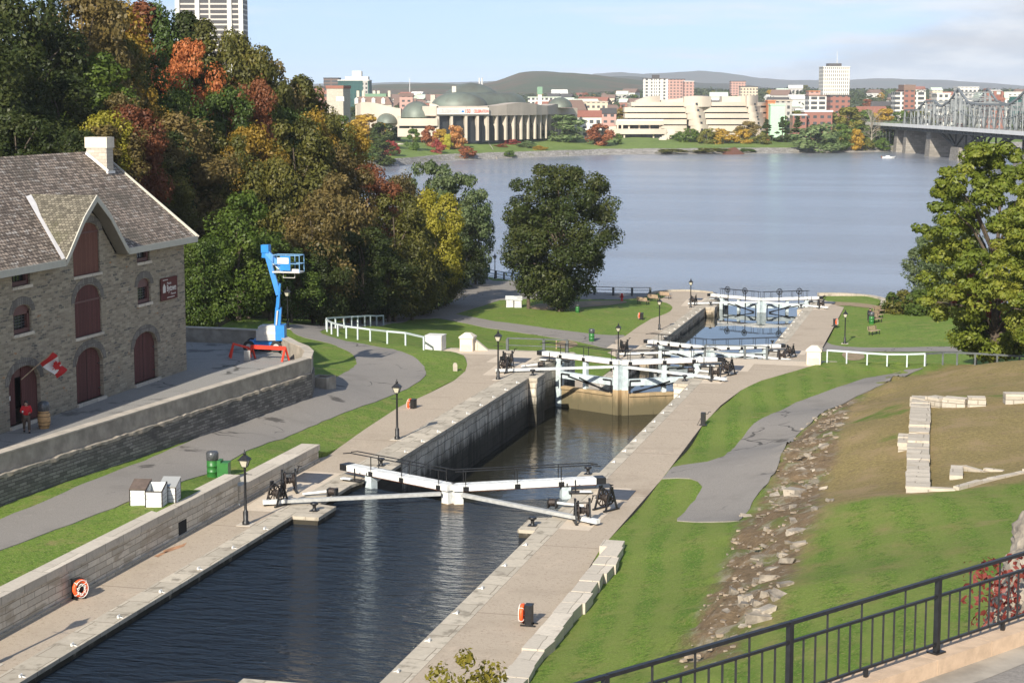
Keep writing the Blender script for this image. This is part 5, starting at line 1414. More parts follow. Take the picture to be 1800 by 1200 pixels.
# ------------------------------------------------------------------ people
def skinned(name, joints, edges, radii, m, parent, sub=2):
    me = bpy.data.meshes.new(name); me.from_pydata([tuple(j) for j in joints], edges, []); me.update()
    o = bpy.data.objects.new(name, me); COL.objects.link(o)
    md = o.modifiers.new('skin', 'SKIN'); md.use_smooth_shade = True
    sv = me.skin_vertices[0].data
    for i, r in enumerate(radii):
        sv[i].radius = (r, r) if not isinstance(r, tuple) else r
    sv[0].use_root = True
    s_ = o.modifiers.new('sub', 'SUBSURF'); s_.levels = sub; s_.render_levels = sub
    dg = bpy.context.evaluated_depsgraph_get()
    m2 = bpy.data.meshes.new_from_object(o.evaluated_get(dg))
    bpy.data.objects.remove(o); bpy.data.meshes.remove(me)
    m2.materials.clear(); m2.materials.append(m)
    ob = bpy.data.objects.new(name, m2); COL.objects.link(ob); ob.parent = parent
    return ob
def hand(parent_pts, wrist, dirn, side):
    pass
def person(label, loc, rz, pose, jacket, trousers, extra=None):
    t = thing('person', label, 'person', loc, rz)
    J, E_, RR = pose['J'], pose['E'], pose['R']
    keys = list(J)
    ed = [(keys.index(a), keys.index(b)) for a, b in E_]
    skinned('body', [J[k] for k in keys], ed, [RR[k] for k in keys], M['skin'], t)
    # clothing follows the same joints a little wider
    def sub(names_, extra_r, m, nm):
        ks = [k for k in keys if k in names_]
        ee = [(ks.index(a), ks.index(b)) for a, b in E_ if a in ks and b in ks]
        return skinned(nm, [J[k] for k in ks], ee, [tuple(q + extra_r.get(k, extra_r['*']) for q in (RR[k] if isinstance(RR[k], tuple) else (RR[k], RR[k]))) for k in ks], m, t)
    sub(['pelvis','spine','chest','neck0','shL','elL','wrL0','shR','elR','wrR0'], {'*': .030, 'chest': .045, 'spine': .05, 'pelvis': .05, 'neck0': .01}, jacket, 'jacket')
    sub(['pelvis','hipL','knL','anL0','hipR','knR','anR0'], {'*': .028}, trousers, 'trousers')
    h = Vector(J['head'])
    f = Vector(pose.get('face', (0,-1,0))).normalized()
    MB().ell(h + Vector((0,0,.035)) - f*.018, (.098,.108,.115), 14, 10).build('hair', M['hair_dark'], t)
    MB().ell(h + f*.045 + Vector((0,0,-.025)), (.070,.072,.098), 12, 8).build('face', M['skin'], t)
    MB().ell(h + f*.118 + Vector((0,0,-.03)), (.014,.02,.022), 8, 6).build('nose', M['skin'], t)
    sd_ = f.cross(Vector((0,0,1)))
    for q in (-1, 1):
        MB().ell(h + f*.104 + sd_*(.028*q) + Vector((0,0,.0)), (.011,.011,.008), 8, 6).build('eye', M['hair_dark'], t)
        MB().ell(h + sd_*(.082*q) + Vector((0,0,-.03)) + f*.01, (.016,.02,.03), 8, 6).build('ear', M['skin'], t)
    MB().ell(h + f*.108 + Vector((0,0,-.075)), (.026,.012,.008), 8, 6).build('mouth', M['red_brown_paint'], t)
    for s_ in 'LR':                                    # feet
        a = Vector(J['an'+s_]); d = Vector(pose.get('foot'+s_, (0,-1,0))).normalized()
        mb = MB(); mb.ell(a + d*.07 + Vector((0,0,-.035)), (.055 + .09*abs(d.x), .055 + .09*abs(d.y), .055), 12, 8); mb.build('shoe', M['hair_dark'], t)
        w = Vector(J['wr'+s_]); e = Vector(J['el'+s_]); dn = (w-e).normalized()
        n1 = dn.orthogonal().normalized(); n2 = dn.cross(n1)
        hb = [w, w + dn*.05, w + dn*.10]; he = [(0,1),(1,2)]; hr = [(.032,.020), (.040,.020), (.036,.016)]
        o_ = len(hb)
        for k, (off, ln) in enumerate(((-.030,.070),(-.010,.082),(.010,.078),(.029,.060))):
            b0 = w + dn*.10 + n1*off; b1 = b0 + dn*ln*.5 + n2*.012; b2 = b1 + dn*ln*.35 + n2*.03
            i0 = len(hb); hb += [b0, b1, b2]; he += [(2, i0), (i0, i0+1), (i0+1, i0+2)]; hr += [.010, .009, .007]
        i0 = len(hb); hb += [w + dn*.04 + n1*-.045, w + dn*.075 + n1*-.065 + n2*.02]; he += [(1, i0), (i0, i0+1)]; hr += [.011, .009]
        skinned('hand', hb, he, hr, M['skin'], t, 1)
    return t
walk = dict(J=dict(pelvis=(0,0,.92), spine=(0,-.01,1.08), chest=(0,-.03,1.30), neck0=(0,-.045,1.42), neck=(0,-.05,1.47), head=(0,-.07,1.58),
                   shL=(.19,-.03,1.37), elL=(.25,-.02,1.12), wrL0=(.16,-.22,1.10), wrL=(.14,-.25,1.10), shR=(-.19,-.03,1.37), elR=(-.27,-.03,1.13), wrR0=(-.24,-.24,1.18), wrR=(-.23,-.28,1.19),
                   hipL=(.10,0,.86), knL=(.12,-.16,.50), anL0=(.12,-.12,.13), anL=(.12,-.12,.085), hipR=(-.10,0,.86), knR=(-.11,.06,.49), anR0=(-.11,.26,.15), anR=(-.11,.27,.10)),
            E=[('pelvis','spine'),('spine','chest'),('chest','neck0'),('neck0','neck'),('neck','head'),('chest','shL'),('shL','elL'),('elL','wrL0'),('wrL0','wrL'),('chest','shR'),('shR','elR'),('elR','wrR0'),('wrR0','wrR'),
               ('pelvis','hipL'),('hipL','knL'),('knL','anL0'),('anL0','anL'),('pelvis','hipR'),('hipR','knR'),('knR','anR0'),('anR0','anR')],
            R=dict(pelvis=(.15,.11), spine=(.145,.105), chest=(.16,.11), neck0=.062, neck=.055, head=.092, shL=.068, elL=.046, wrL0=.034, wrL=.03, shR=.068, elR=.046, wrR0=.034, wrR=.03,
                   hipL=.085, knL=.058, anL0=.042, anL=.036, hipR=.085, knR=.058, anR0=.042, anR=.036), face=(-.35,-.94,0))
pr = person('person in red jacket and brown trousers walking past the open museum door', (-48.0, 85.2, ZT), R(35), walk, M['red_cloth'], M['brown_cloth'])
# cup held in one hand
cu2 = thing('cup', 'small white cup in the hand of the person in red', 'cup', pr.matrix_basis @ Vector((-.22,-.42,1.20)))
MB().lathe([(.032,-.05),(.045,.06)], n=10).build('cup', M['white_paint'], cu2)
# ------------------------------------------------------------------ lamps
def make_lamp(label):
    t = thing('street_lamp', label, 'street lamp', (0,0,0), 0, 'black lantern posts along the locks')
    MB().box(-.36,.36,-.36,.36,-.02,.022).build('base_slab', M['wall_top_stone'], t)
    MB().lathe([(.17,.02),(.17,.16),(.12,.2),(.125,.62),(.085,.70),(.07,.74),(.062,1.6),(.052,2.62),(.075,2.66),(.05,2.72),(.085,2.80)], n=14).build('post', M['black_iron'], t)
    MB().cyl((-.36,0,2.44),(.36,0,2.44),.016,.016,6).build('ladder_bar', M['black_iron'], t)
    mb = MB(); b0, b1, z0, z1 = .11, .215, 2.80, 3.14
    q = [(-1,-1),(1,-1),(1,1),(-1,1)]
    mb.add([(a*b0*.9, b*b0*.9, z0) for a, b in q] + [(a*b1*.93, b*b1*.93, z1) for a, b in q], [(i,(i+1)%4,4+(i+1)%4,4+i) for i in range(4)]); lan = mb.build('lantern_glass', M['lamp_glass'], t)
    mb = MB()
    for a, b in q: mb.bar((a*b0, b*b0, z0), (a*b1, b*b1, z1), .022, .022)
    for i in range(4):
        a, b = q[i], q[(i+1)%4]; mb.bar((a[0]*b0, a[1]*b0, z0), (b[0]*b0, b[1]*b0, z0), .024, .024); mb.bar((a[0]*b1, a[1]*b1, z1), (b[0]*b1, b[1]*b1, z1), .026, .026)
    mb.build('lantern_frame', M['black_iron'], lan)
    mb = MB(); b2 = .27; b3 = .075
    mb.add([(a*b2, b*b2, 3.14) for a, b in q] + [(a*b3, b*b3, 3.36) for a, b in q], [(i,(i+1)%4,4+(i+1)%4,4+i) for i in range(4)] + [(3,2,1,0),(4,5,6,7)])
    mb.lathe([(.07,3.36),(.07,3.42),(.10,3.44),(.04,3.48),(.03,3.58),(.005,3.64)], n=8); mb.build('lantern_roof', M['black_iron'], t)
    return t
lamps = [(-33.5,56.3,ZA,'black lantern post on the left quay at the foot of the picture'),(-33.05,78.8,ZA,'black lantern post on the left quay just short of the nearest gates'),(-32.75,101.3,ZA,'black lantern post on the left quay beside the drained lock chamber'),(-32.8,125.1,ZA,'black lantern post on the left quay just short of the tall gates'),
         (-33.15,172.5,ZB,'black lantern post partly behind the white beam of the tall gates'),(-33.1,196.0,ZB,'black lantern post on the left quay beside the lowest chamber'),(-33.0,217.9,ZB,'black lantern post near the river gates on the left quay'),(-12.72,191.5,None,'black lantern post on the grass right of the lowest chamber')]
p = hit(870, 490, hLf); lamps.append((p.x, p.y, None, 'distant black lantern post by the river, left of the big dark tree'))
p = hit(506, 577, hLf); lamps.append((p.x, p.y, None, 'black lantern post in deep shade at the forest edge behind the boom lift'))
lm = None
for x, y, z, lb in lamps:
    if z is None: z = hLf(x, y) if x < -30 else hB(x, y)
    if lm is None: lm = make_lamp(lb); lm.location = (x, y, z)
    else: dup(lm, (x, y, z), 0, lb)

# ------------------------------------------------------------------ life buoys
def make_buoy(label, box=True):
    t = thing('life_buoy', label, 'life buoy', (0,0,0), 0, 'orange life buoys along the locks')
    MB().torus((0,0,.47), .29, .085, (1,0,0), 28, 10).build('ring', M['orange_buoy'], t)
    for i in range(4):
        a = math.pi/4 + math.pi/2*i; c = Vector((0, .29*math.cos(a), .47 + .29*math.sin(a)))
        MB().torus(c, .088, .012, Vector((0, -math.sin(a), math.cos(a))), 14, 5).build('band', M['rope_white'], t)
    rr = random.Random(4); mb = MB(); pts = []
    for i in range(40):
        a = 2*math.pi*i/40*2; r_ = .17 + .05*math.sin(i*1.7)
        pts.append(Vector((-.10 + .03*math.sin(i*2.1), r_*math.cos(a), .42 + r_*1.2*math.sin(a))))
    mb.tube(pts, .016, 5)
    mb.tube([Vector((-.1, .30*math.cos(a), .45+.36*math.sin(a))) for a in np.linspace(.6, 5.2, 14)], .016, 5)
    mb.build('rope', M['rope_white'], t)
    return t
def make_box(label):
    t = thing('buoy_stand', label, 'stand', (0,0,0), 0, 'black stands behind the life buoys')
    MB().box(-.13,.13,-.19,.19,.06,.78).build('box', M['black_iron'], t)
    MB().box(-.15,.15,-.21,.21,.78,.82).build('lid', M['black_iron'], t)
    for a in (-.2, .2): MB().box(-.3,.3,a-.03,a+.03,0,.06).build('foot', M['black_iron'], t)
    return t
P1 = at(117, 1052, ZA); P2 = at(930, 1098, ZA); P3 = hit(727, 723, hLf); P4 = at(1128, 562, ZB); P5 = at(1467, 573, ZB)
spots = [(Vector((-34.72, P1.y+.2, ZA)), R(150), 'orange life buoy hung before the long lawn wall on the left quay', 'black stand leaning on the long lawn wall of the left quay'),
         (P2, R(0), 'orange life buoy on the right quay beside the row of pale blocks', 'black stand on the right quay beside the row of pale blocks'),
         (P3, R(-15), 'orange life buoy on the grass edge beside the drained chamber', 'black stand on the grass edge beside the drained chamber'),
         (P4, R(-10), 'orange life buoy on the tip of lawn beside the lowest chamber', 'black stand on the tip of lawn beside the lowest chamber'),
         (P5, R(170), 'faded red life buoy on the right side of the lowest chamber', 'dark stand on the right side of the lowest chamber')]
b0_ = s0_ = None
for p, rz, lb, lb2 in spots:
    f = Matrix.Rotation(rz, 3, 'Z') @ Vector((-.25, 0, 0))
    if b0_ is None:
        b0_ = make_buoy(lb); b0_.location = p + f; b0_.rotation_euler.z = rz
        s0_ = make_box(lb2); s0_.location = p; s0_.rotation_euler.z = rz
    else:
        dup(b0_, p + f, rz, lb); dup(s0_, p, rz, lb2)
# a hand winch post on the right quay
wp = thing('hand_pump', 'slim black iron post with a crank handle on the right quay', 'pump', at(1236, 747, ZA), 0)
MB().box(-.14,.14,-.14,.14,.03,.80).build('post', M['black_iron'], wp)
MB().box(-.22,.22,-.2,.2,0,.03).build('base', M['black_iron'], wp)
mb = MB(); mb.cyl((.14,0,.72),(.30,0,.72),.02,.02,6); mb.bar((.30,0,.72),(.34,0,.86),.03,.03); mb.cyl((.34,0,.86),(.48,0,.86),.022,.022,6); mb.build('crank', M['black_iron'], wp)
mb = MB(); mb.bar((-.14,-.1,.45),(-.36,-.1,0),.03,.03); mb.build('stay', M['black_iron'], wp)
# ------------------------------------------------------------------ bins
def white_bin(label, loc, rz, sc=1.0, opened=True):
    t = thing('wooden_bin', label, 'refuse bin', loc, rz)
    for k, (x0, x1, y0) in enumerate(((-1.0, .0, 0.0), (.03, 1.03, -.42), (.5, 1.5, .80))):
        if k == 2 and not opened: continue
        w = MB()
        y1 = y0 + 1.15
        zf, zb_ = .92, 1.28
        th = .05
        def side(xa, xb):
            w.add([(xa,y0,0),(xb,y0,0),(xb,y1,0),(xa,y1,0),(xa,y0,zf),(xb,y0,zf),(xb,y1,zb_),(xa,y1,zb_)], [(3,2,1,0),(4,5,6,7),(0,1,5,4),(1,2,6,5),(2,3,7,6),(3,0,4,7)])
        side(x0, x0+th); side(x1-th, x1); w.box(x0+th, x1-th, y0, y0+th, 0, zf-.01); w.box(x0+th, x1-th, y1-th, y1, 0, zb_-.01)
        bx_ = w.build('box', M['timber_white'], t)
        MB().box(x0+th, x1-th, y0+th, y1-th, 0.02, .35).build('dark_inside', M['interior_dark'], bx_)
        tr_ = MB()
        for xa in (x0-.012, x1-.05):
            tr_.box(xa, xa+.062, y0-.014, y0+.05, 0, zf); tr_.bar((xa+.031, y0, zf+.02), (xa+.031, y1, zb_+.02), .066, .05)
            tr_.box(xa, xa+.062, y1-.05, y1+.014, 0, zb_)
        tr_.box(x0, x1, y0-.014, y0+.05, zf-.015, zf+.045); tr_.build('trim', M['worn_iron'], bx_)
        gr = MB()
        for z_ in (.25, .48, .71): gr.box(x0+.05, x1-.05, y0-.006, y0+.004, z_, z_+.014)
        for z_ in (.25, .48, .71): gr.box(x1-.004, x1+.006, y0+.06, y1-.06, z_, z_+.014)
        gr.build('board_joint', M['plate_steel'], bx_)
        ld = MB()
        if opened and k == 1:
            pass
        elif not opened or k != 1:
            if opened:
                ld.bar(((x0+x1)/2, y0-.03, zf+.05), ((x0+x1)/2, y1+.03, zb_+.05), x1-x0+.04, .05)
            else:
                ld.bar(((x0+x1)/2, y0-.05, zf+.06), ((x0+x1)/2, y1+.05, zb_+.06), x1-x0+.1, .06)
            ld.build('lid', M['timber_white'] if not opened else M[('roof_felt', '', 'clear_lid')[k]], bx_)
    t.scale = (sc, sc, sc)
    return t
pb = hit(258, 888, hLf)
white_bin('white wooden two-part bin with open lid on the grass below the road', (pb.x, pb.y, hLf(pb.x, pb.y)-.03), R(10), .80)
pb = hit(903, 540, hLf)
white_bin('closed white wooden bin on the lawn left of the big dark tree', (pb.x, pb.y, hLf(pb.x, pb.y)-.03), R(14), .95, False)
def barrel(label, loc, bag=False, lid=True):
    t = thing('barrel_bin', label, 'litter bin', loc, 0, 'green drum litter bins')
    MB().lathe([(.29,0),(.29,.30),(.305,.31),(.305,.33),(.29,.34),(.29,.60),(.305,.61),(.305,.63),(.29,.64),(.29,.90)], n=18).build('drum', M['bin_green'], t)
    MB().lathe([(.285,.90),(.30,.91),(.31,1.02),(.315,1.03),(.315,1.26),(.27,1.34),(.10,1.37)], n=18).build('lid', M['bin_lid'], t)
    return t
p = hit(374, 838, hLf); bb = barrel('green drum litter bin with grey lid beside the road, next to a green box', (p.x, p.y, hLf(p.x, p.y)-.02))
p = hit(1040, 600, hLf); dup(bb, (p.x, p.y, hLf(p.x, p.y)-.02), 0, 'green drum litter bin where the small path meets the left quay')
p = hit(1015, 549, hLf); dup(bb, (p.x, p.y, hLf(p.x, p.y)-.02), 0, 'green drum litter bin in the shade of the big dark tree', .8)
p = rb([(1532, 569)])[0]; dup(bb, (p[0], p[1], hB(*p)-.02), 0, 'green drum litter bin on the right-hand lawn by the benches')
gb = thing('green_box', 'low green steel box beside the green drum bin on the grass', 'box', tuple(hit(394, 842, hLf)), R(10))
MB().box(-.28,.28,-.32,.32,-.03,.86).build('body', M['bin_green'], gb); MB().box(-.28,-.1,-.32,.32,.86,1.0).build('step', M['bin_green'], gb); MB().box(-.085,.30,-.34,.34,.86,.90).build('lid', M['bin_green'], gb)
hy = thing('hydrant', 'small red hydrant at the edge of the lawn near the river railing', 'hydrant', tuple(hit(1093, 529, hLf)), 0)
MB().lathe([(.2,0),(.2,.08),(.15,.1),(.15,.7),(.19,.72),(.19,.78),(.15,.8),(.12,.95),(.04,1.0)], n=12).build('barrel', M['red_paint'], hy); MB().cyl((-.28,0,.55),(.28,0,.55),.07,.07,8).build('nozzle', M['red_paint'], hy)
ms = thing('marker_stone', 'small rounded grey marker stone on the grass near the tall gates', 'marker', tuple(hit(800, 652, hLf)), R(20))
MB().slab([(-.16,0),(.16,0),(.16,.45),(.12,.58),(0,.64),(-.12,.58),(-.16,.45)], (0,-.07,0), (1,0,0), (0,0,1), (0,1,0), .14).build('stone', M['concrete_top'], ms)
# ------------------------------------------------------------------ benches
def bench(label, loc, rz, m='bench_wood'):
    t = thing('park_bench', label, 'bench', loc, rz, 'park benches on the lawns')
    mb = MB()
    for k in range(4): mb.box(-.85,.85,-.24+.13*k,-.13+.13*k,.43,.47)
    mb.build('seat', M[m], t); mb = MB()
    for k in range(3): mb.obox((0,.30+.03*k,.58+.14*k), (1.7,.03,.11))
    mb.build('backrest', M[m], t)
    for x in (-.7,.7):
        for y in (-.18,.22): MB().box(x-.03,x+.03,y-.03,y+.03,0,.43).build('leg', M['black_iron'], t)
        MB().bar((x,.24,.43),(x,.37,.95),.05,.05).build('back_post', M['black_iron'], t)
    return t
bench0 = None
for px, py, rz, lb, low in [(1131,535,R(150),'wooden bench nearest the green bin under the big dark tree',1),(1150,530,R(150),'middle wooden bench of three beside the big dark tree',1),(1170,525,R(150),'wooden bench farthest right beside the big dark tree',1),
                            (1537,588,R(60),'wooden bench alone on the right lawn, nearest the path',0),(1541,567,R(60),'wooden bench just behind the right-hand green bin',0),(1543,560,R(60),'middle bench of the row on the right-hand lawn',0),(1546,552,R(60),'farthest bench of the row on the right-hand lawn',0)]:
    p = hit(px, py, hLf) if low else Vector((*rb([(px, py)])[0], 0)); z = hLf(p.x, p.y) if low else hB(p.x, p.y)
    if bench0 is None: bench0 = bench(lb, (p.x, p.y, z-.01), rz)
    else: dup(bench0, (p.x, p.y, z-.01), rz, lb)
p = rb([(1527, 566)])[0]
bend = dict(walk); bend['J'] = dict(walk['J']); bend['J'].update(spine=(0,-.06,1.07), chest=(0,-.22,1.24), neck0=(0,-.30,1.33), neck=(0,-.33,1.36), head=(0,-.40,1.44), shL=(.19,-.24,1.28), elL=(.24,-.36,1.06), wrL0=(.18,-.54,.98), wrL=(.17,-.57,.97), shR=(-.19,-.24,1.28), elR=(-.24,-.36,1.06), wrR0=(-.18,-.54,.98), wrR=(-.17,-.57,.97),
      knL=(.11,-.05,.49), anL0=(.11,0,.13), anL=(.11,0,.09), knR=(-.11,-.05,.49), anR0=(-.11,0,.13), anR=(-.11,0,.09)); bend['face'] = (0,-.9,-.4)
person('person in black bending over the green bin on the right lawn', (p[0], p[1]+.3, hB(*p)), R(20), bend, M['black_cloth'], M['black_cloth'])
# ------------------------------------------------------------------ fences and pillars
def fence(label, pts, hgt_, m, post_w=.13, rails=((1.0,.10,.16),), cat='fence', lean=0):
    """pts on the ground; rails = (height fraction, width, depth)"""
    O = Vector(pts[0]); t = thing('fence', label, cat, O)
    for p in pts:
        q = Vector(p) - O
        MB().box(q.x-post_w/2, q.x+post_w/2, q.y-post_w/2, q.y+post_w/2, q.z-.3, q.z+hgt_-.02).build('post', m, t)
    for fr, w, dp in rails:
        for i in range(len(pts)-1):
            a, b = Vector(pts[i])-O, Vector(pts[i+1])-O
            e = (b-a).normalized()*.02
            MB().bar(a-e+Vector((0,0,hgt_*fr)), b+e+Vector((0,0,hgt_*fr+.0006*(i%2))), w, dp).build('rail', m, t)
    return t
def onL(px): return [Vector((p.x, p.y, hLf(p.x, p.y))) for p in pts_on(px, hLf)]
front = onL([(745,615),(713,607),(681,604),(651,600),(629,597),(609,594.5),(594,591),(583,587.5),(575,583)]); back = onL([(574,579.5),(590,577.5),(605,576.5),(618,575.5),(629,575),(641,574),(651,573.5),(662,573),(674,572)])
fence('pale painted rail fence looping round the end of the left-hand lawn', front + back, 1.02, M['fence_paint'], .12, ((1.0,.09,.14),))
zR = [Vector((x, y, 7.35)) for x, y in [(-10.55,139.3),(-9.06,138.96),(-7.5,138.44),(-6.01,138.21),(-4.56,138.58),(-3.28,139.21)]]
fence('pale painted rail fence beside the stone pillar on the right-hand lawn', zR, 1.02, M['fence_paint'], .10, ((1.0,.09,.13),))
zR2 = [Vector((x, y, 7.35)) for x, y in [(-1.97,140.15),(-.92,140.41),(.4,140.3),(2.0,140.0),(3.6,139.6),(5.5,139.2)]]
fence('dark shaded end of the rail fence, under the leafy tree', [zR[-1]+Vector((.05,.03,0))] + zR2, 1.02, M['dark_fence'], .14, ((1.0,.12,.14),))  # the tree's shade is put into the colour: dark material on this end
fence('dark two-rail fence at the end of the left upper quay', [Vector((x, 139.85, ZA)) for x in (-35.9,-32.9,-31.0)], 1.0, M['dark_fence'], .20, ((1.02,.10,.10),(.45,.06,.06)))
fence('dark two-rail fence at the end of the right upper quay', [Vector((x, 139.85, ZA)) for x in (-20.0,-16.9,-15.2)], 1.0, M['dark_fence'], .17, ((1.02,.07,.08),(.45,.05,.06)))
fence('grey three-rail railing along the river right of the big dark tree', [Vector((p.x, p.y, ZB-.05)) for p in [at(x, y, ZB) for x, y in ((1143,520),(1111,520),(1078,519.5),(1045,518),(1012,516),(985,515))]], 1.12, M['dark_fence'], .26, ((1.0,.08,.08),(.68,.06,.06),(.34,.06,.06)))
fence('grey railing along the river left of the big dark tree', [Vector((p.x, p.y, ZB-.05)) for p in [at(x, y, ZB) for x, y in ((900,493),(886,491.5),(872,489),(856,486),(846,484),(836,482.5),(826,481),(812,479),(798,478))]], 1.1, M['dark_fence'], .22, ((1.0,.08,.08),(.6,.06,.06),(.25,.06,.06)))
def pillar(label, loc, w, h, cap=True, m='pillar_stone'):
    t = thing('stone_pillar', label, 'pillar', loc)
    MB().box(-w/2,w/2,-w/2,w/2,-.3,h).build('shaft', M[m], t)
    if cap:
        MB().box(-w/2-.07,w/2+.07,-w/2-.07,w/2+.07,h,h+.14).build('cap', M[m], t)
        mb = MB(); a = w/2+.05; b = w*.22
        mb.add([(-a,-a,h+.14),(a,-a,h+.14),(a,a,h+.14),(-a,a,h+.14),(-b,-b,h+.42),(b,-b,h+.42),(b,b,h+.42),(-b,b,h+.42)], [(4,5,6,7),(0,1,5,4),(1,2,6,5),(2,3,7,6),(3,0,4,7)]); mb.build('cap_top', M[m], t)
        MB().box(-w/2+.12,w/2-.12,-w/2-.015,-w/2,.06,h*.52).build('panel', M['wall_top_stone'], t)
    else:
        MB().box(-w/2-.03,w/2+.03,-w/2-.03,w/2+.03,h,h+.09).build('cap', M[m], t)
    return t
pillar('square cream stone pillar with sloping cap at the right end of the upper terrace', (-11.45,138.4,ZA), 1.05, 1.02)
pl = pillar('cream stone pillar with sloping cap and falling wing wall, on the left upper terrace', (-39.0,139.2,ZA), 1.05, 1.02)
mb = MB(); mb.slab([(.55,0.9),(2.3,-.5),(2.3,-1.2),(.55,-1.2)], (0,.1,0), (1,0,0), (0,0,1), (0,1,0), .4); mb.build('wing_wall', M['wall_top_stone'], pl)
pillar('plain white stone block ending the pale rail fence on the left', (-41.6,138.9,ZA), 1.35, 1.15, False, 'white_block')
# sign boards by the river on the left
sp = thing('sign_post', 'dark green notice board on a post by the river railing', 'sign', tuple(hit(857, 493, hLf)), YAW)
MB().cyl((0,0,-.1),(0,0,2.2),.05,.05,8).build('post', M['dark_fence'], sp); MB().box(-.36,.36,-.05,.05,1.05,2.25).build('panel', M['green_glass'], sp); MB().box(-.18,.18,-.06,-.05,1.9,2.1).build('marking', M['text_white'], sp)
sp = thing('sign_post', 'short dark post with small white plate beside the riverside path', 'sign', tuple(hit(824, 493, hLf)), YAW)
MB().box(-.06,.06,-.06,.06,-.1,1.3).build('post', M['black_iron'], sp); MB().box(-.16,.16,-.08,-.06,.98,1.3).build('plate', M['text_white'], sp)
g_ = thing('small_table', 'dark picnic grill on a post at the far edge of the lawn', 'grill', tuple(hit(945, 527, hLf)), YAW)
MB().cyl((0,0,-.1),(0,0,.75),.09,.09,8).build('post', M['black_iron'], g_); MB().box(-.45,.45,-.25,.25,.75,.92).build('tray', M['black_iron'], g_)
wp2 = thing('stake', 'short pale wooden stake in the bare earth left of the tall gates', 'stake', tuple(hit(978, 613, hLf)), 0)
MB().box(-.05,.05,-.05,.05,-.2,1.0).build('stake', M['wood_plank'], wp2)
# ------------------------------------------------------------------ plants
LV = {
 'green': [(0.03,0.053,0.009),(0.067,0.109,0.017),(0.127,0.167,0.03)],
 'bright': [(0.05,0.083,0.011),(0.094,0.143,0.02),(0.154,0.187,0.033)],
 'dark': [(0.018,0.029,0.008),(0.042,0.059,0.013),(0.09,0.097,0.024)],
 'olive': [(0.053,0.057,0.014),(0.119,0.119,0.024),(0.206,0.175,0.037)],
 'brown': [(0.074,0.06,0.019),(0.156,0.118,0.036),(0.246,0.174,0.06)],
 'rust': [(0.094,0.031,0.015),(0.213,0.075,0.031),(0.288,0.125,0.056)],
 'red':    [(0.130,0.018,0.020),(0.230,0.045,0.035),(0.300,0.090,0.060)],
 'orange': [(0.315,0.084,0.023),(0.483,0.158,0.047),(0.588,0.242,0.095)],
 'yellow': [(0.150,0.150,0.016),(0.300,0.270,0.026),(0.430,0.380,0.060)],
 'gold': [(0.15,0.1,0.015),(0.3,0.194,0.025),(0.413,0.269,0.045)],
 'willow': [(0.050,0.080,0.028),(0.105,0.145,0.055),(0.180,0.215,0.095)],
 'locust': [(0.065,0.095,0.012),(0.150,0.190,0.022),(0.300,0.300,0.045)],
 'bigtree':[(0.022,0.036,0.008),(0.050,0.070,0.015),(0.105,0.110,0.028)],
 'sapling':[(0.110,0.110,0.014),(0.220,0.190,0.026),(0.320,0.220,0.040)],
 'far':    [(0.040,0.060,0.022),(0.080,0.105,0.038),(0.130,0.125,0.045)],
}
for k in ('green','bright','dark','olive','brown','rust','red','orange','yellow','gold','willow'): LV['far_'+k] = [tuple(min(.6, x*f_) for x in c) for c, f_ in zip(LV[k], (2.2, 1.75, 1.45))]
for k, v in LV.items(): leafmat('leaf_'+k, v, 0.36, 0.30)
def leaf_mesh(name, clumps, n_each, size, rs, aspect=0.6, droop=0.0, outw=0.95, shell=0.55):
    """clumps: (centre, radii); rhombic leaf sprays spread through each clump's outer part"""
    C = []; Nn = []; S = []
    for (c, r) in clumps:
        n = max(6, int(n_each*rs.uniform(.75, 1.25)))
        d = rs.normal(size=(n, 3)); d /= np.linalg.norm(d, axis=1)[:, None]
        rad = (shell + (1-shell)*rs.random(n)**.6)[:, None]*rs.uniform(.82, 1.12, (n, 1))
        C.append(np.array(c) + d*rad*np.array(r)); nrm = d*outw + rs.normal(size=(n, 3))*.42 + np.array([0, 0, .35]); Nn.append(nrm); S.append(size*rs.uniform(.55, 1.35, n))
    C = np.concatenate(C); Nn = np.concatenate(Nn); S = np.concatenate(S); N = len(C)
    Nn /= np.linalg.norm(Nn, axis=1)[:, None]
    t = np.cross(Nn, rs.normal(size=(N, 3))); t /= np.linalg.norm(t, axis=1)[:, None]
    if droop:
        t = t*(1-droop) + np.array([0, 0, -1])*droop; t -= Nn*(t*Nn).sum(1)[:, None]; t /= np.linalg.norm(t, axis=1)[:, None]
    b = np.cross(Nn, t)
    V = np.empty((N, 4, 3)); sa = (S*.5)[:, None]; sb = sa*aspect
    V[:, 0] = C + t*sa; V[:, 1] = C + b*sb + Nn*sa*.15; V[:, 2] = C - t*sa; V[:, 3] = C - b*sb + Nn*sa*.15
    me = bpy.data.meshes.new(name); me.vertices.add(4*N); me.loops.add(4*N); me.polygons.add(N)
    me.vertices.foreach_set('co', V.ravel()); me.loops.foreach_set('vertex_index', np.arange(4*N, dtype=np.int32))
    me.polygons.foreach_set('loop_start', np.arange(0, 4*N, 4, dtype=np.int32)); me.update(calc_edges=True)
    return me
def envelope(kind, h):                                 # half width (of 1) at the height h of 1
    if kind == 'round': return math.sqrt(max(0, 1-((h-.52)/.50)**2))*(.95+.05*math.sin(h*9))
    if kind == 'oval': return math.sqrt(max(0, 1-((h-.50)/.52)**2))**.9
    if kind == 'tall': return max(.05, math.sin(math.pi*min(1, h**.75)))*.95
    if kind == 'cone': return max(.04, 1.0 - h)*.98 + .02
    if kind == 'bush': return math.sqrt(max(0, 1-((h-.30)/.72)**2))
    return 1
PROTO = {}
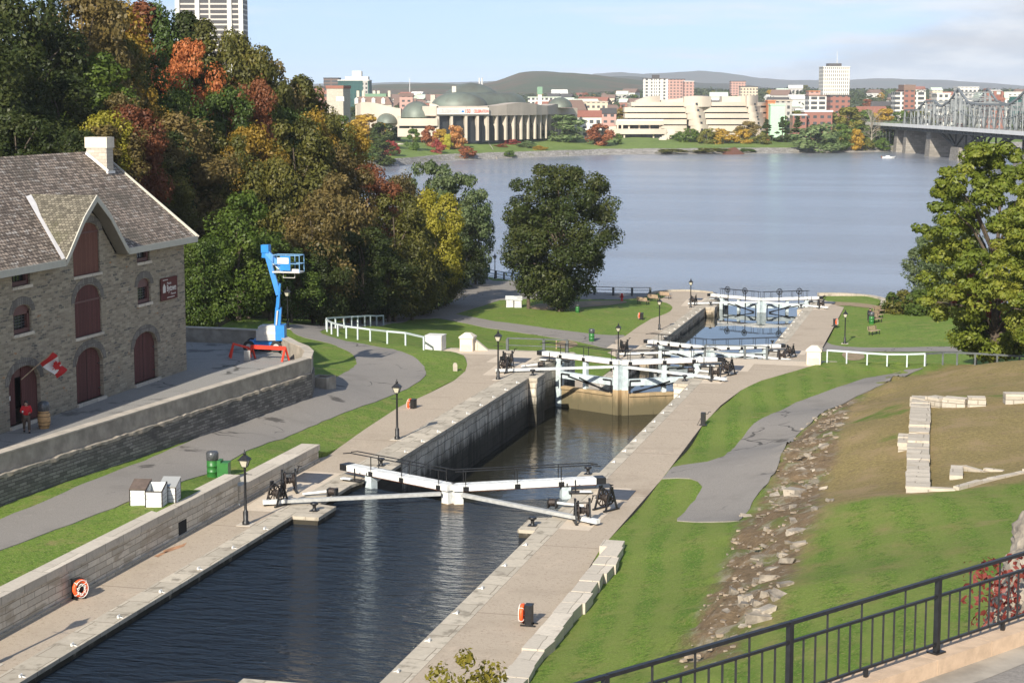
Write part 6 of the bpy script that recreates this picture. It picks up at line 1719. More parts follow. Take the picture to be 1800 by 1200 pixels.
def tree_proto(key, H, W, kind, nc, nl, size, seed, base=.16, bark='bark', cl=(.15, .24), droop=0.0, limbs=9, flat_=0.8, bare=False):
    """meshes of one kind of tree: trunk with limbs, and a crown"""
    rs = np.random.RandomState(seed)
    cz0 = H*base; clumps = []
    k = 0
    while len(clumps) < nc and k < nc*30:
        k += 1
        h = rs.random(); e = envelope(kind, h)*W/2
        a = rs.random()*2*math.pi; rr = e*math.sqrt(rs.uniform(.12, 1.0))*.84
        r = W*rs.uniform(*cl)*(.75 if kind == 'cone' else 1)*(1 - .35*h)
        z = cz0 + h*(H - cz0 - r*.5)
        clumps.append(((rr*math.cos(a), rr*math.sin(a), z), (r, r, r*flat_)))
    tb = MB(); tw = max(.10, H*.020); pts = [Vector((0, 0, -.6))]
    nseg = 5
    for i in range(1, nseg+1):
        f = i/nseg; pts.append(Vector((rs.normal()*.03*H*f*.4, rs.normal()*.03*H*f*.4, H*.82*f)))
    for i in range(nseg):
        tb.cyl(pts[i], pts[i+1], tw*(1.25 if i == 0 else 1)*(1-.8*i/nseg), tw*(1-.8*(i+1)/nseg), 8, False)
    idx = rs.permutation(len(clumps))[:limbs]
    for i in idx:
        c = Vector(clumps[i][0]); f = min(.9, max(.15, (c.z*.62)/H/.82)); j = min(nseg-1, int(f*nseg)); p = pts[j].lerp(pts[j+1], f*nseg-j)
        m_ = p.lerp(c, .5) + Vector((0, 0, .04*H))
        tb.cyl(p, m_, tw*.42, tw*.26, 6, False); tb.cyl(m_, c, tw*.26, tw*.10, 6, False)
        if bare:
            for q in range(5):
                e_ = c + Vector(rs.normal(size=3).tolist())*W*.12 + Vector((0, 0, W*.12)); tb.cyl(m_.lerp(c, rs.random()), e_, tw*.14, tw*.04, 4, False)
    tr_ = tb.build('trunk', M[bark], None, None, False)
    cr = None
    if not bare:
        me = leaf_mesh('crown', clumps, nl, size, rs, droop=droop); me.materials.append(M['leaf_green'])
        cr = bpy.data.objects.new('crown', me); COL.objects.link(cr)
        cr.material_slots[0].link = 'OBJECT'
    PROTO[key] = (tr_, cr, H, W)
    return PROTO[key]
used_proto = set()
def plant(key, name, label, cat, loc, H, W, leaf, group=None, rz=None, rr=random.Random(77)):
    tr_, cr, h0, w0 = PROTO[key]
    t = thing(name, label, cat, loc, rr.uniform(0, 6.28) if rz is None else rz, group)
    t.scale = (W/w0, W/w0, H/h0)
    for o in (tr_, cr):
        if o is None: continue
        if (key, o.name) in used_proto: c = o.copy(); COL.objects.link(c)
        else: c = o; used_proto.add((key, o.name))
        c.hide_render = False
        c.parent = t
        if o is cr:
            c.material_slots[0].link = 'OBJECT'; c.material_slots[0].material = M['leaf_'+leaf]
    return t
tree_proto('maple_a', 12, 9, 'round', 46, 260, .33, 1, .14)
tree_proto('maple_b', 12, 9, 'oval', 46, 260, .33, 2, .12)
tree_proto('maple_c', 12, 8, 'round', 40, 280, .32, 3, .20, cl=(.16, .26))
tree_proto('tall_a', 14, 6.5, 'tall', 44, 240, .32, 4, .10)
tree_proto('willow_a', 13, 10, 'oval', 60, 200, .38, 5, .10, cl=(.11, .18), droop=.45)
tree_proto('shrub_a', 3, 4, 'bush', 20, 110, .30, 6, .02, cl=(.16, .26), limbs=5)
tree_proto('shrub_b', 3, 4, 'bush', 22, 100, .32, 7, .02, cl=(.14, .24), limbs=5)
tree_proto('big', 17, 15.5, 'round', 130, 400, .31, 8, .10, cl=(.085, .145), limbs=22)
tree_proto('locust', 17, 14, 'oval', 240, 230, .33, 11, .08, cl=(.05, .10), droop=.35, limbs=26, flat_=.55)
tree_proto('far_a', 10, 9, 'round', 26, 90, .85, 12, .10, cl=(.17, .26), limbs=4)
tree_proto('far_b', 10, 8, 'oval', 24, 90, .85, 13, .08, cl=(.17, .26), limbs=4)
tree_proto('far_c', 10, 10, 'bush', 24, 90, .85, 14, .02, cl=(.16, .25), limbs=3)
tree_proto('spruce', 12, 6, 'cone', 40, 70, .65, 15, .04, cl=(.13, .20), limbs=3)
tree_proto('bare', 12, 9, 'oval', 30, 0, .1, 16, .15, bark='pale_bark', limbs=26, bare=True)
tree_proto('sapling', 5, 3.2, 'oval', 34, 80, .125, 17, .25, cl=(.10, .17), limbs=16)
# ---- the wooded hill on the left: (x of the crown, top row, width in pixels, depth, leaf, label)
G_ = 'trees of the wooded hillside on the left'
wood = [
 (352,412,120,150,'green','maple_a'),(412,332,150,156,'bright','maple_b'),(468,402,120,160,'green','maple_c'),(545,335,150,168,'brown','maple_a'),(600,300,150,184,'brown','maple_b'),(635,395,130,176,'dark','maple_c'),(560,420,120,166,'dark','maple_a'),
 (690,335,140,194,'olive','maple_b'),(722,395,120,200,'olive','maple_a'),(765,328,105,212,'yellow','maple_c'),(755,278,120,246,'willow','willow_a'),(800,300,130,240,'willow','willow_a'),(835,335,75,244,'willow','willow_a'),(805,400,95,238,'dark','maple_b'),(740,440,110,206,'dark','maple_a'),(680,430,130,190,'dark','maple_b'),
 (610,440,130,180,'green','maple_c'),(505,430,110,162,'green','maple_b'),(430,440,110,156,'dark','maple_a'),(780,420,90,216,'olive','maple_a'),
 (325,195,190,172,'brown','maple_a'),(260,215,150,165,'brown','maple_c'),(400,230,150,176,'olive','maple_b'),(470,270,150,176,'olive','maple_a'),(515,205,170,196,'olive','maple_b'),(590,250,150,206,'brown','maple_a'),(575,195,110,226,'olive','maple_c'),(650,285,130,216,'rust','maple_b'),(705,300,100,228,'brown','maple_a'),(610,215,90,240,'gold','maple_c'),(445,215,140,190,'gold','maple_a'),
 (335,68,118,206,'orange','maple_b'),(400,42,120,226,'olive','maple_a'),(455,70,110,232,'olive','maple_c'),(445,135,120,206,'rust','maple_a'),(530,72,80,232,'olive','tall_a'),(488,95,105,226,'brown','maple_b'),(555,150,90,238,'olive','maple_a'),(395,150,120,200,'green','maple_c'),(495,150,120,215,'green','maple_b'),(420,95,90,216,'red','maple_b'),(545,190,120,218,'gold','maple_a'),
 (270,90,130,196,'green','maple_b'),(290,-20,150,206,'green','maple_a'),(255,0,150,196,'rust','tall_a'),(215,70,150,186,'olive','maple_b'),(150,-40,190,176,'brown','maple_a'),(160,90,170,170,'bright','maple_c'),(60,-60,200,166,'dark','maple_b'),(20,80,180,156,'dark','maple_a'),(100,130,170,160,'dark','maple_c'),(60,180,170,150,'dark','maple_b'),(180,190,110,152,'yellow','maple_c'),(220,160,130,164,'brown','maple_a'),
 (-40,20,200,146,'dark','maple_a'),(-20,190,180,140,'dark','maple_c'),(120,220,140,146,'dark','maple_a'),(235,180,120,158,'rust','maple_c'),(330,-50,110,214,'dark','tall_a'),(200,-50,140,190,'gold','maple_c'),(360,10,70,232,'olive','tall_a'),(90,40,160,172,'green','maple_b'),(310,150,110,186,'green','maple_a'),(255,150,100,180,'gold','maple_b'),(180,20,130,184,'brown','maple_c'),
]
desc = {'green':'green','bright':'fresh light-green','dark':'dark green','brown':'bronze-brown','olive':'olive-green','yellow':'bright yellow','willow':'soft grey-green','gold':'golden','orange':'brilliant orange','rust':'rust-red','red':'red'}
def where(x, y):
    if x < 300: return 'above the museum roof' if y > -100 else ''
    return ''
seen_lab = {}
rt_ = random.Random(21)
for x, ty, wpx, D, lf, key in wood:
    p = atD(x, 171, D); gx, gy = p.x, p.y
    gz = hLf(gx, gy)
    ztop = HC + (171 - ty)*D/FPX*1.005
    H = ztop - gz
    if H < 7 or H > 19:                                # keep a natural height by standing it on the slope nearer or farther
        best = None
        for D2 in np.arange(max(120, D-45), D+70, 3.0):
            q = atD(x, 171, D2); z2 = hLf(q.x, q.y); h2 = HC + (171-ty)*D2/FPX - z2
            sc_ = abs(h2 - 13) + abs(D2-D)*.06
            if _foot(q.x, q.y) < -1: sc_ += 40
            if best is None or sc_ < best[0]: best = (sc_, D2, q.x, q.y, z2, h2)
        _, D, gx, gy, gz, H = best
    H = min(max(H, 5.5), 20)
    row = 'top' if ty < 60 else ('upper' if ty < 170 else ('middle' if ty < 300 else 'lower'))
    side_ = 'left' if x < 200 else ('centre' if x < 480 else 'right')
    if x < 240 and ty > 100: place = 'directly behind the museum roof'
    elif x < 240: place = 'high on the slope over the museum'
    elif ty < 120: place = 'on the skyline of the wooded hill'
    elif ty < 260: place = 'halfway up the wooded hill'
    elif x < 520: place = 'behind the boom lift'
    else: place = 'at the forest edge by the road'
    lab = '%s autumn tree %s' % (desc[lf], place)
    n_ = seen_lab.get(lab, 0); seen_lab[lab] = n_ + 1
    if n_: lab += ', ' + ['', 'second along', 'third along', 'fourth along', 'fifth along', 'sixth along', 'seventh along'][min(n_, 6)]
    plant(key, 'forest_tree', lab, 'tree', (gx, gy, gz-.2), H, max(wpx*D/FPX, H*.42)*1.08, lf, G_, rr=rt_)
# filling trees, deeper in the wood
n = 0
while n < 34:
    X = rt_.uniform(-150, -62); Y = rt_.uniform(95, 250); f = _foot(X, Y)
    if f < 4: continue
    H = rt_.uniform(8, 12)
    plant(rt_.choice(['maple_a','maple_b','maple_c']), 'forest_tree', 'shadowed tree deep inside the wooded hill on the left, mostly hidden', 'tree', (float(X), Y, hLf(X, Y)-.3), H, H*.8, rt_.choice(['dark','dark','green','brown','olive']), 'trees deep in the wood', rr=rt_); n += 1
# undergrowth along the foot of the wood
for i in range(34):
    t_ = i/33; Y = 124 + 126*t_; X = float(np.interp(Y, [e[1] for e in _edge], [e[0] for e in _edge])) - rt_.uniform(0.3, 4.5)
    H = rt_.uniform(1.6, 3.6)
    plant(rt_.choice(['shrub_a','shrub_b']), 'shrub', 'dark shrub in the undergrowth at the foot of the wood', 'shrub', (X, Y, hLf(X, Y)-.1), H, H*rt_.uniform(1.2, 1.7), rt_.choice(['dark','dark','green','olive']), 'undergrowth along the foot of the wood', rr=rt_)
# the big dark tree on the lawn
p = hit(985, 547, hLf)
plant('big', 'maple_tree', 'big dark green maple standing alone on the lawn by the river', 'tree', (p.x, p.y, hLf(p.x, p.y)-.1), 17.4, 16.6, 'bigtree', None, 0.6)
q = atD(905, 400, depth(p)-1)
plant('maple_c', 'maple_tree', 'small dark tree on the left flank of the big dark maple', 'tree', (p.x-4.2, p.y+1.5, hLf(p.x, p.y)-.1), 12.2, 7.0, 'bigtree', None, 2.0)
# right-hand trees
q = atD(1748, 600, 140)
plant('locust', 'locust_tree', 'feathery yellow-green tree filling the right edge of the picture', 'tree', (q.x, q.y, 6.6), 17.6, 14.2, 'locust', None, 0.3)
q = atD(1850, 600, 128)
plant('locust', 'locust_tree', 'second feathery green tree, cut by the right edge of the picture', 'tree', (q.x, q.y, 9.0), 13.5, 10.5, 'locust', None, 2.3)
q = atD(1718, 540, 152)
plant('maple_c', 'maple_tree', 'small red-leaved tree glimpsed through the feathery tree', 'tree', (q.x, q.y, 5.0), 8.2, 5.0, 'red', None, 1.0)
q = atD(1628, 545, 232)
plant('willow_a', 'willow_tree', 'grey-green bushy tree by the river behind the feathery tree', 'tree', (q.x, q.y, 2.3), 9.0, 7.6, 'willow', None, 1.0)
q = atD(1668, 545, 226)
plant('willow_a', 'willow_tree', 'taller grey-green tree by the river, half behind the feathery tree', 'tree', (q.x, q.y, 2.3), 11.0, 8.5, 'willow', None, 2.0)
for i, (px, py, w_, h_, lf) in enumerate([(1570,548,4.2,2.3,'green'),(1592,550,4.8,2.9,'olive'),(1618,552,5.2,3.0,'green'),(1645,553,4.8,3.2,'green'),(1672,553,4.6,3.0,'olive'),(1700,553,5.0,3.4,'green')]):
    x_, y_ = rb([(px, py)])[0]
    plant('shrub_a' if i % 2 else 'shrub_b', 'shrub', ['low green shrub at the river end of the right-hand shrub row','olive shrub, second from the river end of the row','rounded green shrub in the middle of the right-hand row','green shrub behind the lawn, fourth in the row','olive shrub, fifth in the row below the feathery tree','green shrub at the inland end of the right-hand row'][i], 'shrub', (x_, y_, 2.2), h_, w_, lf, 'shrub row by the river on the right')
# young maple whose top reaches into the foot of the picture
q = atD(795, 1150, 34)
plant('sapling', 'maple_sapling', 'yellow-green top of a young maple at the bottom edge, over the right quay', 'tree', (q.x, q.y, 12.3), 5.05, 2.9, 'sapling', None, .5)
# ------------------------------------------------------------------ ruins and rocks on the right
plain('scree_stone', (.27, .215, .155), .9, var=.35, scale=1.5, bmp=.6)
def rough_block(mb, c, s, rz, rs, n=2, amp=.16):
    bm_ = []; M_ = Matrix.Rotation(rz, 3, 'Z') @ Matrix.Rotation(rs.uniform(-.25, .25), 3, 'X')
    ico = [(-1,-1,-1),(1,-1,-1),(1,1,-1),(-1,1,-1),(-1,-1,1),(1,-1,1),(1,1,1),(-1,1,1)]
    vs = [Vector(c) + M_ @ Vector((a*s[0]/2*(1+rs.uniform(-amp,amp)*1.3), b*s[1]/2*(1+rs.uniform(-amp,amp)*1.3), d*s[2]/2*(1+rs.uniform(-amp,amp)))) for a, b, d in ico]
    mb.add(vs, [(3,2,1,0),(4,5,6),(4,6,7),(0,1,5,4),(1,2,6),(1,6,5),(2,3,7,6),(3,0,4),(3,4,7)])
def onR(px): return [Vector((p.x, p.y, hRf(p.x, p.y))) for p in pts_on(px, hRf)]
def ruin(label, line, w, h):
    t = thing('ruin_wall', label, 'ruined wall', line[0]); O = line[0]
    rs = random.Random(len(label)); core = MB(); cap = MB()
    for i in range(len(line)-1):
        a, b = line[i], line[i+1]; d = (b-a); L = d.length; d.normalize(); nrm = Vector((-d.y, d.x, 0))
        y = 0
        while y < L:
            l_ = min(rs.uniform(1.1, 2.1), L-y)
            hh = h*rs.uniform(.94, 1.05); c = a + d*(y+l_/2) - O
            ww = w*rs.uniform(.96, 1.03)
            q = [c - d*l_/2 - nrm*ww/2, c + d*l_/2 - nrm*ww/2, c + d*l_/2 + nrm*ww/2, c - d*l_/2 + nrm*ww/2]
            core.prism([(v.x, v.y) for v in q], c.z-.5, c.z+hh-.12)
            q = [c - d*(l_/2-.015) - nrm*ww*.53, c + d*(l_/2-.015) - nrm*ww*.53, c + d*(l_/2-.015) + nrm*ww*.53, c - d*(l_/2-.015) + nrm*ww*.53]
            q = [v + Vector((rs.uniform(-.025,.025), rs.uniform(-.025,.025), 0)) for v in q]
            cap.prism([(v.x, v.y) for v in q], c.z+hh-.12, c.z+hh+rs.uniform(-.03,.05))
            y += l_
    core.build('rubble_core', M['ruin_stone'], t); cap.build('capstones', M['ruin_cap'], t)
    return t
L1 = onR([(1613,866),(1613,845),(1614,800),(1616,760),(1618,720),(1620,708)])
ruin('long pale foundation wall of the ruin running away from the viewer', L1, 1.0, .36)
ruin('back foundation wall of the ruin, left of the gap', onR([(1607,712),(1660,713),(1700,712),(1732,710)]), .8, .45)
ruin('back foundation wall of the ruin, right of the gap', onR([(1765,708),(1810,705),(1880,702)]), .8, .48)
ruin('low front foundation line of the ruin, nearly buried in grass', onR([(1628,864),(1680,861),(1740,846),(1800,832),(1870,818)]), .30, .12)
ruin('short stone spur standing inside the ruin', onR([(1680,843),(1682,828)]), .55, .22)
ruin('thin line of buried stones inside the ruin', onR([(1694,826),(1730,829),(1765,828)]), .25, .14)
ruin('square stone footing outside the long ruin wall', onR([(1592,790),(1594,770)]), .75, .25)
rs = random.Random(31); k_ = 0
rocks = [(1455,765,.9,1),(1478,748,.7,0),(1445,785,.6,0),(1435,805,.8,0),(1413,830,1.0,1),(1432,828,.6,1),(1400,870,1.3,1),(1385,865,.8,1),(1362,872,.7,1),(1398,892,.8,0),(1360,885,.6,0),(1418,858,.6,0),(1445,860,.5,1),(1372,905,.8,0),(1403,935,.9,1),(1390,955,.7,0),(1405,960,.6,0),(1386,990,1.0,0),(1360,1000,.9,1),(1352,1018,1.1,0),(1335,1020,.7,1),(1380,1030,.7,0),(1368,1050,.8,0),(1310,1050,.9,1),(1330,1060,.8,0),(1345,1075,1.1,1),(1305,1065,.7,0),(1328,1088,1.3,0),(1270,1060,.5,1),(1308,1100,.5,1),(1290,1040,.6,0),(1282,1078,.5,0),(1350,1045,.7,0),(1375,975,.6,1),(1345,960,.6,0),(1330,985,.5,1),(1311,908,.7,1),(1490,735,.5,0),(1470,722,.4,1),(1420,800,.5,1),(1395,915,.6,0),(1430,895,.5,0),(1460,880,.4,1),(1350,930,.5,0),(1320,940,.4,1),(1420,745,.35,1),(1408,755,.35,1),(1388,790,.35,1),(1432,735,.35,1),(1450,728,.3,1)]
proto_r = []
for i in range(5):
    mb = MB(); r_ = random.Random(50+i)
    P_ = []; 
    for q_ in range(3): rough_block(mb, (r_.uniform(-.2,.2), r_.uniform(-.2,.2), r_.uniform(-.08,.05)), (r_.uniform(.6,1.0), r_.uniform(.4,.7), r_.uniform(.25,.45)), r_.uniform(-.5,.5), r_, amp=.28)
    proto_r.append(mb)
made = {}
for i, (px, py, s_, pale) in enumerate(rocks):
    p = hit(px, py, hRf)
    if abs(p.y) < 30: continue
    kx = i % 5
    lb = ('pale' if pale else 'grey-brown') + ' ' + ('boulder' if s_ > .75 else 'loose stone') + ' on the broken rocky bank, ' + ('near the railing' if py > 1000 else ('below the mown slope' if py > 900 else ('beside the path end' if py > 820 else 'beside the curving path')))
    if (kx, pale) not in made:
        o = proto_r[kx].build('boulder', M['pale_rock' if pale else 'rock'], None); made[(kx, pale)] = o
    else:
        o = made[(kx, pale)].copy(); COL.objects.link(o)
    o.location = (p.x, p.y, hRf(p.x, p.y)-.02*s_+.02); sc_ = s_*rs.uniform(.70, .95); o.scale = (sc_, sc_*rs.uniform(.6,1), sc_*rs.uniform(.7,1.15)); o.rotation_euler = (rs.uniform(-.3,.3), rs.uniform(-.3,.3), rs.uniform(0, 6.3))
    tag(o, lb, 'boulder', 'boulders of the rocky bank')
# scree too fine to count
mb = MB(); rs = random.Random(9)
for i in range(900):
    Y = rs.uniform(50, 119); fx = np.interp(Y, [44, 60, 70, 85, 100, 112, 122], [-8.9, -9.0, -8.9, -8.6, -8.6, -7.2, -5.4]); X = rs.gauss(fx, np.interp(Y, [50, 75, 119], [1.6, 1.2, .8]))
    s_ = rs.uniform(.04, .15)*(1 if rs.random() < .8 else 1.4)
    if not inpoly(np.array([X]), np.array([Y]), RUB)[0]: continue
    rough_block(mb, (X, Y, hRf(X, Y)+.03), (s_*1.4, s_, s_*.55), rs.uniform(0, 6.3), rs)
o = mb.build('scree', M['scree_stone']); o['kind'] = 'stuff'; o['label'] = 'loose stones strewn over the rocky bank'
# ------------------------------------------------------------------ the railing and kerb at the foot of the picture
ZK = 19.55
rp = [at(x, y, ZK+1.10) for x, y in ((1650,1016),(1389,1094),(1064,1188))]
d01 = (rp[0]-rp[1]); d12 = (rp[1]-rp[2])
step = (rp[0]-rp[2])*0.5
allp = [rp[2] - step*1, rp[2], rp[1], rp[0], rp[0]+step, rp[0]+step*2]
for q in allp: q.z = ZK
fr = thing('railing', 'black iron railing along the stone kerb at the lower right corner', 'railing', allp[2])
O = allp[2]; dd_ = step.normalized()
for i, p in enumerate(allp):
    q = p - O
    MB().obox(q + Vector((0,0,.56)), (.075,.075,1.12), math.atan2(dd_.y, dd_.x)).build('post', M['black_iron'], fr)
    MB().obox(q + Vector((0,0,.012)), (.22,.18,.024), math.atan2(dd_.y, dd_.x)).build('foot_plate', M['black_iron'], fr)
for i in range(len(allp)-1):
    a, b = allp[i]-O + dd_*.0375, allp[i+1]-O - dd_*.0375
    for z_, w_, nm in ((1.10, .062, 'top_rail'), (.84, .045, 'middle_rail'), (.13, .042, 'bottom_rail')):
        MB().bar(a+Vector((0,0,z_)), b+Vector((0,0,z_)), w_, w_*.8).build(nm, M['black_iron'], fr)
    nb = 13
    for j in range(1, nb):
        c = a.lerp(b, j/nb)
        hi = 1.08 if j in (3, 6, 10) else .82
        MB().box(c.x-.014, c.x+.014, c.y-.014, c.y+.014, .15, hi).build('baluster', M['black_iron'], fr)
    c = a.lerp(b, .5); MB().obox(c + Vector((0,0,.06)), (.05,.05,.12), math.atan2(dd_.y, dd_.x)).build('stub_foot', M['black_iron'], fr)
nk = Vector((dd_.y, -dd_.x, 0))                        # towards the viewer
kb = thing('stone_kerb', 'sandstone kerb carrying the black iron railing', 'kerb', O)
rs = random.Random(2); L_ = -8.0; a0 = allp[0]-O
tot = (allp[-1]-allp[0]).length
y = -1.0
while y < tot:
    l_ = 1.35
    c = a0 + dd_*(y+l_/2)
    q = [c - dd_*(l_/2-.006) - nk*.20, c + dd_*(l_/2-.006) - nk*.20, c + dd_*(l_/2-.006) + nk*.22, c - dd_*(l_/2-.006) + nk*.22]
    MB().prism([(v.x, v.y) for v in q], -.26, -.003+rs.uniform(-.002,.002)).build('kerb_stone', M['sandstone_kerb'], kb); y += l_
def along(s_, off): v = allp[0] + dd_*s_ + nk*off; return (v.x, v.y)
poly = [along(-2, .23), along(tot+6, .23), along(tot+6, 7), along(-2, 7)]
patch('road', poly, flat(ZK-.24), 1.5, M['asphalt_path'])
poly = [along(-2, .20), along(tot+6, .20), along(tot+6, .75), along(-2, .70)]
patch('gutter', poly, flat(ZK-.24), .6, M['concrete'], .006, .04)
rw = thing('retaining_wall', 'hidden-footed stone wall carrying the kerb of the upper road', 'wall', O)
q = [Vector((*along(-2, -.22), 0)), Vector((*along(tot+6, -.22), 0)), Vector((*along(tot+6, .15), 0)), Vector((*along(-2, .15), 0))]
MB().prism([(v.x-O.x, v.y-O.y) for v in q], -10.0, -.265).build('wall_face', M['terrace_rubble'], rw)
MB().prism([(v.x-O.x, v.y-O.y) for v in [Vector((*along(-2, .16), 0)), Vector((*along(tot+6, .16), 0)), Vector((*along(tot+6, 7), 0)), Vector((*along(-2, 7), 0))]], -10.0, -.25).build('road_bed', M['concrete'], rw)
# rough stone outcrop with red creeper beyond the railing
oc = thing('rock_outcrop', 'rough grey rock face rising beyond the railing at the right edge', 'rock', atD(1790, 1050, 33))
mb = MB(); O2 = atD(1790, 1050, 33)
rowsP = [[(1815,895),(1796,905),(1790,925)],[(1815,950),(1786,955),(1776,968)],[(1815,1000),(1772,1005),(1758,1014)],[(1815,1060),(1752,1065),(1738,1075)],[(1815,1130),(1738,1130),(1722,1145)],[(1815,1260),(1715,1260),(1695,1270)]]
vs = []; 
for r_i, r_ in enumerate(rowsP):
    for c_i, (x, y) in enumerate([(1870, r_[0][1])] + r_):
        p = atD(x, y, 33 - r_i*.55 + (0, .1, .5, 1.6)[c_i]); vs.append(p - O2 + Vector((0,0,.12*mnoise.noise(p*1.7))))
nr = len(rowsP)
for off in (0,):
    mb.add(vs, [(r*4+c, (r+1)*4+c, (r+1)*4+c+1, r*4+c+1) for r in range(nr-1) for c in range(3)])
back_ = [v + Vector((.5, 3.0, -.4)) for v in vs]
mb.add(vs + back_, [(r*4+3, (r+1)*4+3, 4*nr+(r+1)*4+3, 4*nr+r*4+3) for r in range(nr-1)] + [(c, c+1, 4*nr+c+1, 4*nr+c) for c in range(3)])
ob_ = mb.build('rock_face', M['rock'], oc)
sm_ = ob_.modifiers.new('s', 'SUBSURF'); sm_.subdivision_type = 'SIMPLE'; sm_.levels = sm_.render_levels = 3
tx_ = bpy.data.textures.new('rough', 'CLOUDS'); tx_.noise_scale = .45
dm = ob_.modifiers.new('d', 'DISPLACE'); dm.texture = tx_; dm.strength = .4; dm.mid_level = .5
rs_ = np.random.RandomState(3); cl_ = []
for (x, y) in [(1712,1005),(1730,1000),(1755,1003),(1780,995),(1798,990),(1760,1025),(1745,1045),(1765,1050),(1795,1040),(1735,1085),(1755,1080),(1725,1060),(1785,1075),(1740,1110),(1715,1040),(1798,1095)]:
    p = atD(x, y, 31.2); cl_.append((tuple(p), (.30,.22,.26)))
me = leaf_mesh('creeper', [((c[0]-cl_[0][0][0], c[1]-cl_[0][0][1], c[2]-cl_[0][0][2]), r) for c, r in cl_], 24, .13, rs_); me.materials.append(M['leaf_red'])
cp = bpy.data.objects.new('red_creeper', me); COL.objects.link(cp); cp.location = cl_[0][0]
tag(cp, 'crimson creeper trailing over the rock face behind the railing', 'creeper')
tr3 = []
for s_, off, sz in ((4.6, -.24, .2), (6.9, .24, .16), (7.5, .26, .14)):
    x, y = along(s_, off); tr3.append(((x-along(4.6,-.24)[0], y-along(4.6,-.24)[1], 0), (.5, .14, .10)))
me = leaf_mesh('creeper_sprig', tr3, 22, .08, rs_); me.materials.append(M['leaf_rust'])
o = bpy.data.objects.new('creeper_sprig', me); COL.objects.link(o); o.location = (*along(4.6, -.24), ZK-.05); tag(o, 'small rusty creeper sprigs growing over the sandstone kerb', 'creeper')
# ------------------------------------------------------------------ the far bank
HD = Vector((-math.sin(YAW), math.cos(YAW), 0)); RT = Vector((math.cos(YAW), math.sin(YAW), 0))
def V(u, d, z): return HD*d + RT*u + Vector((0, 0, z))          # u to the right, d away from the viewer
def U(px, d): return (px-900)/FPX*d
def ZP(py, d): return HC + (HOR-py)*d/FPX*.992                  # height that shows at row py at distance d
_sx = [-400, 500, 600, 690, 740, 785, 850, 920, 1000, 1060, 1200, 1320, 1400, 1480, 1570, 1640, 1760, 2300]
_sy = [306, 302, 297, 291, 285.5, 281.5, 279, 276, 273.5, 271, 270, 269, 268, 267, 265, 262, 258, 250]
def shore(px): return FPX*(HC-ZW)/(np.interp(px, _sx, _sy)-HOR)
def hF(px, d):
    s = d - shore(px)
    if s < 0: return ZW + max(-3, s*.4)
    k = lambda a: (lambda t: t*t*(3-2*t))(min(1, s/a))
    t = min(1, max(0, s-500)/1500)
    return ZW + 2.4*k(9) + 3.6*k(75) + .0032*max(0, s-160) + (19*np.interp(px, [700, 1000, 1150], [.35, .5, 1]))*t*t*(3-2*t)
def G(px, d, dz=0.0): return V(U(px, d), d, hF(px, d)+dz)
cols = list(np.arange(-500, 2400, 20.0)); ss = [-30,-6,0,3,6,9,16,28,45,70,100,150,220,330,480,700,1000,1500,2200,3200,4600]
vs = []; 
for s_ in ss:
    for c in cols:
        d = shore(c) + s_; z = hF(c, d) + (1.2*mnoise.noise(Vector((c*.02, s_*.02, 5))) if s_ > 90 else .25*mnoise.noise(Vector((c*.1, s_*.05, 5))))
        vs.append(V(U(c, d), d, z))
nc_ = len(cols)
def bankmat():
    ground('far_grass', [(0.165, 0.225, 0.055), ((0.12, 0.175, 0.04), 0.03, 0.42, 0.62), ((0.19, 0.185, 0.07), 0.05, 0.60, 0.75)], [0.4])
    ground('far_town_ground', [(0.075, 0.090, 0.035), ((0.14, 0.085, 0.04), 0.012, 0.52, 0.64), ((0.16, 0.15, 0.125), 0.02, 0.56, 0.66)], [0.05])
    blocks('riprap', (0.36, 0.335, 0.30), (0.16, 0.15, 0.13), 1.6, 0.8, var=0.35, msize=.12, tints=(((0.20, 0.185, 0.16), 0.25, .5, .66), ((0.20, 0.20, 0.09), .1, .58, .68)), bmp=.8)
bankmat()
def band(name, i0, i1, m, kind='structure', lift=0.0):
    mb = MB(); mb.add([Vector(v)+Vector((0,0,lift)) for v in vs[i0*nc_:(i1+1)*nc_]], [(r*nc_+c, r*nc_+c+1, (r+1)*nc_+c+1, (r+1)*nc_+c) for r in range(i1-i0) for c in range(nc_-1)], True)
    o = mb.build(name, m); o['kind'] = kind; return o
band('far_bank', 5, 12, M['far_grass']); band('town_ground', 12, len(ss)-1, M['far_town_ground'])
o = band('stony_shore', 0, 5, M['riprap'], 'stuff'); o['label'] = 'grey riprap along the far river bank'
# footpaths on the far lawn
def fpath(px, w=2.6):
    P_ = []
    for x, y in px:
        d = FPX*(HC-6)/(y-HOR)
        for _ in range(12): d = FPX*(HC-hF(x, d))/(y-HOR)
        P_.append((x, d))
    mb = MB()
    for i in range(len(P_)-1):
        (x0, d0), (x1, d1) = P_[i], P_[i+1]
        n = 6
        for j in range(n):
            q = []
            for t_ in (j/n, (j+1)/n):
                x, d = x0+(x1-x0)*t_, d0+(d1-d0)*t_
                q += [G(x, d-w, .28), G(x, d+w, .28)]
            mb.add([q[0], q[2], q[3], q[1]], [(0,1,2,3)])
    structure(mb.build('path', M['concrete_top']))
fpath([(1092,254),(1120,257),(1180,261),(1240,262.5),(1320,261.5),(1383,257)]); fpath([(1095,252.5),(1180,253),(1250,253.5),(1320,252.5),(1380,250)]); fpath([(838,253),(880,254),(900,253.5),(960,251)])
o = MB().add([G(x, FPX*(HC-1.9)/(y-HOR), .5) for x, y in ((1262,268.5),(1280,269.5),(1300,270),(1318,268.5),(1310,266),(1290,265),(1272,265.5))], [tuple(range(7))]).build('slipway', M['rust'])
structure(o)
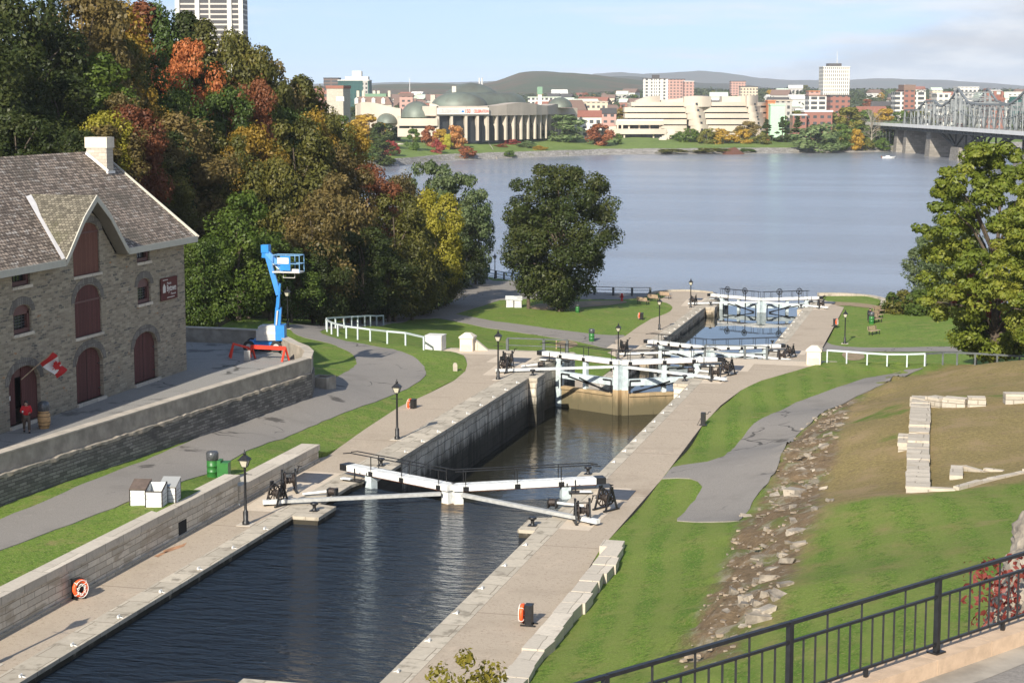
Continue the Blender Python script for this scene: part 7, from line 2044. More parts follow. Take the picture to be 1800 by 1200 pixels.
# ---- the curved museum with the colonnade
gh = thing('columned_museum', 'curved cream museum with tall columns and green copper roofs on the far bank', 'museum', V(U(860,840), 840, hF(860, 840)))
GO = gh.location.copy()
def lg(p): return Vector(p) - GO
cpx = [770,794,819,839,856,872,888,902,915,927,939,948,958,965,972,978,983]
ZB0 = ZP(248, 830) + .2; ZCT = ZP(203.5, 828)
D_ = 828.0; base_line = []
for i, x in enumerate(cpx):
    if i:
        du = (x-cpx[i-1])*D_/FPX; s_ = 6.6; D_ += 2.0 if i < 5 else math.sqrt(max(0.4, s_*s_ - du*du))
    base_line.append((U(x, D_), D_))
def wave(t): return 4.3 + (1.6*math.sin(max(0, t-.25)/.5*math.pi/1.0)**2 if .25 < t < .95 else 0) - (2.2*max(0, t-.9)/.1 if t > .9 else 0)
for i, (u, d) in enumerate(base_line):
    a = base_line[max(0, i-1)]; b = base_line[min(len(base_line)-1, i+1)]; t_ = Vector((b[0]-a[0], b[1]-a[1], 0)).normalized(); n_ = Vector((t_.y, -t_.x, 0))
    def q(off_t, off_n, z): 
        return lg(V(u + t_.x*off_t + n_.x*off_n, d + t_.y*off_t + n_.y*off_n, z))
    mb = MB()
    prof = [(0,1.15),(.42,1.15),(.55,1.35),(.66,2.1),(1.0,2.35)]
    H_ = ZCT - ZB0
    vs_ = []
    for f, dp in prof:
        z = ZB0 + H_*f
        vs_ += [q(-.55, .9-dp, z), q(.55, .9-dp, z), q(.55, .9, z), q(-.55, .9, z)]
    mb.add(vs_, [(r*4+k, r*4+(k+1)%4, r*4+4+(k+1)%4, r*4+4+k) for r in range(len(prof)-1) for k in range(4)]); mb.build('column', M['museum_cream'], gh)
mbg, mbf = MB(), MB(); nL = len(base_line)
ext = [(base_line[0][0]-6.5, base_line[0][1]+2)] + base_line
for i in range(len(ext)-1):
    (u0, d0), (u1, d1) = ext[i], ext[i+1]; t_ = Vector((u1-u0, d1-d0)).normalized(); n_ = Vector((t_.y, -t_.x))
    o3 = [(u0-n_.x*2.2, d0-n_.y*2.2), (u1-n_.x*2.2, d1-n_.y*2.2)]
    mbg.add([lg(V(*o3[0], ZB0-1)), lg(V(*o3[1], ZB0-1)), lg(V(*o3[1], ZCT)), lg(V(*o3[0], ZCT))], [(0,1,2,3)])
    w0, w1 = wave(max(0, i-1)/(nL-1)), wave(i/(nL-1))
    f0, f1 = (u0+n_.x*1.2, d0+n_.y*1.2), (u1+n_.x*1.2, d1+n_.y*1.2); g0, g1 = (u0-n_.x*5, d0-n_.y*5), (u1-n_.x*5, d1-n_.y*5)
    mbf.add([lg(V(*f0, ZCT)), lg(V(*f1, ZCT)), lg(V(*f1, ZCT+w1)), lg(V(*f0, ZCT+w0)), lg(V(*g0, ZCT)), lg(V(*g1, ZCT)), lg(V(*g1, ZCT+w1)), lg(V(*g0, ZCT+w0))], [(0,1,2,3),(3,2,6,7),(4,5,1,0)])
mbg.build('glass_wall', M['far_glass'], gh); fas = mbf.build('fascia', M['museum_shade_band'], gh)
mb = MB(); mb.bar(lg(V(base_line[0][0]-6, base_line[0][1]+4, ZCT+2.2)), lg(V(base_line[0][0]-6, base_line[0][1]+40, ZCT+2.2)), 1.2, 4.6); mb.build('side_wall', M['museum_cream'], gh)
# banner
a = base_line[0]; b = base_line[4]
t_ = Vector((b[0]-a[0], b[1]-a[1], 0)); ln = t_.length; t_.normalize(); n_ = Vector((t_.y, -t_.x, 0))
def bl(s_, off, z): return lg(V(a[0]+t_.x*s_+n_.x*off, a[1]+t_.y*s_+n_.y*off, z))
tw_ = (RT*t_.x + HD*t_.y); nw_ = (RT*n_.x + HD*n_.y)
mb = MB(); mb.add([bl(-1, 2.4, ZCT+.6), bl(ln+.2, 2.4, ZCT+.6), bl(ln+.2, 2.4, ZCT+3.6), bl(-1, 2.4, ZCT+3.6), bl(-1, 2.2, ZCT+.6), bl(ln+.2, 2.2, ZCT+.6), bl(ln+.2, 2.2, ZCT+3.6), bl(-1, 2.2, ZCT+3.6)], [(0,1,2,3),(7,6,5,4),(3,2,6,7)]); ban = mb.build('banner', M['text_white'], gh)
text_mesh('lettering', 'CÉLÉBRONS', 2.2, M['lift_grey'], ban, bl(0, 2.45, ZCT+1.3), tw_, (0,0,1), nw_, sx=.78, bold=.05)
o_ = bl(10.6, 2.45, ZCT+1.5); MB().slab([(0,0),(1.2,.1),(1.3,.6),(.7,.95),(.2,.7)], o_, tw_, (0,0,1), nw_, .02).build('emblem', M['lift_blue'], ban)
text_mesh('lettering', '150', 2.5, M['red_plastic'], ban, bl(12.2, 2.45, ZCT+1.2), tw_, (0,0,1), nw_, sx=.72, bold=.05)
text_mesh('lettering', 'CELEBRATION', 1.9, M['red_plastic'], ban, bl(16.4, 2.45, ZCT+1.35), tw_, (0,0,1), nw_, sx=.58, bold=.05)
# roofs
def dome(nm, px, py_base, d, ru, rd, rz, rot=0.0, m='copper_roof'):
    z = ZP(py_base, d); return MB().ell(lg(V(U(px, d), d, z)), (ru, rd, rz), 28, 10, True, Matrix.Rotation(YAW + rot, 3, 'Z')).build(nm, M[m], gh)
dome('dome_roof', 734, 206, 835, 7.2, 8, 7.2); dome('dome_roof', 808, 187, 848, 13.0, 10, 6.6)
mb = MB(); pr_ = []
for i in range(15):                                    # barrel roof behind the colonnade
    t_ = i/14; x = 800 + 127*t_; d = 852 + 36*t_; pr_.append((U(x, d), d))
rr_ = 6.4; vs_ = []
for i, (u, d) in enumerate(pr_):
    k = 1.0 if i < 12 else (.92, .72, .15)[i-12]
    for j in range(11):
        an = math.pi*j/10
        vs_.append(lg(V(u - math.cos(an)*1.0*k*0, d - math.cos(an)*9*k, ZP(187, 860) + rr_*k*math.sin(an))))
mb.add(vs_, [(i*11+j, (i+1)*11+j, (i+1)*11+j+1, i*11+j+1) for i in range(14) for j in range(10)], True); mb.build('barrel_roof', M['copper_roof'], gh)
mb = MB(); c = lg(V(U(829, 905), 905, ZP(163, 905))); mb.lathe([(13,0),(9.5,2.2),(4.5,4.2),(2.2,4.5),(0.3,4.8)], c, 20); mb.build('cone_roof', M['copper_roof'], gh)
dome('dome_roof', 984, 189, 905, 6.0, 8, 5.0)
dome('dome_roof', 684, 216, 842, 5.4, 7, 4.8)
DOFF = 0
def curved(nm, px0, px1, d0, d1, y0, y1t, m='museum_cream', n=10, thick=8.0, bulge=0.0):
    """wall between two columns of the picture; y1t gives the top row along it"""
    mb = MB(); vs_ = []
    for i in range(n+1):
        t_ = i/n; x = px0+(px1-px0)*t_; d = DOFF + d0+(d1-d0)*t_ - bulge*math.sin(math.pi*t_); u = U(x, d)
        zb_ = ZP(y0, d); zt_ = ZP(y1t(t_) if callable(y1t) else y1t, d)
        vs_ += [lg(V(u, d, zb_)), lg(V(u, d, zt_)), lg(V(u, d+thick, zt_)), lg(V(u, d+thick, zb_))]
    mb.add(vs_, [(i*4+k, i*4+(k+1)%4, (i+1)*4+(k+1)%4, (i+1)*4+k)[::-1] for i in range(n) for k in range(4)] + [(0,1,2,3), tuple(n*4+k for k in (3,2,1,0))])
    return mb.build(nm, M[m], gh)
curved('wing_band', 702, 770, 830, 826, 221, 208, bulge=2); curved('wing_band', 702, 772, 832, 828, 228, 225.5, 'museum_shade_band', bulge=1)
curved('wing_window', 703, 768, 831.5, 827.5, 225.6, 220.9, 'far_glass', bulge=1); curved('wing_base', 700, 772, 831, 827, 240, 225.4, bulge=1)
for x in (721, 752, 765): curved('wing_pier', x, x+3.5, 829, 829, 226, 220.8, thick=3)
curved('entrance_wall', 636, 706, 850, 838, 222, lambda t: 180 + 11*t*t*(3-2*t) - 2*math.sin(t*3.1), n=14, bulge=3)
curved('side_return', 629, 636.5, 856, 850, 222, 181.5, 'museum_shade_band')
curved('swoop_wall', 700, 706, 836, 834, 225, lambda t: 203 + 3*t); curved('swoop_wall', 756, 772, 830, 829, 205, lambda t: 182 + 4*t*t, n=6)
curved('parapet_block', 758, 766, 850, 850, 187, 167); curved('chimney_block', 795.5, 802.5, 880, 880, 165, 152, 'pillar_stone', thick=4)
curved('rear_wing', 985, 1014, 905, 915, 215, 190); curved('rear_window', 994, 1010, 904, 912, 208, 201, 'far_glass'); curved('rear_band', 985, 1012, 903, 911, 212, 206)
curved('upper_slot', 672-7.8, 672-6, 846, 846, 195, 186, 'far_glass', n=1)
sh = thing('boathouse', 'small swoop-roofed cream boathouse on the far shore', 'boathouse', V(U(705,800), 800, 3)); GO = sh.location.copy(); gh_keep = gh; gh = sh
curved('front_wall', 692, 737, 800, 796, 272, lambda t: 251.5 + 1.5*math.sin(t*2) + 17*max(0, t-.25)**1.5, n=12, thick=9)
curved('roof_edge', 690.5, 738.5, 799, 795, 252.8, lambda t: 250.3, 'museum_shade_band', n=1, thick=.1) if False else None
mb = MB(); mb.box(-.01,.01,-.01,.01,0,.01)
curved('door', 707, 711, 798, 797.5, 269, 264.5, 'window_glass', n=1, thick=.3)
gh = gh_keep
# ---- the stepped museum offices
cw = thing('stepped_museum', 'long stepped cream museum wing with dark ribbon windows on the far bank', 'museum', V(U(1220,950), 950, hF(1220, 950))); GO = cw.location.copy(); gh = cw
DW_ = 873; DOFF = 95
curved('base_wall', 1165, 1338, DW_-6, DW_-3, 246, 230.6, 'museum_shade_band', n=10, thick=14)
def bulges(t): return 3.0*math.sin(t*math.pi*3.2)
lev = [(186.4,179.5),(197,188.8),(207.4,199.4),(218.4,209.8),(231,220.6)]
for i, (yb, yt) in enumerate(lev):
    xl = [1108,1096,1097,1090,1160][i]; xr = [1310,1315,1322,1328,1330][i]
    curved('balcony_band', xl, 1205, DW_-i*.8, DW_-1-i*.8, yb, yt, n=12, thick=14, bulge=2.4)
    curved('balcony_band', 1233, xr, DW_-2-i*.8, DW_+1-i*.8, yb, yt, n=12, thick=14, bulge=1.6)
    if i < 4:
        curved('ribbon_window', xl+6, 1205, DW_+1.2, DW_+.4, yb+3, yb-.3, 'far_glass', thick=10)
        curved('ribbon_window', 1233, xr-4, DW_, DW_+2.5, yb+3, yb-.3, 'far_glass', thick=10)
for i, (x0, x1, yb, yt) in enumerate([(1200,1247,188,170),(1203,1233,199,186),(1206,1236,210,197),(1209,1238,221,208),(1212,1242,233,219)]):
    curved('round_tower', x0, x1, DW_-3-i*.8, DW_-3-i*.8, yb, (lambda t, yt=yt: yt - 1.2*math.sin(t*3.14)), n=12, thick=12, bulge=4)
    xw = (1220,1223,1226,1229,1230)[i]; curved('square_window', xw, xw+3.6, DW_-7.6-i*.8, DW_-7.6-i*.8, yb-3.4, yb-7.2, 'far_glass', n=1, thick=.5)
for i, (x0, x1, yb, yt) in enumerate([(1309,1329,188,168),(1312,1334,199,186),(1314,1338,210,197),(1316,1342,221,208),(1320,1345,231,219)]):
    curved('round_tower', x0, x1, DW_-2, DW_+6, yb, yt, n=10, thick=12, bulge=3)
    curved('square_window', x0+13, x0+16, DW_-5+1.5, DW_-4.5+2, yb-3, yb-6.5, 'far_glass', n=1, thick=.5)
for i in range(5): curved('balcony_band', 1328+i*1.5, 1349+i*1.5, DW_+4, DW_+16, (186,197,207,218,229)[i], (180,189.5,200,210.5,221)[i], n=8, thick=10, bulge=2)
for i in range(4): curved('ribbon_window', 1330, 1350+i, DW_+9, DW_+19, (189.8,200.3,210.8,221.3)[i], (185.8,196.8,207.3,218)[i], 'far_glass', thick=6)
curved('roof_drum', 1116, 1158, DW_+2, DW_+2, 180, lambda t: 168.5 + 2.2*(1-t)**2*4 , n=12, thick=14, bulge=3)
curved('roof_drum', 1158, 1200, DW_+4, DW_+3, 180, lambda t: 176 - 4*t*t, n=10, thick=10)
curved('roof_drum', 1266, 1302, DW_+4, DW_+4, 180, 169.5, n=3, thick=12); curved('roof_drum', 1300, 1322, DW_+3, DW_+5, 181, lambda t: 168+2*t, n=8, thick=12)
curved('terrace_band', 1081, 1165, 846, 843, 219.5, 212, n=12, thick=14, bulge=3); curved('terrace_rail', 1083, 1164, 846, 843, 212, 209.6, 'bridge_white', n=8, thick=.5, bulge=3)
curved('terrace_window', 1086, 1160, 849, 846, 227, 219.4, 'far_glass', n=8, thick=8, bulge=2)
for x in (1083,1091,1103,1121,1139,1157): curved('pier', x, x+2.8, 844.5, 844.5, 228, 219.3, n=1, thick=1.2)
curved('lower_band', 1060, 1170, 842, 838, 235.5, 226.5, n=12, thick=18, bulge=4)
curved('undercroft', 1094, 1166, 841, 839, 247, 235.4, 'far_glass', n=8, thick=14)
for x in (1095, 1146, 1165): curved('pier', x, x+2.6, 838.5, 838.5, 247, 235.2, n=1, thick=1.5)
curved('stair_wall', 1020, 1064, 856, 850, 247, lambda t: 229 - 2*t, n=8, thick=10, bulge=3); curved('stair_wall', 1040, 1082, 852, 848, 232, lambda t: 224-2*t, n=6, thick=8)
mb = MB()
for i in range(9):
    d = 925 - i*1.6; u = U(1176 - i*1.2 + 5*math.sin(i*.7), d); mb.box(-.01,.01,-.01,.01,0,.01) if False else None
    c = lg(V(u, d, ZP(226 + i*2.4, d) - 1.0)); mb.obox(c, (3.6, 2.4, 1.8), YAW)
mb.build('grand_stair', M['museum_cream'], cw)
DOFF = 0; gh = gh_keep
# ---- town buildings: (x0, x1, top row, distance, depth of the block, wall, window kind, label)
def winmat(name, wall, win, bw, bh, fx=.3, hgt=None):
    m, nt, bs = nodes_of(name)
    tc = nn(nt, 'ShaderNodeTexCoord'); br = nn(nt, 'ShaderNodeTexBrick'); br.offset = 0
    br.inputs['Scale'].default_value = 1; br.inputs['Brick Width'].default_value = bw; br.inputs['Row Height'].default_value = bh; br.inputs['Mortar Size'].default_value = fx; br.inputs['Mortar Smooth'].default_value = .05
    br.inputs['Color1'].default_value = c4(win); br.inputs['Color2'].default_value = c4(tuple(x*.7 for x in win)); br.inputs['Mortar'].default_value = c4(wall)
    nt.links.new(tc.outputs['UV'], br.inputs['Vector']); nt.links.new(br.outputs['Color'], bs.inputs['Base Color']); bs.inputs['Roughness'].default_value = .6
    MATS[name] = m
WHT, CRM, BRK, PNK, GRY, BRN, STN = (.62,.59,.53), (.60,.49,.36), (.27,.115,.085), (.46,.27,.22), (.42,.40,.36), (.15,.10,.08), (.56,.49,.39)
DK = (.06,.065,.07)
for nm, wl_, bw, bh, fx in [('facade_white', WHT, 3.4, 3.2, .75), ('facade_grid', (.66,.62,.54), 1.9, 3.4, .62), ('facade_cream', CRM, 3.2, 3.1, .8), ('facade_brick', BRK, 3.6, 3.2, .9), ('facade_pink', PNK, 3.6, 3.1, .9), ('facade_grey', GRY, 3.0, 3.3, .8), ('facade_brown', BRN, 9.0, 2.9, .55), ('facade_stone', STN, 5.5, 5.0, 1.9), ('facade_balcony', WHT, 5.0, 3.0, .62), ('facade_tower', (.17,.14,.12), 40, 3.6, .01)]:
    winmat(nm, wl_, DK, bw, bh, fx)
winmat('facade_ribbon', (.50,.46,.40), (.045,.04,.04), 60, 3.7, .62); winmat('facade_glass', (.015,.10,.088), (.012,.075,.07), 3.0, 3.4, .12)
plain('roof_red', (.27,.11,.075), .8); plain('roof_green', (.16,.27,.17), .7); plain('roof_mint', (.42,.62,.44), .7); plain('roof_dark', (.075,.07,.068), .8); plain('roof_brown', (.20,.13,.10), .8); plain('wall_white', (.64,.62,.57), .8); plain('roof_pale', (.55,.62,.50), .8); plain('wall_orange', (.48,.19,.09), .8)
def block(name, label, x0, x1, yt, d, dep, m, cat='building', roof=None, roofh=0.0, roofm='roof_dark', rot=0.0, yb=None, group=None):
    zb_ = hF((x0+x1)/2, d) - 3 if yb is None else ZP(yb, d)
    zt_ = ZP(yt, d); w = (x1-x0)*d/FPX; t = thing(name, label, cat, V(U((x0+x1)/2, d), d, zb_), YAW + rot, group)
    MB().box(-w/2, w/2, 0, dep, 0, zt_-zb_).build('wall', M[m], t)
    h = zt_-zb_
    if roof == 'flat':
        MB().box(-w/2-.3, w/2+.3, -.3, dep+.3, h, h+max(.7, roofh)).build('roof', M[roofm], t)
    elif roof == 'gable':
        mb = MB(); rh = roofh or w*.3
        mb.add([(-w/2-.4,-.4,h),(w/2+.4,-.4,h),(w/2+.4,dep+.4,h),(-w/2-.4,dep+.4,h),(-w/2-.4,dep/2,h+rh),(w/2+.4,dep/2,h+rh)], [(0,1,5,4),(2,3,4,5),(1,2,5),(3,0,4),(3,2,1,0)]); mb.build('roof', M[roofm], t)
    elif roof == 'mansard':
        mb = MB(); rh = roofh; a = w/2+.4; b = w/2-2; mb.add([(-a,-.4,h),(a,-.4,h),(a,dep+.4,h),(-a,dep+.4,h),(-b,1.6,h+rh),(b,1.6,h+rh),(b,dep-1.6,h+rh),(-b,dep-1.6,h+rh)], [(4,5,6,7),(0,1,5,4),(1,2,6,5),(2,3,7,6),(3,0,4,7)]); mb.build('roof', M[roofm], t)
    return t, w, h
t, w, h = block('tower_block', 'tall dark tower with pale pillars rising behind the hilltop trees', 318, 434, -34, 1350, 24, 'facade_ribbon', roof='flat')
for x in (-w*.5+1.2, -w*.18, w*.30, w*.5-1.5): MB().box(x-1.6, x+1.6, -1.2, 0, 0, h).build('pillar', M['facade_balcony'] if False else M['wall_white'], t)
t, w, h = block('stone_mill', 'pale windowless stone tower with red roof edge, left on the far bank', 576, 607, 156, 880, 9, 'chimney_stone', roof='flat', roofh=1.4, roofm='roof_red', rot=-.3)
MB().box(-w/2+5, -w/2+9, -.15, 0, h*.78, h*.86).build('blocked_window', M['wall_white'], t)
block('brick_block', 'red brick building half hidden behind the pale stone tower', 556, 584, 155, 930, 14, 'facade_brick', roof='flat')
t, w, h = block('glass_office', 'green glass office block with white rooftop plant room', 597, 651, 142.5, 1500, 30, 'facade_glass', roof='flat', roofh=.8, roofm='wall_white')
MB().box(-w*.28, w*.46, 4, 20, h+.8, h+3.4).build('plant_room', M['wall_white'], t); MB().box(-w*.06, w*.24, 5, 18, h+3.4, h+8).build('plant_room', M['wall_white'], t); MB().box(w/2-5, w/2-1, -.3, 0, 0, h).build('stair_strip', M['facade_grey'], t)
block('office_block', 'dark brown office block left of the green glass building', 572, 598, 138.5, 1620, 24, 'facade_brown', roof='flat')
t, w, h = block('mansard_house', 'long stone house with brown mansard roof, dormers and green roof top', 627, 690, 184, 985, 14, 'facade_stone', roof='mansard', roofh=4.2, roofm='roof_brown')
MB().box(-w/2+5, w/2-3, 3, 11, h+4.2, h+5.8).build('green_deck', M['roof_green'], t)
for k in (-.28, .0, .27, -.47):
    dm_ = MB(); x = w*k; dm_.box(x-1, x+1, -.3, 1.5, h+.4, h+2.7); dm_.add([(x-1.3,-.5,h+2.7),(x+1.3,-.5,h+2.7),(x,-.5,h+3.9),(x-1.3,2,h+2.7),(x+1.3,2,h+2.7),(x,2,h+3.9)], [(0,1,2),(0,2,5,3),(1,4,5,2),(4,3,5)]); dm_.build('dormer', M['wall_white'], t)
for k in (-.45, -.3, .0, .12, .42): MB().box(w*k-.7, w*k+.7, 5, 7, h+3.5, h+7.4).build('chimney', M['facade_stone'], t)
t, w, h = block('apartment_tower', 'white striped apartment tower behind the stepped museum', 1130, 1170, 139.5, 1750, 18, 'facade_balcony', roof='flat', roofh=.6)
for k in range(6): MB().box(-w/2+k*w/5-.8, -w/2+k*w/5+.8, -.8, 0, 0, h).build('pier', M['wall_white'], t)
MB().box(-3, 4, 4, 10, h+.6, h+4).build('plant_room', M['roof_dark'], t)
block('apartment_slab', 'long pink apartment slab right of the striped tower', 1171, 1201, 140.5, 1950, 16, 'facade_pink', roof='flat'); block('apartment_slab', 'pink apartment slab end with white top, beside its longer twin', 1200, 1217, 144, 1900, 16, 'facade_pink', roof='flat', roofm='wall_white')
block('apartment_slab', 'small distant pink block on the wooded rise', 1281, 1307, 144, 2300, 14, 'facade_pink', roof='flat'); block('apartment_slab', 'small cream block just below the distant pink one', 1298, 1328, 153.5, 1900, 14, 'facade_cream', roof='flat')
t, w, h = block('office_tower', 'tall white gridded office tower with dark top and mast', 1441.5, 1487.5, 119, 1700, 24, 'facade_grid', roof='flat', roofh=.8, roofm='wall_white')
MB().box(-w*.28, w*.22, 5, 18, h+.8, h+3.6).build('plant_room', M['roof_dark'], t); MB().cyl((2, 10, h+3), (2, 10, h+15), .35, .12, 6).build('mast', M['wall_white'], t)
block('balcony_block', 'brown block with stacked balconies in front of the white tower', 1417, 1450, 169, 1150, 14, 'facade_balcony', roof='flat', roofm='roof_brown'); block('brick_block', 'red brick block right below the white tower', 1455, 1489, 169, 1100, 14, 'facade_brick', roof='flat'); block('brick_block', 'orange-roofed block left below the white tower', 1417, 1437, 161.5, 1300, 12, 'facade_pink', roof='flat', roofm='wall_orange')
block('office_block', 'grey stone office behind the mint-green wall', 1347, 1388, 178, 985, 14, 'facade_grey', roof='flat', roofm='concrete_top'); block('mint_wall', 'plain mint-green block beside the stepped museum', 1351, 1376, 185, 940, 8, 'roof_mint', roof='flat', roofm='roof_mint'); block('orange_roof_block', 'small building with an orange roof over the mint-green block', 1346, 1359, 178.5, 972, 8, 'wall_orange', roof='flat', roofm='wall_orange')
block('brick_row', 'low red brick row with white cornice on the far bank', 1411, 1459, 197, 930, 12, 'facade_brick', roof='flat', roofh=.9, roofm='wall_white'); block('brick_row', 'lower red brick wing left of the white-corniced row', 1390, 1414, 203, 925, 10, 'facade_brick', roof='flat', roofm='wall_white')
t, w, h = block('apartment_tower', 'red brick tower flanked by white balconies, right of the white tower', 1583, 1602, 159, 1150, 16, 'facade_brick', roof='flat', roofh=3.4, roofm='roof_brown')
for x0, x1 in ((-w/2-5.2, -w/2), (w/2, w/2+7)): MB().box(x0, x1, 1, 14, 0, h-1).build('balcony_wing', M['facade_balcony'], t)
block('office_block', 'white flat building left behind the bridge trusses', 1640, 1664, 165.5, 1150, 14, 'facade_white', roof='flat', roofm='wall_white'); block('office_block', 'white building high behind the bridge peak', 1677, 1713, 154.5, 1500, 16, 'facade_white', roof='flat', roofm='wall_white'); block('office_block', 'small cream building on the ridge right of the brick tower', 1632, 1650, 159.5, 1700, 12, 'facade_cream', roof='gable', roofm='roof_pale')
block('pale_roof_hall', 'broad hall with pale green roof behind the bridge', 1717, 1766, 173, 1120, 20, 'facade_white', roof='gable', roofh=4, roofm='roof_pale'); t, w, h = block('brick_chateau', 'red brick gabled house seen through the bridge trusses', 1728, 1759, 176, 1060, 12, 'facade_brick', roof='gable', roofh=3.2, roofm='roof_red')
for k in (-.4, 0, .42): MB().box(w*k-.8, w*k+.8, 2, 4, h, h+5).build('chimney', M['facade_brick'], t)
block('office_block', 'long white roof with blue glass at the right edge', 1752, 1792, 163.5, 1300, 20, 'facade_white', roof='flat', roofm='wall_white'); block('office_block', 'dark glass front below the long white roof', 1765, 1810, 170, 1200, 14, 'facade_glass', roof='flat', roofm='wall_white')
block('apartment_row', 'cream three-storey flats beyond the columned museum', 1008, 1067, 180, 1150, 12, 'facade_cream', roof='flat', roofm='concrete_top'); block('apartment_row', 'long pale roof over low flats behind the museum domes', 928, 985, 172, 1400, 14, 'facade_white', roof='flat', roofm='roof_pale')
t, w, h = block('white_house', 'white house with porch and red gable between the two museums', 1010, 1056, 206, 930, 10, 'facade_white', roof='gable', roofh=3.4, roofm='roof_red')
MB().box(-w/2, w/2, -2.5, 0, h*.52, h*.58).build('porch', M['wall_white'], t)
block('white_house', 'small red-fronted house beside the white porch house', 1056, 1082, 200, 960, 10, 'facade_pink', roof='gable', roofh=3, roofm='roof_dark'); block('white_house', 'pale cupola church hall behind the domes', 945, 952, 166, 1250, 5, 'wall_white', roof='gable', roofh=5, roofm='roof_green')
block('white_house', 'red and white house row left of the copper domes', 704, 727, 170, 1180, 10, 'facade_pink', roof='gable', roofh=2.2, roofm='roof_brown')
tk = thing('smoke_stack', 'left of a pair of slim white stacks on the horizon', 'chimney', V(U(843.2, 3200), 3200, 20)); MB().cyl((0,0,0),(0,0,ZP(137.5,3200)-20),1.6,1.4,8).build('shaft', M['wall_white'], tk); MB().torus((0,0,ZP(137.5,3200)-20),1.5,.2,(0,0,1),10,4).build('rim', M['wall_white'], tk)
dup(tk, V(U(847.8, 3200), 3200, 20), 0, 'right of a pair of slim white stacks on the horizon')
ms_ = thing('radio_mast', 'thin radio mast on the left-hand ridge', 'mast', V(U(722, 3000), 3000, 30)); MB().cyl((0,0,0),(0,0,ZP(137,3000)-30),.8,.4,5).build('mast', M['wall_white'], ms_); MB().bar((-2,0,ZP(140,3000)-30),(2,0,ZP(140,3000)-30),.4,.4).build('crossarm', M['wall_white'], ms_)
# houses of the town, each a block with a roof
rh = random.Random(12); hg = 'small houses of the far town'
hcol = ['wall_white','wall_white','facade_cream','facade_cream','facade_grey','facade_brick','facade_grey']; rcol = ['roof_dark','roof_brown','roof_red','roof_pale','roof_brown','wall_white']
protoH = {}
cnt = 0
while cnt < 130:
    x = rh.choice([rh.uniform(655, 780), rh.uniform(930, 1135), rh.uniform(1210, 1440), rh.uniform(1490, 1800)]); d = rh.uniform(1050, 2700)
    wm, rm = rh.choice(hcol), rh.choice(rcol); key = (wm, rm)
    wd = rh.uniform(9, 20)
    if key not in protoH:
        t = thing('town_house', '', 'house', (0,0,0), 0, hg); MB().box(-5,5,0,9,0,7).build('wall', M[wm], t)
        mb = MB(); mb.add([(-5.4,-.4,7),(5.4,-.4,7),(5.4,9.4,7),(-5.4,9.4,7),(-5.4,4.5,10),(5.4,4.5,10)], [(0,1,5,4),(2,3,4,5),(1,2,5),(3,0,4),(3,2,1,0)]); mb.build('roof', M[rm], t); protoH[key] = t
    else: t = dup(protoH[key], (0,0,0))
    t.location = V(U(x, d), d, hF(x, d)-1.5); t.rotation_euler = (0, 0, YAW + rh.uniform(-.5, .5)); s_ = wd/10; t.scale = (s_, s_*.9, s_*rh.uniform(.75, 1.1))
    side = 'left of the copper domes' if x < 790 else ('behind the two museums' if x < 1140 else ('left of the white tower' if x < 1445 else 'right of the white tower'))
    t['label'] = '%s house with %s roof in the far town, %s' % ({'wall_white':'white','facade_cream':'cream','facade_pink':'pink','facade_brick':'brick','facade_grey':'grey'}[wm], {'roof_dark':'dark','roof_brown':'brown','roof_red':'red','roof_pale':'pale','wall_white':'white'}[rm], side)
    cnt += 1
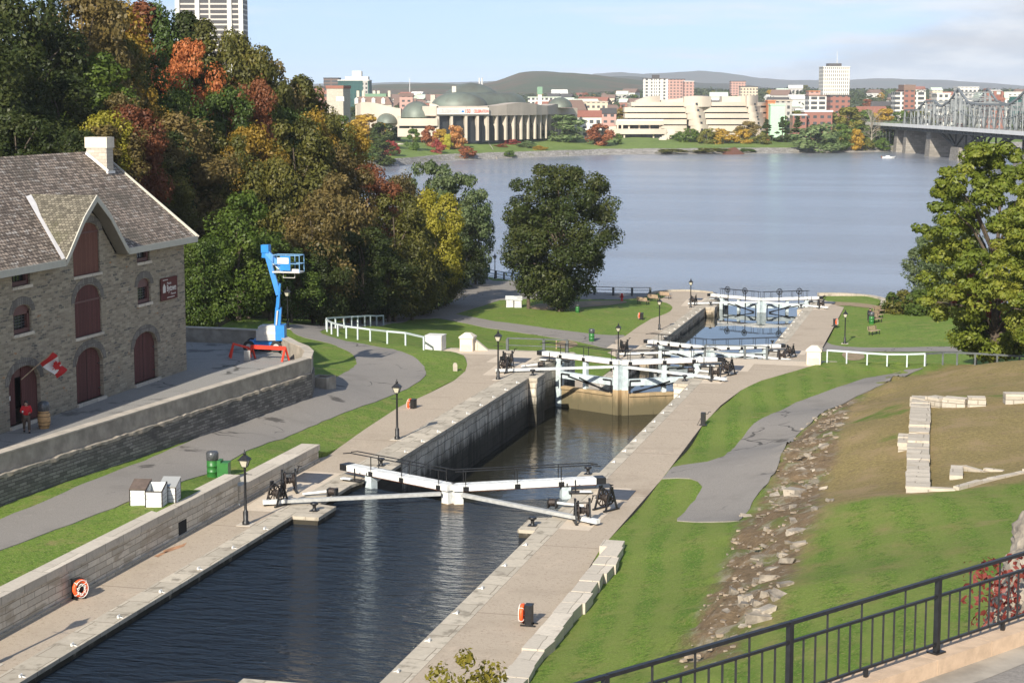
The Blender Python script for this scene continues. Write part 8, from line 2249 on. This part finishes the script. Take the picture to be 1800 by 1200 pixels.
# ---- trees of the far bank: (x, foot row or None, distance, width px, height px, kind, leaf, label)
FT = [(1365,238,None,50,34,'far_b','green','rounded green tree below the mint-green block'),(1440,238,None,60,40,'far_a','far','broad tree before the low brick row'),(1395,232,None,46,34,'far_b','olive','olive tree left of the low brick row'),(1485,245,None,50,52,'far_b','olive','tall olive tree beside the low brick row'),(1512,240,None,44,40,'far_a','green','green tree behind the golden one by the bridge'),(1355,222,None,40,26,'far_a','brown','russet tree between stepped museum and brick row'),(1556,250,None,36,34,'far_b','green','green tree over the bridge foot'),(1075,226,None,30,24,'far_a','green','green tree between the white house and the stepped museum'),(990,247,None,70,42,'far_b','willow','broad grey-green willow right of the colonnade'),(1054,255,None,48,36,'far_a','rust','round purple-brown tree below the stepped museum'),(1085,252,None,14,18,'far_b','green','small green tree right of the purple-brown one'),
 (1430,259,None,88,46,'far_c','willow','big grey-green willow clump on the right of the far lawn'),(1398,250,None,40,42,'spruce','dark','dark spruce behind the willow clump'),(1372,247,None,32,40,'spruce','dark','dark spruce left of the willow clump'),(1345,246,None,34,34,'spruce','dark','spruce below the mint-green block'),
 (1310,240,None,44,26,'far_a','brown','russet tree in the middle of the far hedge'),(1285,238,None,30,28,'spruce','dark','dark spruce behind the yellow bushes'),(1268,251,None,40,26,'far_c','gold','left of two golden round bushes on the far lawn'),(1301,251,None,38,24,'far_c','gold','right of two golden round bushes on the far lawn'),
 (1240,249,None,34,26,'far_c','olive','olive bush left of the golden bushes'),(1212,248,None,36,24,'far_c','green','green bush below the stepped museum'),(1190,246,None,26,16,'far_c','green','low green bush by the grand stair'),(1232,228,None,22,20,'spruce','dark','small dark spruce in front of the stepped museum'),(1255,232,None,26,24,'spruce','dark','dark spruce before the right half of the stepped museum'),(1335,250,None,30,20,'far_c','olive','olive bush at the right end of the far hedge'),
 (1500,259,None,30,34,'far_a','gold','golden tree near the bridge abutment'),(1475,255,None,34,40,'far_b','green','green tree between willow clump and golden tree'),(1545,260,None,28,20,'far_c','green','round green bush at the bridge foot'),(1522,258,None,26,20,'far_c','olive','olive bush left of the bridge foot'),(1460,236,None,40,36,'far_a','olive','autumn tree behind the willow clump'),(1490,232,None,44,40,'far_b','brown','brown tree behind the bare one'),(1515,222,None,48,36,'far_a','green','green tree above the bare tree'),(1412,205,None,46,30,'far_a','olive','olive tree in front of the balcony block'),(1580,208,None,40,34,'far_a','green','dark tree at the far bridge end'),
 (1528,247,None,54,56,'bare','green','pale leafless tree by the bridge abutment'),
 (800,260,None,38,38,'far_a','orange','orange autumn tree left of the colonnade'),(775,258,None,30,30,'far_b','gold','golden tree at the museum wing'),(757,256,None,30,34,'far_a','rust','rust tree at the museum wing corner'),(822,268,None,34,20,'far_c','rust','low rust bush near the shore'),(726,262,None,24,34,'far_b','green','slim green tree by the boathouse'),(788,262,None,18,26,'far_a','yellow','yellow-green tree in the orange clump'),(772,268,None,24,24,'far_c','red','low red bush by the boathouse lawn'),
 (740,246,None,24,22,'far_c','brown','brown shrub under the museum wing'),(650,252,None,70,48,'far_a','gold','golden broad tree far left on the bank'),(612,262,None,40,34,'far_c','yellow','yellow round tree far left on the bank'),(690,246,None,50,44,'far_b','dark','dark tree before the swooping wall'),(672,258,None,50,40,'far_a','dark','dark green tree left on the far bank'),(640,275,None,60,34,'far_c','green','green bush above the left shore'),(672,280,None,50,36,'far_b','dark','dark bush above the left shore'),(690,272,None,30,26,'far_c','red','crimson bush left of the boathouse'),(600,250,None,50,44,'far_b','green','green tree at the forest edge of the far bank'),(590,284,None,60,44,'far_a','olive','olive tree low on the left far shore'),(622,292,None,50,30,'far_c','green','green shrub low on the left far shore'),
 (880,256,None,22,6,'far_c','rust','flat russet flowerbed shrub before the colonnade'),(900,252,None,26,9,'far_c','red','red shrub before the colonnade'),(925,258,None,34,12,'far_c','willow','silvery shrub before the colonnade'),(895,266,None,22,10,'far_c','green','green shrub near the shore lawn'),(950,262,None,26,8,'far_c','gold','yellow shrub strip before the willow'),(1180,262,None,60,6,'far_c','olive','low hedge on the far lawn'),(1250,264,None,70,7,'far_c','olive','long low hedge on the far lawn'),(1310,260,None,30,6,'far_c','green','short low hedge on the far lawn'),(1343,246,None,14,8,'far_c','orange','small orange shrub on the lawn rise')]
rt2 = random.Random(41)
for x, yb, dd2, w_, h_, k, lf, lb in FT:
    d = FPX*(HC-6)/(yb-HOR)
    for _ in range(14): d = .5*d + .5*FPX*(HC-hF(x, d))/(yb-HOR)
    d = min(max(d, shore(x)+4), shore(x)+190)
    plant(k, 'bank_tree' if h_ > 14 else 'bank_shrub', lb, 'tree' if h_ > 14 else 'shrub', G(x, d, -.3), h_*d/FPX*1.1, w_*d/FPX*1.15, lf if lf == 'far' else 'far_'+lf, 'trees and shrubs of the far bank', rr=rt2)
for i in range(190):                                   # trees standing among the houses
    x = rt2.choice([rt2.uniform(590, 760), rt2.uniform(930, 1110), rt2.uniform(1080, 1450), rt2.uniform(1490, 1820)]); d = rt2.choice([rt2.uniform(980, 1300), rt2.uniform(1300, 2900)])
    lf = rt2.choice(['far','far','green','dark','olive','brown','rust','gold','willow']); H = rt2.uniform(8, 15)
    side = 'left of the copper domes' if x < 790 else ('behind the two museums' if x < 1140 else ('left of the white tower' if x < 1445 else 'right of the white tower'))
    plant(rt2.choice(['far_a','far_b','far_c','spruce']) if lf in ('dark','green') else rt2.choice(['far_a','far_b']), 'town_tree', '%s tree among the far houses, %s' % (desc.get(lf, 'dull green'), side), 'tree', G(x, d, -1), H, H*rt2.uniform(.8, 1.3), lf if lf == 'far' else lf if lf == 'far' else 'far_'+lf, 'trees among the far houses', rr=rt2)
# a far-off wood covering the rising ground beyond the houses
rsw = np.random.RandomState(5); cl_ = []
for i in range(1500):
    x = rsw.uniform(560, 1900); d = rsw.uniform(1700, 4300); r = rsw.uniform(7, 13)
    cl_.append((tuple(G(x, d, rsw.uniform(1, 4))), (r*1.3, r*1.3, r*.62)))
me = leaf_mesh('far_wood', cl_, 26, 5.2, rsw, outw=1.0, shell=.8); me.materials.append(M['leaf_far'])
o = bpy.data.objects.new('far_wood', me); COL.objects.link(o); o['kind'] = 'stuff'; o['label'] = 'far-off wood rising behind the town'
# hills
def hillmat(name, a, b, c):
    m, nt, bs = nodes_of(name)
    f = noise_out(nt, .0035, 8, .68); g2 = noise_out(nt, .02, 6, .7)
    col = mixc(nt, mapr(nt, f, .40, .58), a, b); col = mixc(nt, mapr(nt, g2, .50, .66), col, c)
    nt.links.new(col, bs.inputs['Base Color']); bs.inputs['Roughness'].default_value = 1; bs.inputs['Specular IOR Level'].default_value = 0
    bump(nt, bs, noise_out(nt, .05, 5, .75), 1.0, 14.0); MATS[name] = m
hillmat('hill_near', (.080,.105,.050), (.150,.105,.060), (.100,.120,.055)); hillmat('hill_far', (.070,.082,.055), (.105,.085,.060), (.075,.085,.055))
def hillrow(name, d, prof, m, deep, seed):
    xs = np.arange(-300, 2200, 12.0); mb = MB(); vs_ = []; K = 9
    for k in range(K):
        for x in xs:
            f = k/(K-1)                                # 0 foot, 1 beyond the crest
            prof_y = np.interp(x, [p[0] for p in prof], [p[1] for p in prof])
            zt_ = (HOR - prof_y)*d/FPX + HC
            s_ = math.sin(min(1, f/.8)*math.pi/2) if f <= .8 else 1 - .5*((f-.8)/.2)**2
            dd3 = d - deep*(1 - f/.8) if f <= .8 else d + deep*(f-.8)
            z = 12 + (zt_-12)*s_ + (.055*(zt_))*mnoise.noise(Vector((x*.013, f*4, seed)))*(.3+.7*s_) + .02*zt_*mnoise.noise(Vector((x*.07, f*9, seed)))
            vs_.append(V(U(x, dd3), dd3, z))
    n = len(xs); mb.add(vs_, [(k*n+i, k*n+i+1, (k+1)*n+i+1, (k+1)*n+i) for k in range(K-1) for i in range(n-1)], True)
    return structure(mb.build(name, M[m], uv=False))
hillrow('hills', 5600, [(-300,150),(560,153),(640,151),(700,149),(760,147),(800,149),(840,150),(875,143),(910,131),(940,127),(965,127),(1000,130),(1050,134),(1100,140),(1150,147),(1250,158),(1400,163),(2200,165)], 'hill_near', 1500, 1.3)
hillrow('hills', 7600, [(-300,158),(900,150),(1000,140),(1060,137),(1110,134),(1160,140),(1230,147),(1290,148),(1350,155),(1450,160),(2200,163)], 'hill_far', 1500, 4.1)
hillrow('hills', 11500, [(-300,160),(1000,142),(1040,131),(1090,129),(1130,131),(1180,127),(1230,124),(1270,129),(1330,139),(1400,141),(1470,142),(1560,138),(1640,141),(1720,146),(1800,152),(2200,156)], 'hill_far', 1800, 7.7)
# ---- boats
b = thing('rowing_shell', 'long slim rowing shell with a crew near the far shore', 'boat', V(U(1253, 870), 870, ZW), YAW)
mb = MB(); mb.add([(-6.5,0,.35),(-3,-.4,.35),(3,-.4,.35),(6.5,0,.35),(3,.4,.35),(-3,.4,.35),(-3,0,-.1),(3,0,-.1)], [(0,1,2,3,4,5),(0,6,1),(1,6,7,2),(2,7,3),(3,7,4),(4,7,6,5),(5,6,0)][::1]); mb.build('hull', M['worn_iron'], b)
for i in range(5):
    r_ = thing('person', ['dark-clad rower at the left end of the rowing shell','second rower from the left in the rowing shell','middle rower in the rowing shell, in white','fourth rower from the left in the rowing shell','rower at the right end of the rowing shell'][i], 'person', V(U(1253, 870)-3.4+i*1.6, 870, ZW+.35), YAW)
    skinned('body', [(0,0,.1),(.05,0,.45),(.12,0,.72),(.10,0,.92),(.12,-.22,.62),(.42,-.25,.50),(.12,.22,.62),(.42,.25,.50),(.5,-.1,.12),(.5,.1,.12)], [(0,1),(1,2),(2,3),(2,4),(4,5),(2,6),(6,7),(0,8),(0,9)], [.18,.17,.16,.11,.08,.06,.08,.06,.1,.1], M['text_white' if i == 2 else 'black_cloth'], r_, 1)
    MB().ell((.10,0,1.0), (.10,.10,.12), 8, 6).build('hair', M['hair_dark'], r_)
for i in range(4):
    MB().bar((-2.6+i*1.6,0,.55), (-2.6+i*1.6+.3,(-3.4 if i % 2 else 3.0),.15), .07, .07).build('oar', M['wood_plank'], b)
b = thing('motorboat', 'small white motorboat near the bridge piers', 'boat', V(U(1559, 800), 800, ZW), YAW+.1)
mb = MB(); mb.add([(-3,-1,.75),(1.2,-1,.75),(3.2,0,.95),(1.2,1,.75),(-3,1,.75),(-3,-.7,-.2),(1.2,-.7,-.2),(2.4,0,-.1),(1.2,.7,-.2),(-3,.7,-.2)], [(0,1,2,3,4),(5,6,1,0),(6,7,2,1),(7,8,3,2),(8,9,4,3),(9,5,0,4)]); mb.build('hull', M['white_paint'], b)
MB().box(-1.2,.4,-.6,.6,.75,1.2).build('cuddy', M['white_paint'], b); MB().slab([(-.5,0),(.5,0),(.4,.45),(-.4,.45)], (.42,0,1.0), (0,1,0), (-.4,0,1), (1,0,0), .04).build('windscreen', M['far_glass'], b); MB().box(-3.4,-3.0,-.2,.2,.2,1.1).build('outboard', M['red_brown_paint'], b)
# ------------------------------------------------------------------ the steel bridge
br = thing('truss_bridge', 'long grey steel truss bridge on dark stone piers crossing the river', 'bridge', V(195, 800, ZW)); BO_ = br.location.copy()
def q(u, d, z): return V(u, d, z) - BO_
UL, UR = 190.5, 203.0; ZD = 13.6
def shifted(u, d): return u + max(0, d-830)*.02
def deckz(d): return ZD + (.6 if d < 800 else .6 - (d-800)*.003)
mb = MB()
ds = list(np.arange(560, 990, 10.0))
for i in range(len(ds)-1):
    a, b_ = ds[i], ds[i+1]
    mb.add([q(UL-5.4, a, deckz(a)), q(UR+3, a, deckz(a)), q(UR+3, b_, deckz(b_)), q(UL-5.4, b_, deckz(b_)), q(UL-5.4, a, deckz(a)-.5), q(UR+3, a, deckz(a)-.5), q(UR+3, b_, deckz(b_)-.5), q(UL-5.4, b_, deckz(b_)-.5)], [(0,1,2,3),(7,6,5,4),(0,3,7,4),(5,6,2,1)])
mb.build('deck', M['concrete'], br)
mb = MB()
for i in range(len(ds)-1):
    a, b_ = ds[i], ds[i+1]; mb.bar(q(UL-5.5, a, deckz(a)+.25), q(UL-5.5, b_, deckz(b_)+.25), .25, 1.5)
mb.build('edge_girder', M['bridge_white'], br)
mb = MB()
for i in range(len(ds)-1):
    a, b_ = ds[i], ds[i+1]
    for u in (UL-4.6, UL, UR): mb.bar(q(u, a, deckz(a)-1.3), q(u, b_, deckz(b_)-1.3), .4, 1.5)
for d in np.arange(562, 980, 7.0): mb.bar(q(UL-5.2, d, deckz(d)-1.0), q(UR+2.6, d, deckz(d)-1.0), .4, .9)
mb.build('floor_beams', M['bridge_dark'], br)
mb = MB()
for d in np.arange(565, 980, 2.5): mb.bar(q(UL-5.4, d, deckz(d)+.9), q(UL-5.4, d, deckz(d)+2.0), .09, .09)
for hh in (2.0, 1.5):
    for i in range(len(ds)-1): mb.bar(q(UL-5.4, ds[i], deckz(ds[i])+hh), q(UL-5.4, ds[i+1], deckz(ds[i+1])+hh), .09, .09)
mb.build('handrail', M['bridge_steel'], br)
top = [(892, 0.0), (889, 7.4), (862, 7.6), (846, 11.6), (829, 11.8), (815, 9.2), (800, 11.5), (784, 16.9), (768, 11.4), (752, 10.4), (704, 10.4), (693, 12.5), (678, 16.6), (664, 11.5), (640, 10.4), (560, 10.4)]
def topz(d): return float(np.interp(d, [t_[0] for t_ in top[::-1]], [t_[1] for t_ in top[::-1]]))
pan = [892] + list(np.arange(884.0, 560, -8.0)); pan[1] = 889
for u in (UL, UR):
    ch_, di = MB(), MB()
    for i in range(len(top)-1): ch_.bar(q(u, top[i][0], deckz(top[i][0])+top[i][1]), q(u, top[i+1][0], deckz(top[i+1][0])+top[i+1][1]), .75, .75)
    for i, d in enumerate(pan[1:], 1):
        big = any(abs(d-k) < 4.1 for k in (784, 678, 829, 846, 862))
        MB().bar(q(u, d, deckz(d)), q(u, d, deckz(d)+topz(d)), .85 if big else .42, .85 if big else .42).build('vertical_post', M['bridge_steel'], br)
        if i > 1:
            e = pan[i-1]
            di.bar(q(u, e, deckz(e)+(topz(e) if i % 2 else .3)), q(u, d, deckz(d)+(.3 if i % 2 else topz(d))), .34, .34)
            di.bar(q(u, e, deckz(e)+topz(e)*.5), q(u, d, deckz(d)+topz(d)*.5), .22, .22)
            di.bar(q(u, e, deckz(e)+(topz(e)*.5 if i % 2 else .3)), q(u, d, deckz(d)+(.3 if i % 2 else topz(d)*.5)), .18, .18)
    ch_.build('top_chord', M['bridge_steel'], br); di.build('diagonals', M['bridge_steel'], br)
mb = MB()
for i, d in enumerate(pan[1:], 1):
    z = deckz(d)+topz(d)
    mb.bar(q(UL, d, z-.2), q(UR, d, z-.2), .3, .5)
    if topz(d) > 8.5: mb.bar(q(UL, d, z-2.2), q(UR, d, z-2.2), .25, .3); mb.bar(q(UL, d, z-2.2), q((UL+UR)/2, d, z-.2), .2, .2); mb.bar(q(UR, d, z-2.2), q((UL+UR)/2, d, z-.2), .2, .2)
    if i > 1: e = pan[i-1]; mb.bar(q(UL, e, deckz(e)+topz(e)-.2), q(UR, d, z-.2), .2, .2)
mb.build('sway_bracing', M['bridge_steel'], br)
# under the deck: the cantilever legs over the river pier
for u in (UL, UR):
    mb = MB()
    for a, za, b_, zb_ in ((816, 12.0, 786, 6.6), (786, 6.6, 772, 12.0), (768, 6.6, 735, 12.0), (786, 6.6, 786, 12.2), (768, 6.6, 768, 12.2), (786, 6.6, 800, 12.0), (768, 6.6, 750, 12.0)): mb.bar(q(u, a, za), q(u, b_, zb_), .8, .8)
    for a, za, b_, zb_ in ((710, 12.0, 682, 6.6), (682, 6.6, 668, 12.0), (660, 6.6, 630, 12.0), (682, 6.6, 682, 12.2), (660, 6.6, 660, 12.2)): mb.bar(q(u, a, za), q(u, b_, zb_), .8, .8)
    mb.build('under_truss', M['bridge_dark'], br)
def pier(d0, d1, ztop, zt2=None):
    mb = MB(); a = .55
    lo = [(UL-2.5, d0), (UR+4, d0), (UR+4, d1), (UL-2.5, d1)]; k = 1.1
    mb.add([q(u-(k if u < 195 else -k), d+(-k if d == d0 else k), -4) for u, d in lo] + [q(u, d, ztop) for u, d in lo], [(3,2,1,0),(4,5,6,7),(0,1,5,4),(1,2,6,5),(2,3,7,6),(3,0,4,7)]); mb.build('pier', M['bridge_stone'], br)
pier(893, 899, 12.2); pier(872, 878, 12.2); pier(822, 830, 12.0); pier(770, 784, 6.4); pier(660, 684, 6.4)
for d in np.arange(905, 985, 8.0):
    for u in (UL-4, UL, UR): MB().cyl(q(u, d, 1), q(u, d, 12.6), .28, .28, 6).build('trestle_leg', M['bridge_dark'], br)
def car(name, label, cat, u, d, L, W_, H_, m, glass_lo):
    t = thing(name, label, cat, V(u, d, deckz(d)+.0), YAW+math.pi/2, 'vehicles on the bridge')
    MB().box(-L/2, L/2, -W_/2, W_/2, .45, H_*glass_lo).build('body', M[m], t); MB().box(-L/2+.1*L, L/2-.05*L, -W_/2+.08, W_/2-.08, H_*glass_lo, H_).build('cabin', M['far_glass'], t); MB().box(-L/2+.12*L, L/2-.07*L, -W_/2+.05, W_/2-.05, H_, H_+.12).build('roof', M[m], t)
    for x in (-L*.32, L*.32):
        for y in (-1, 1): MB().cyl((x, y*(W_/2-.1), .42), (x, y*(W_/2+.02), .42), .42, .42, 10).build('wheel', M['rubber'], t)
car('bus', 'white bus driving on the far end of the bridge', 'bus', 194, 862, 11, 2.5, 3.1, 'white_paint', .45); car('van', 'pale van driving on the bridge behind the first tall truss', 'van', 194, 832, 5.5, 2.1, 2.3, 'lift_grey', .5); car('car', 'small red car driving on the bridge', 'car', 199, 815, 4.4, 1.8, 1.5, 'red_paint', .6)
# ------------------------------------------------------------------ the air
hz = MB(); P_ = [(-6000, -60), (9000, -60), (12000, 13500), (-12000, 13500)]
hz.prism(P_, -6.0, 206.0)
air = hz.build('haze', None, uv=False)
m = bpy.data.materials.new('air'); m.use_nodes = True; nt = m.node_tree; nt.nodes.clear()
out = nn(nt, 'ShaderNodeOutputMaterial'); pv = nn(nt, 'ShaderNodeVolumePrincipled'); pv.inputs['Color'].default_value = (.86, .92, 1.0, 1); pv.inputs['Density'].default_value = 7e-5; pv.inputs['Anisotropy'].default_value = 0.0
nt.links.new(pv.outputs[0], out.inputs['Volume'])
air.data.materials.append(m); air['kind'] = 'stuff'; air['label'] = 'thin pale haze over the river and the far hills'
# kinds of tree that found no place
for k, (a_, b_, _, _) in PROTO.items():
    for o in (a_, b_):
        if o is not None and (k, o.name) not in used_proto: bpy.data.objects.remove(o)
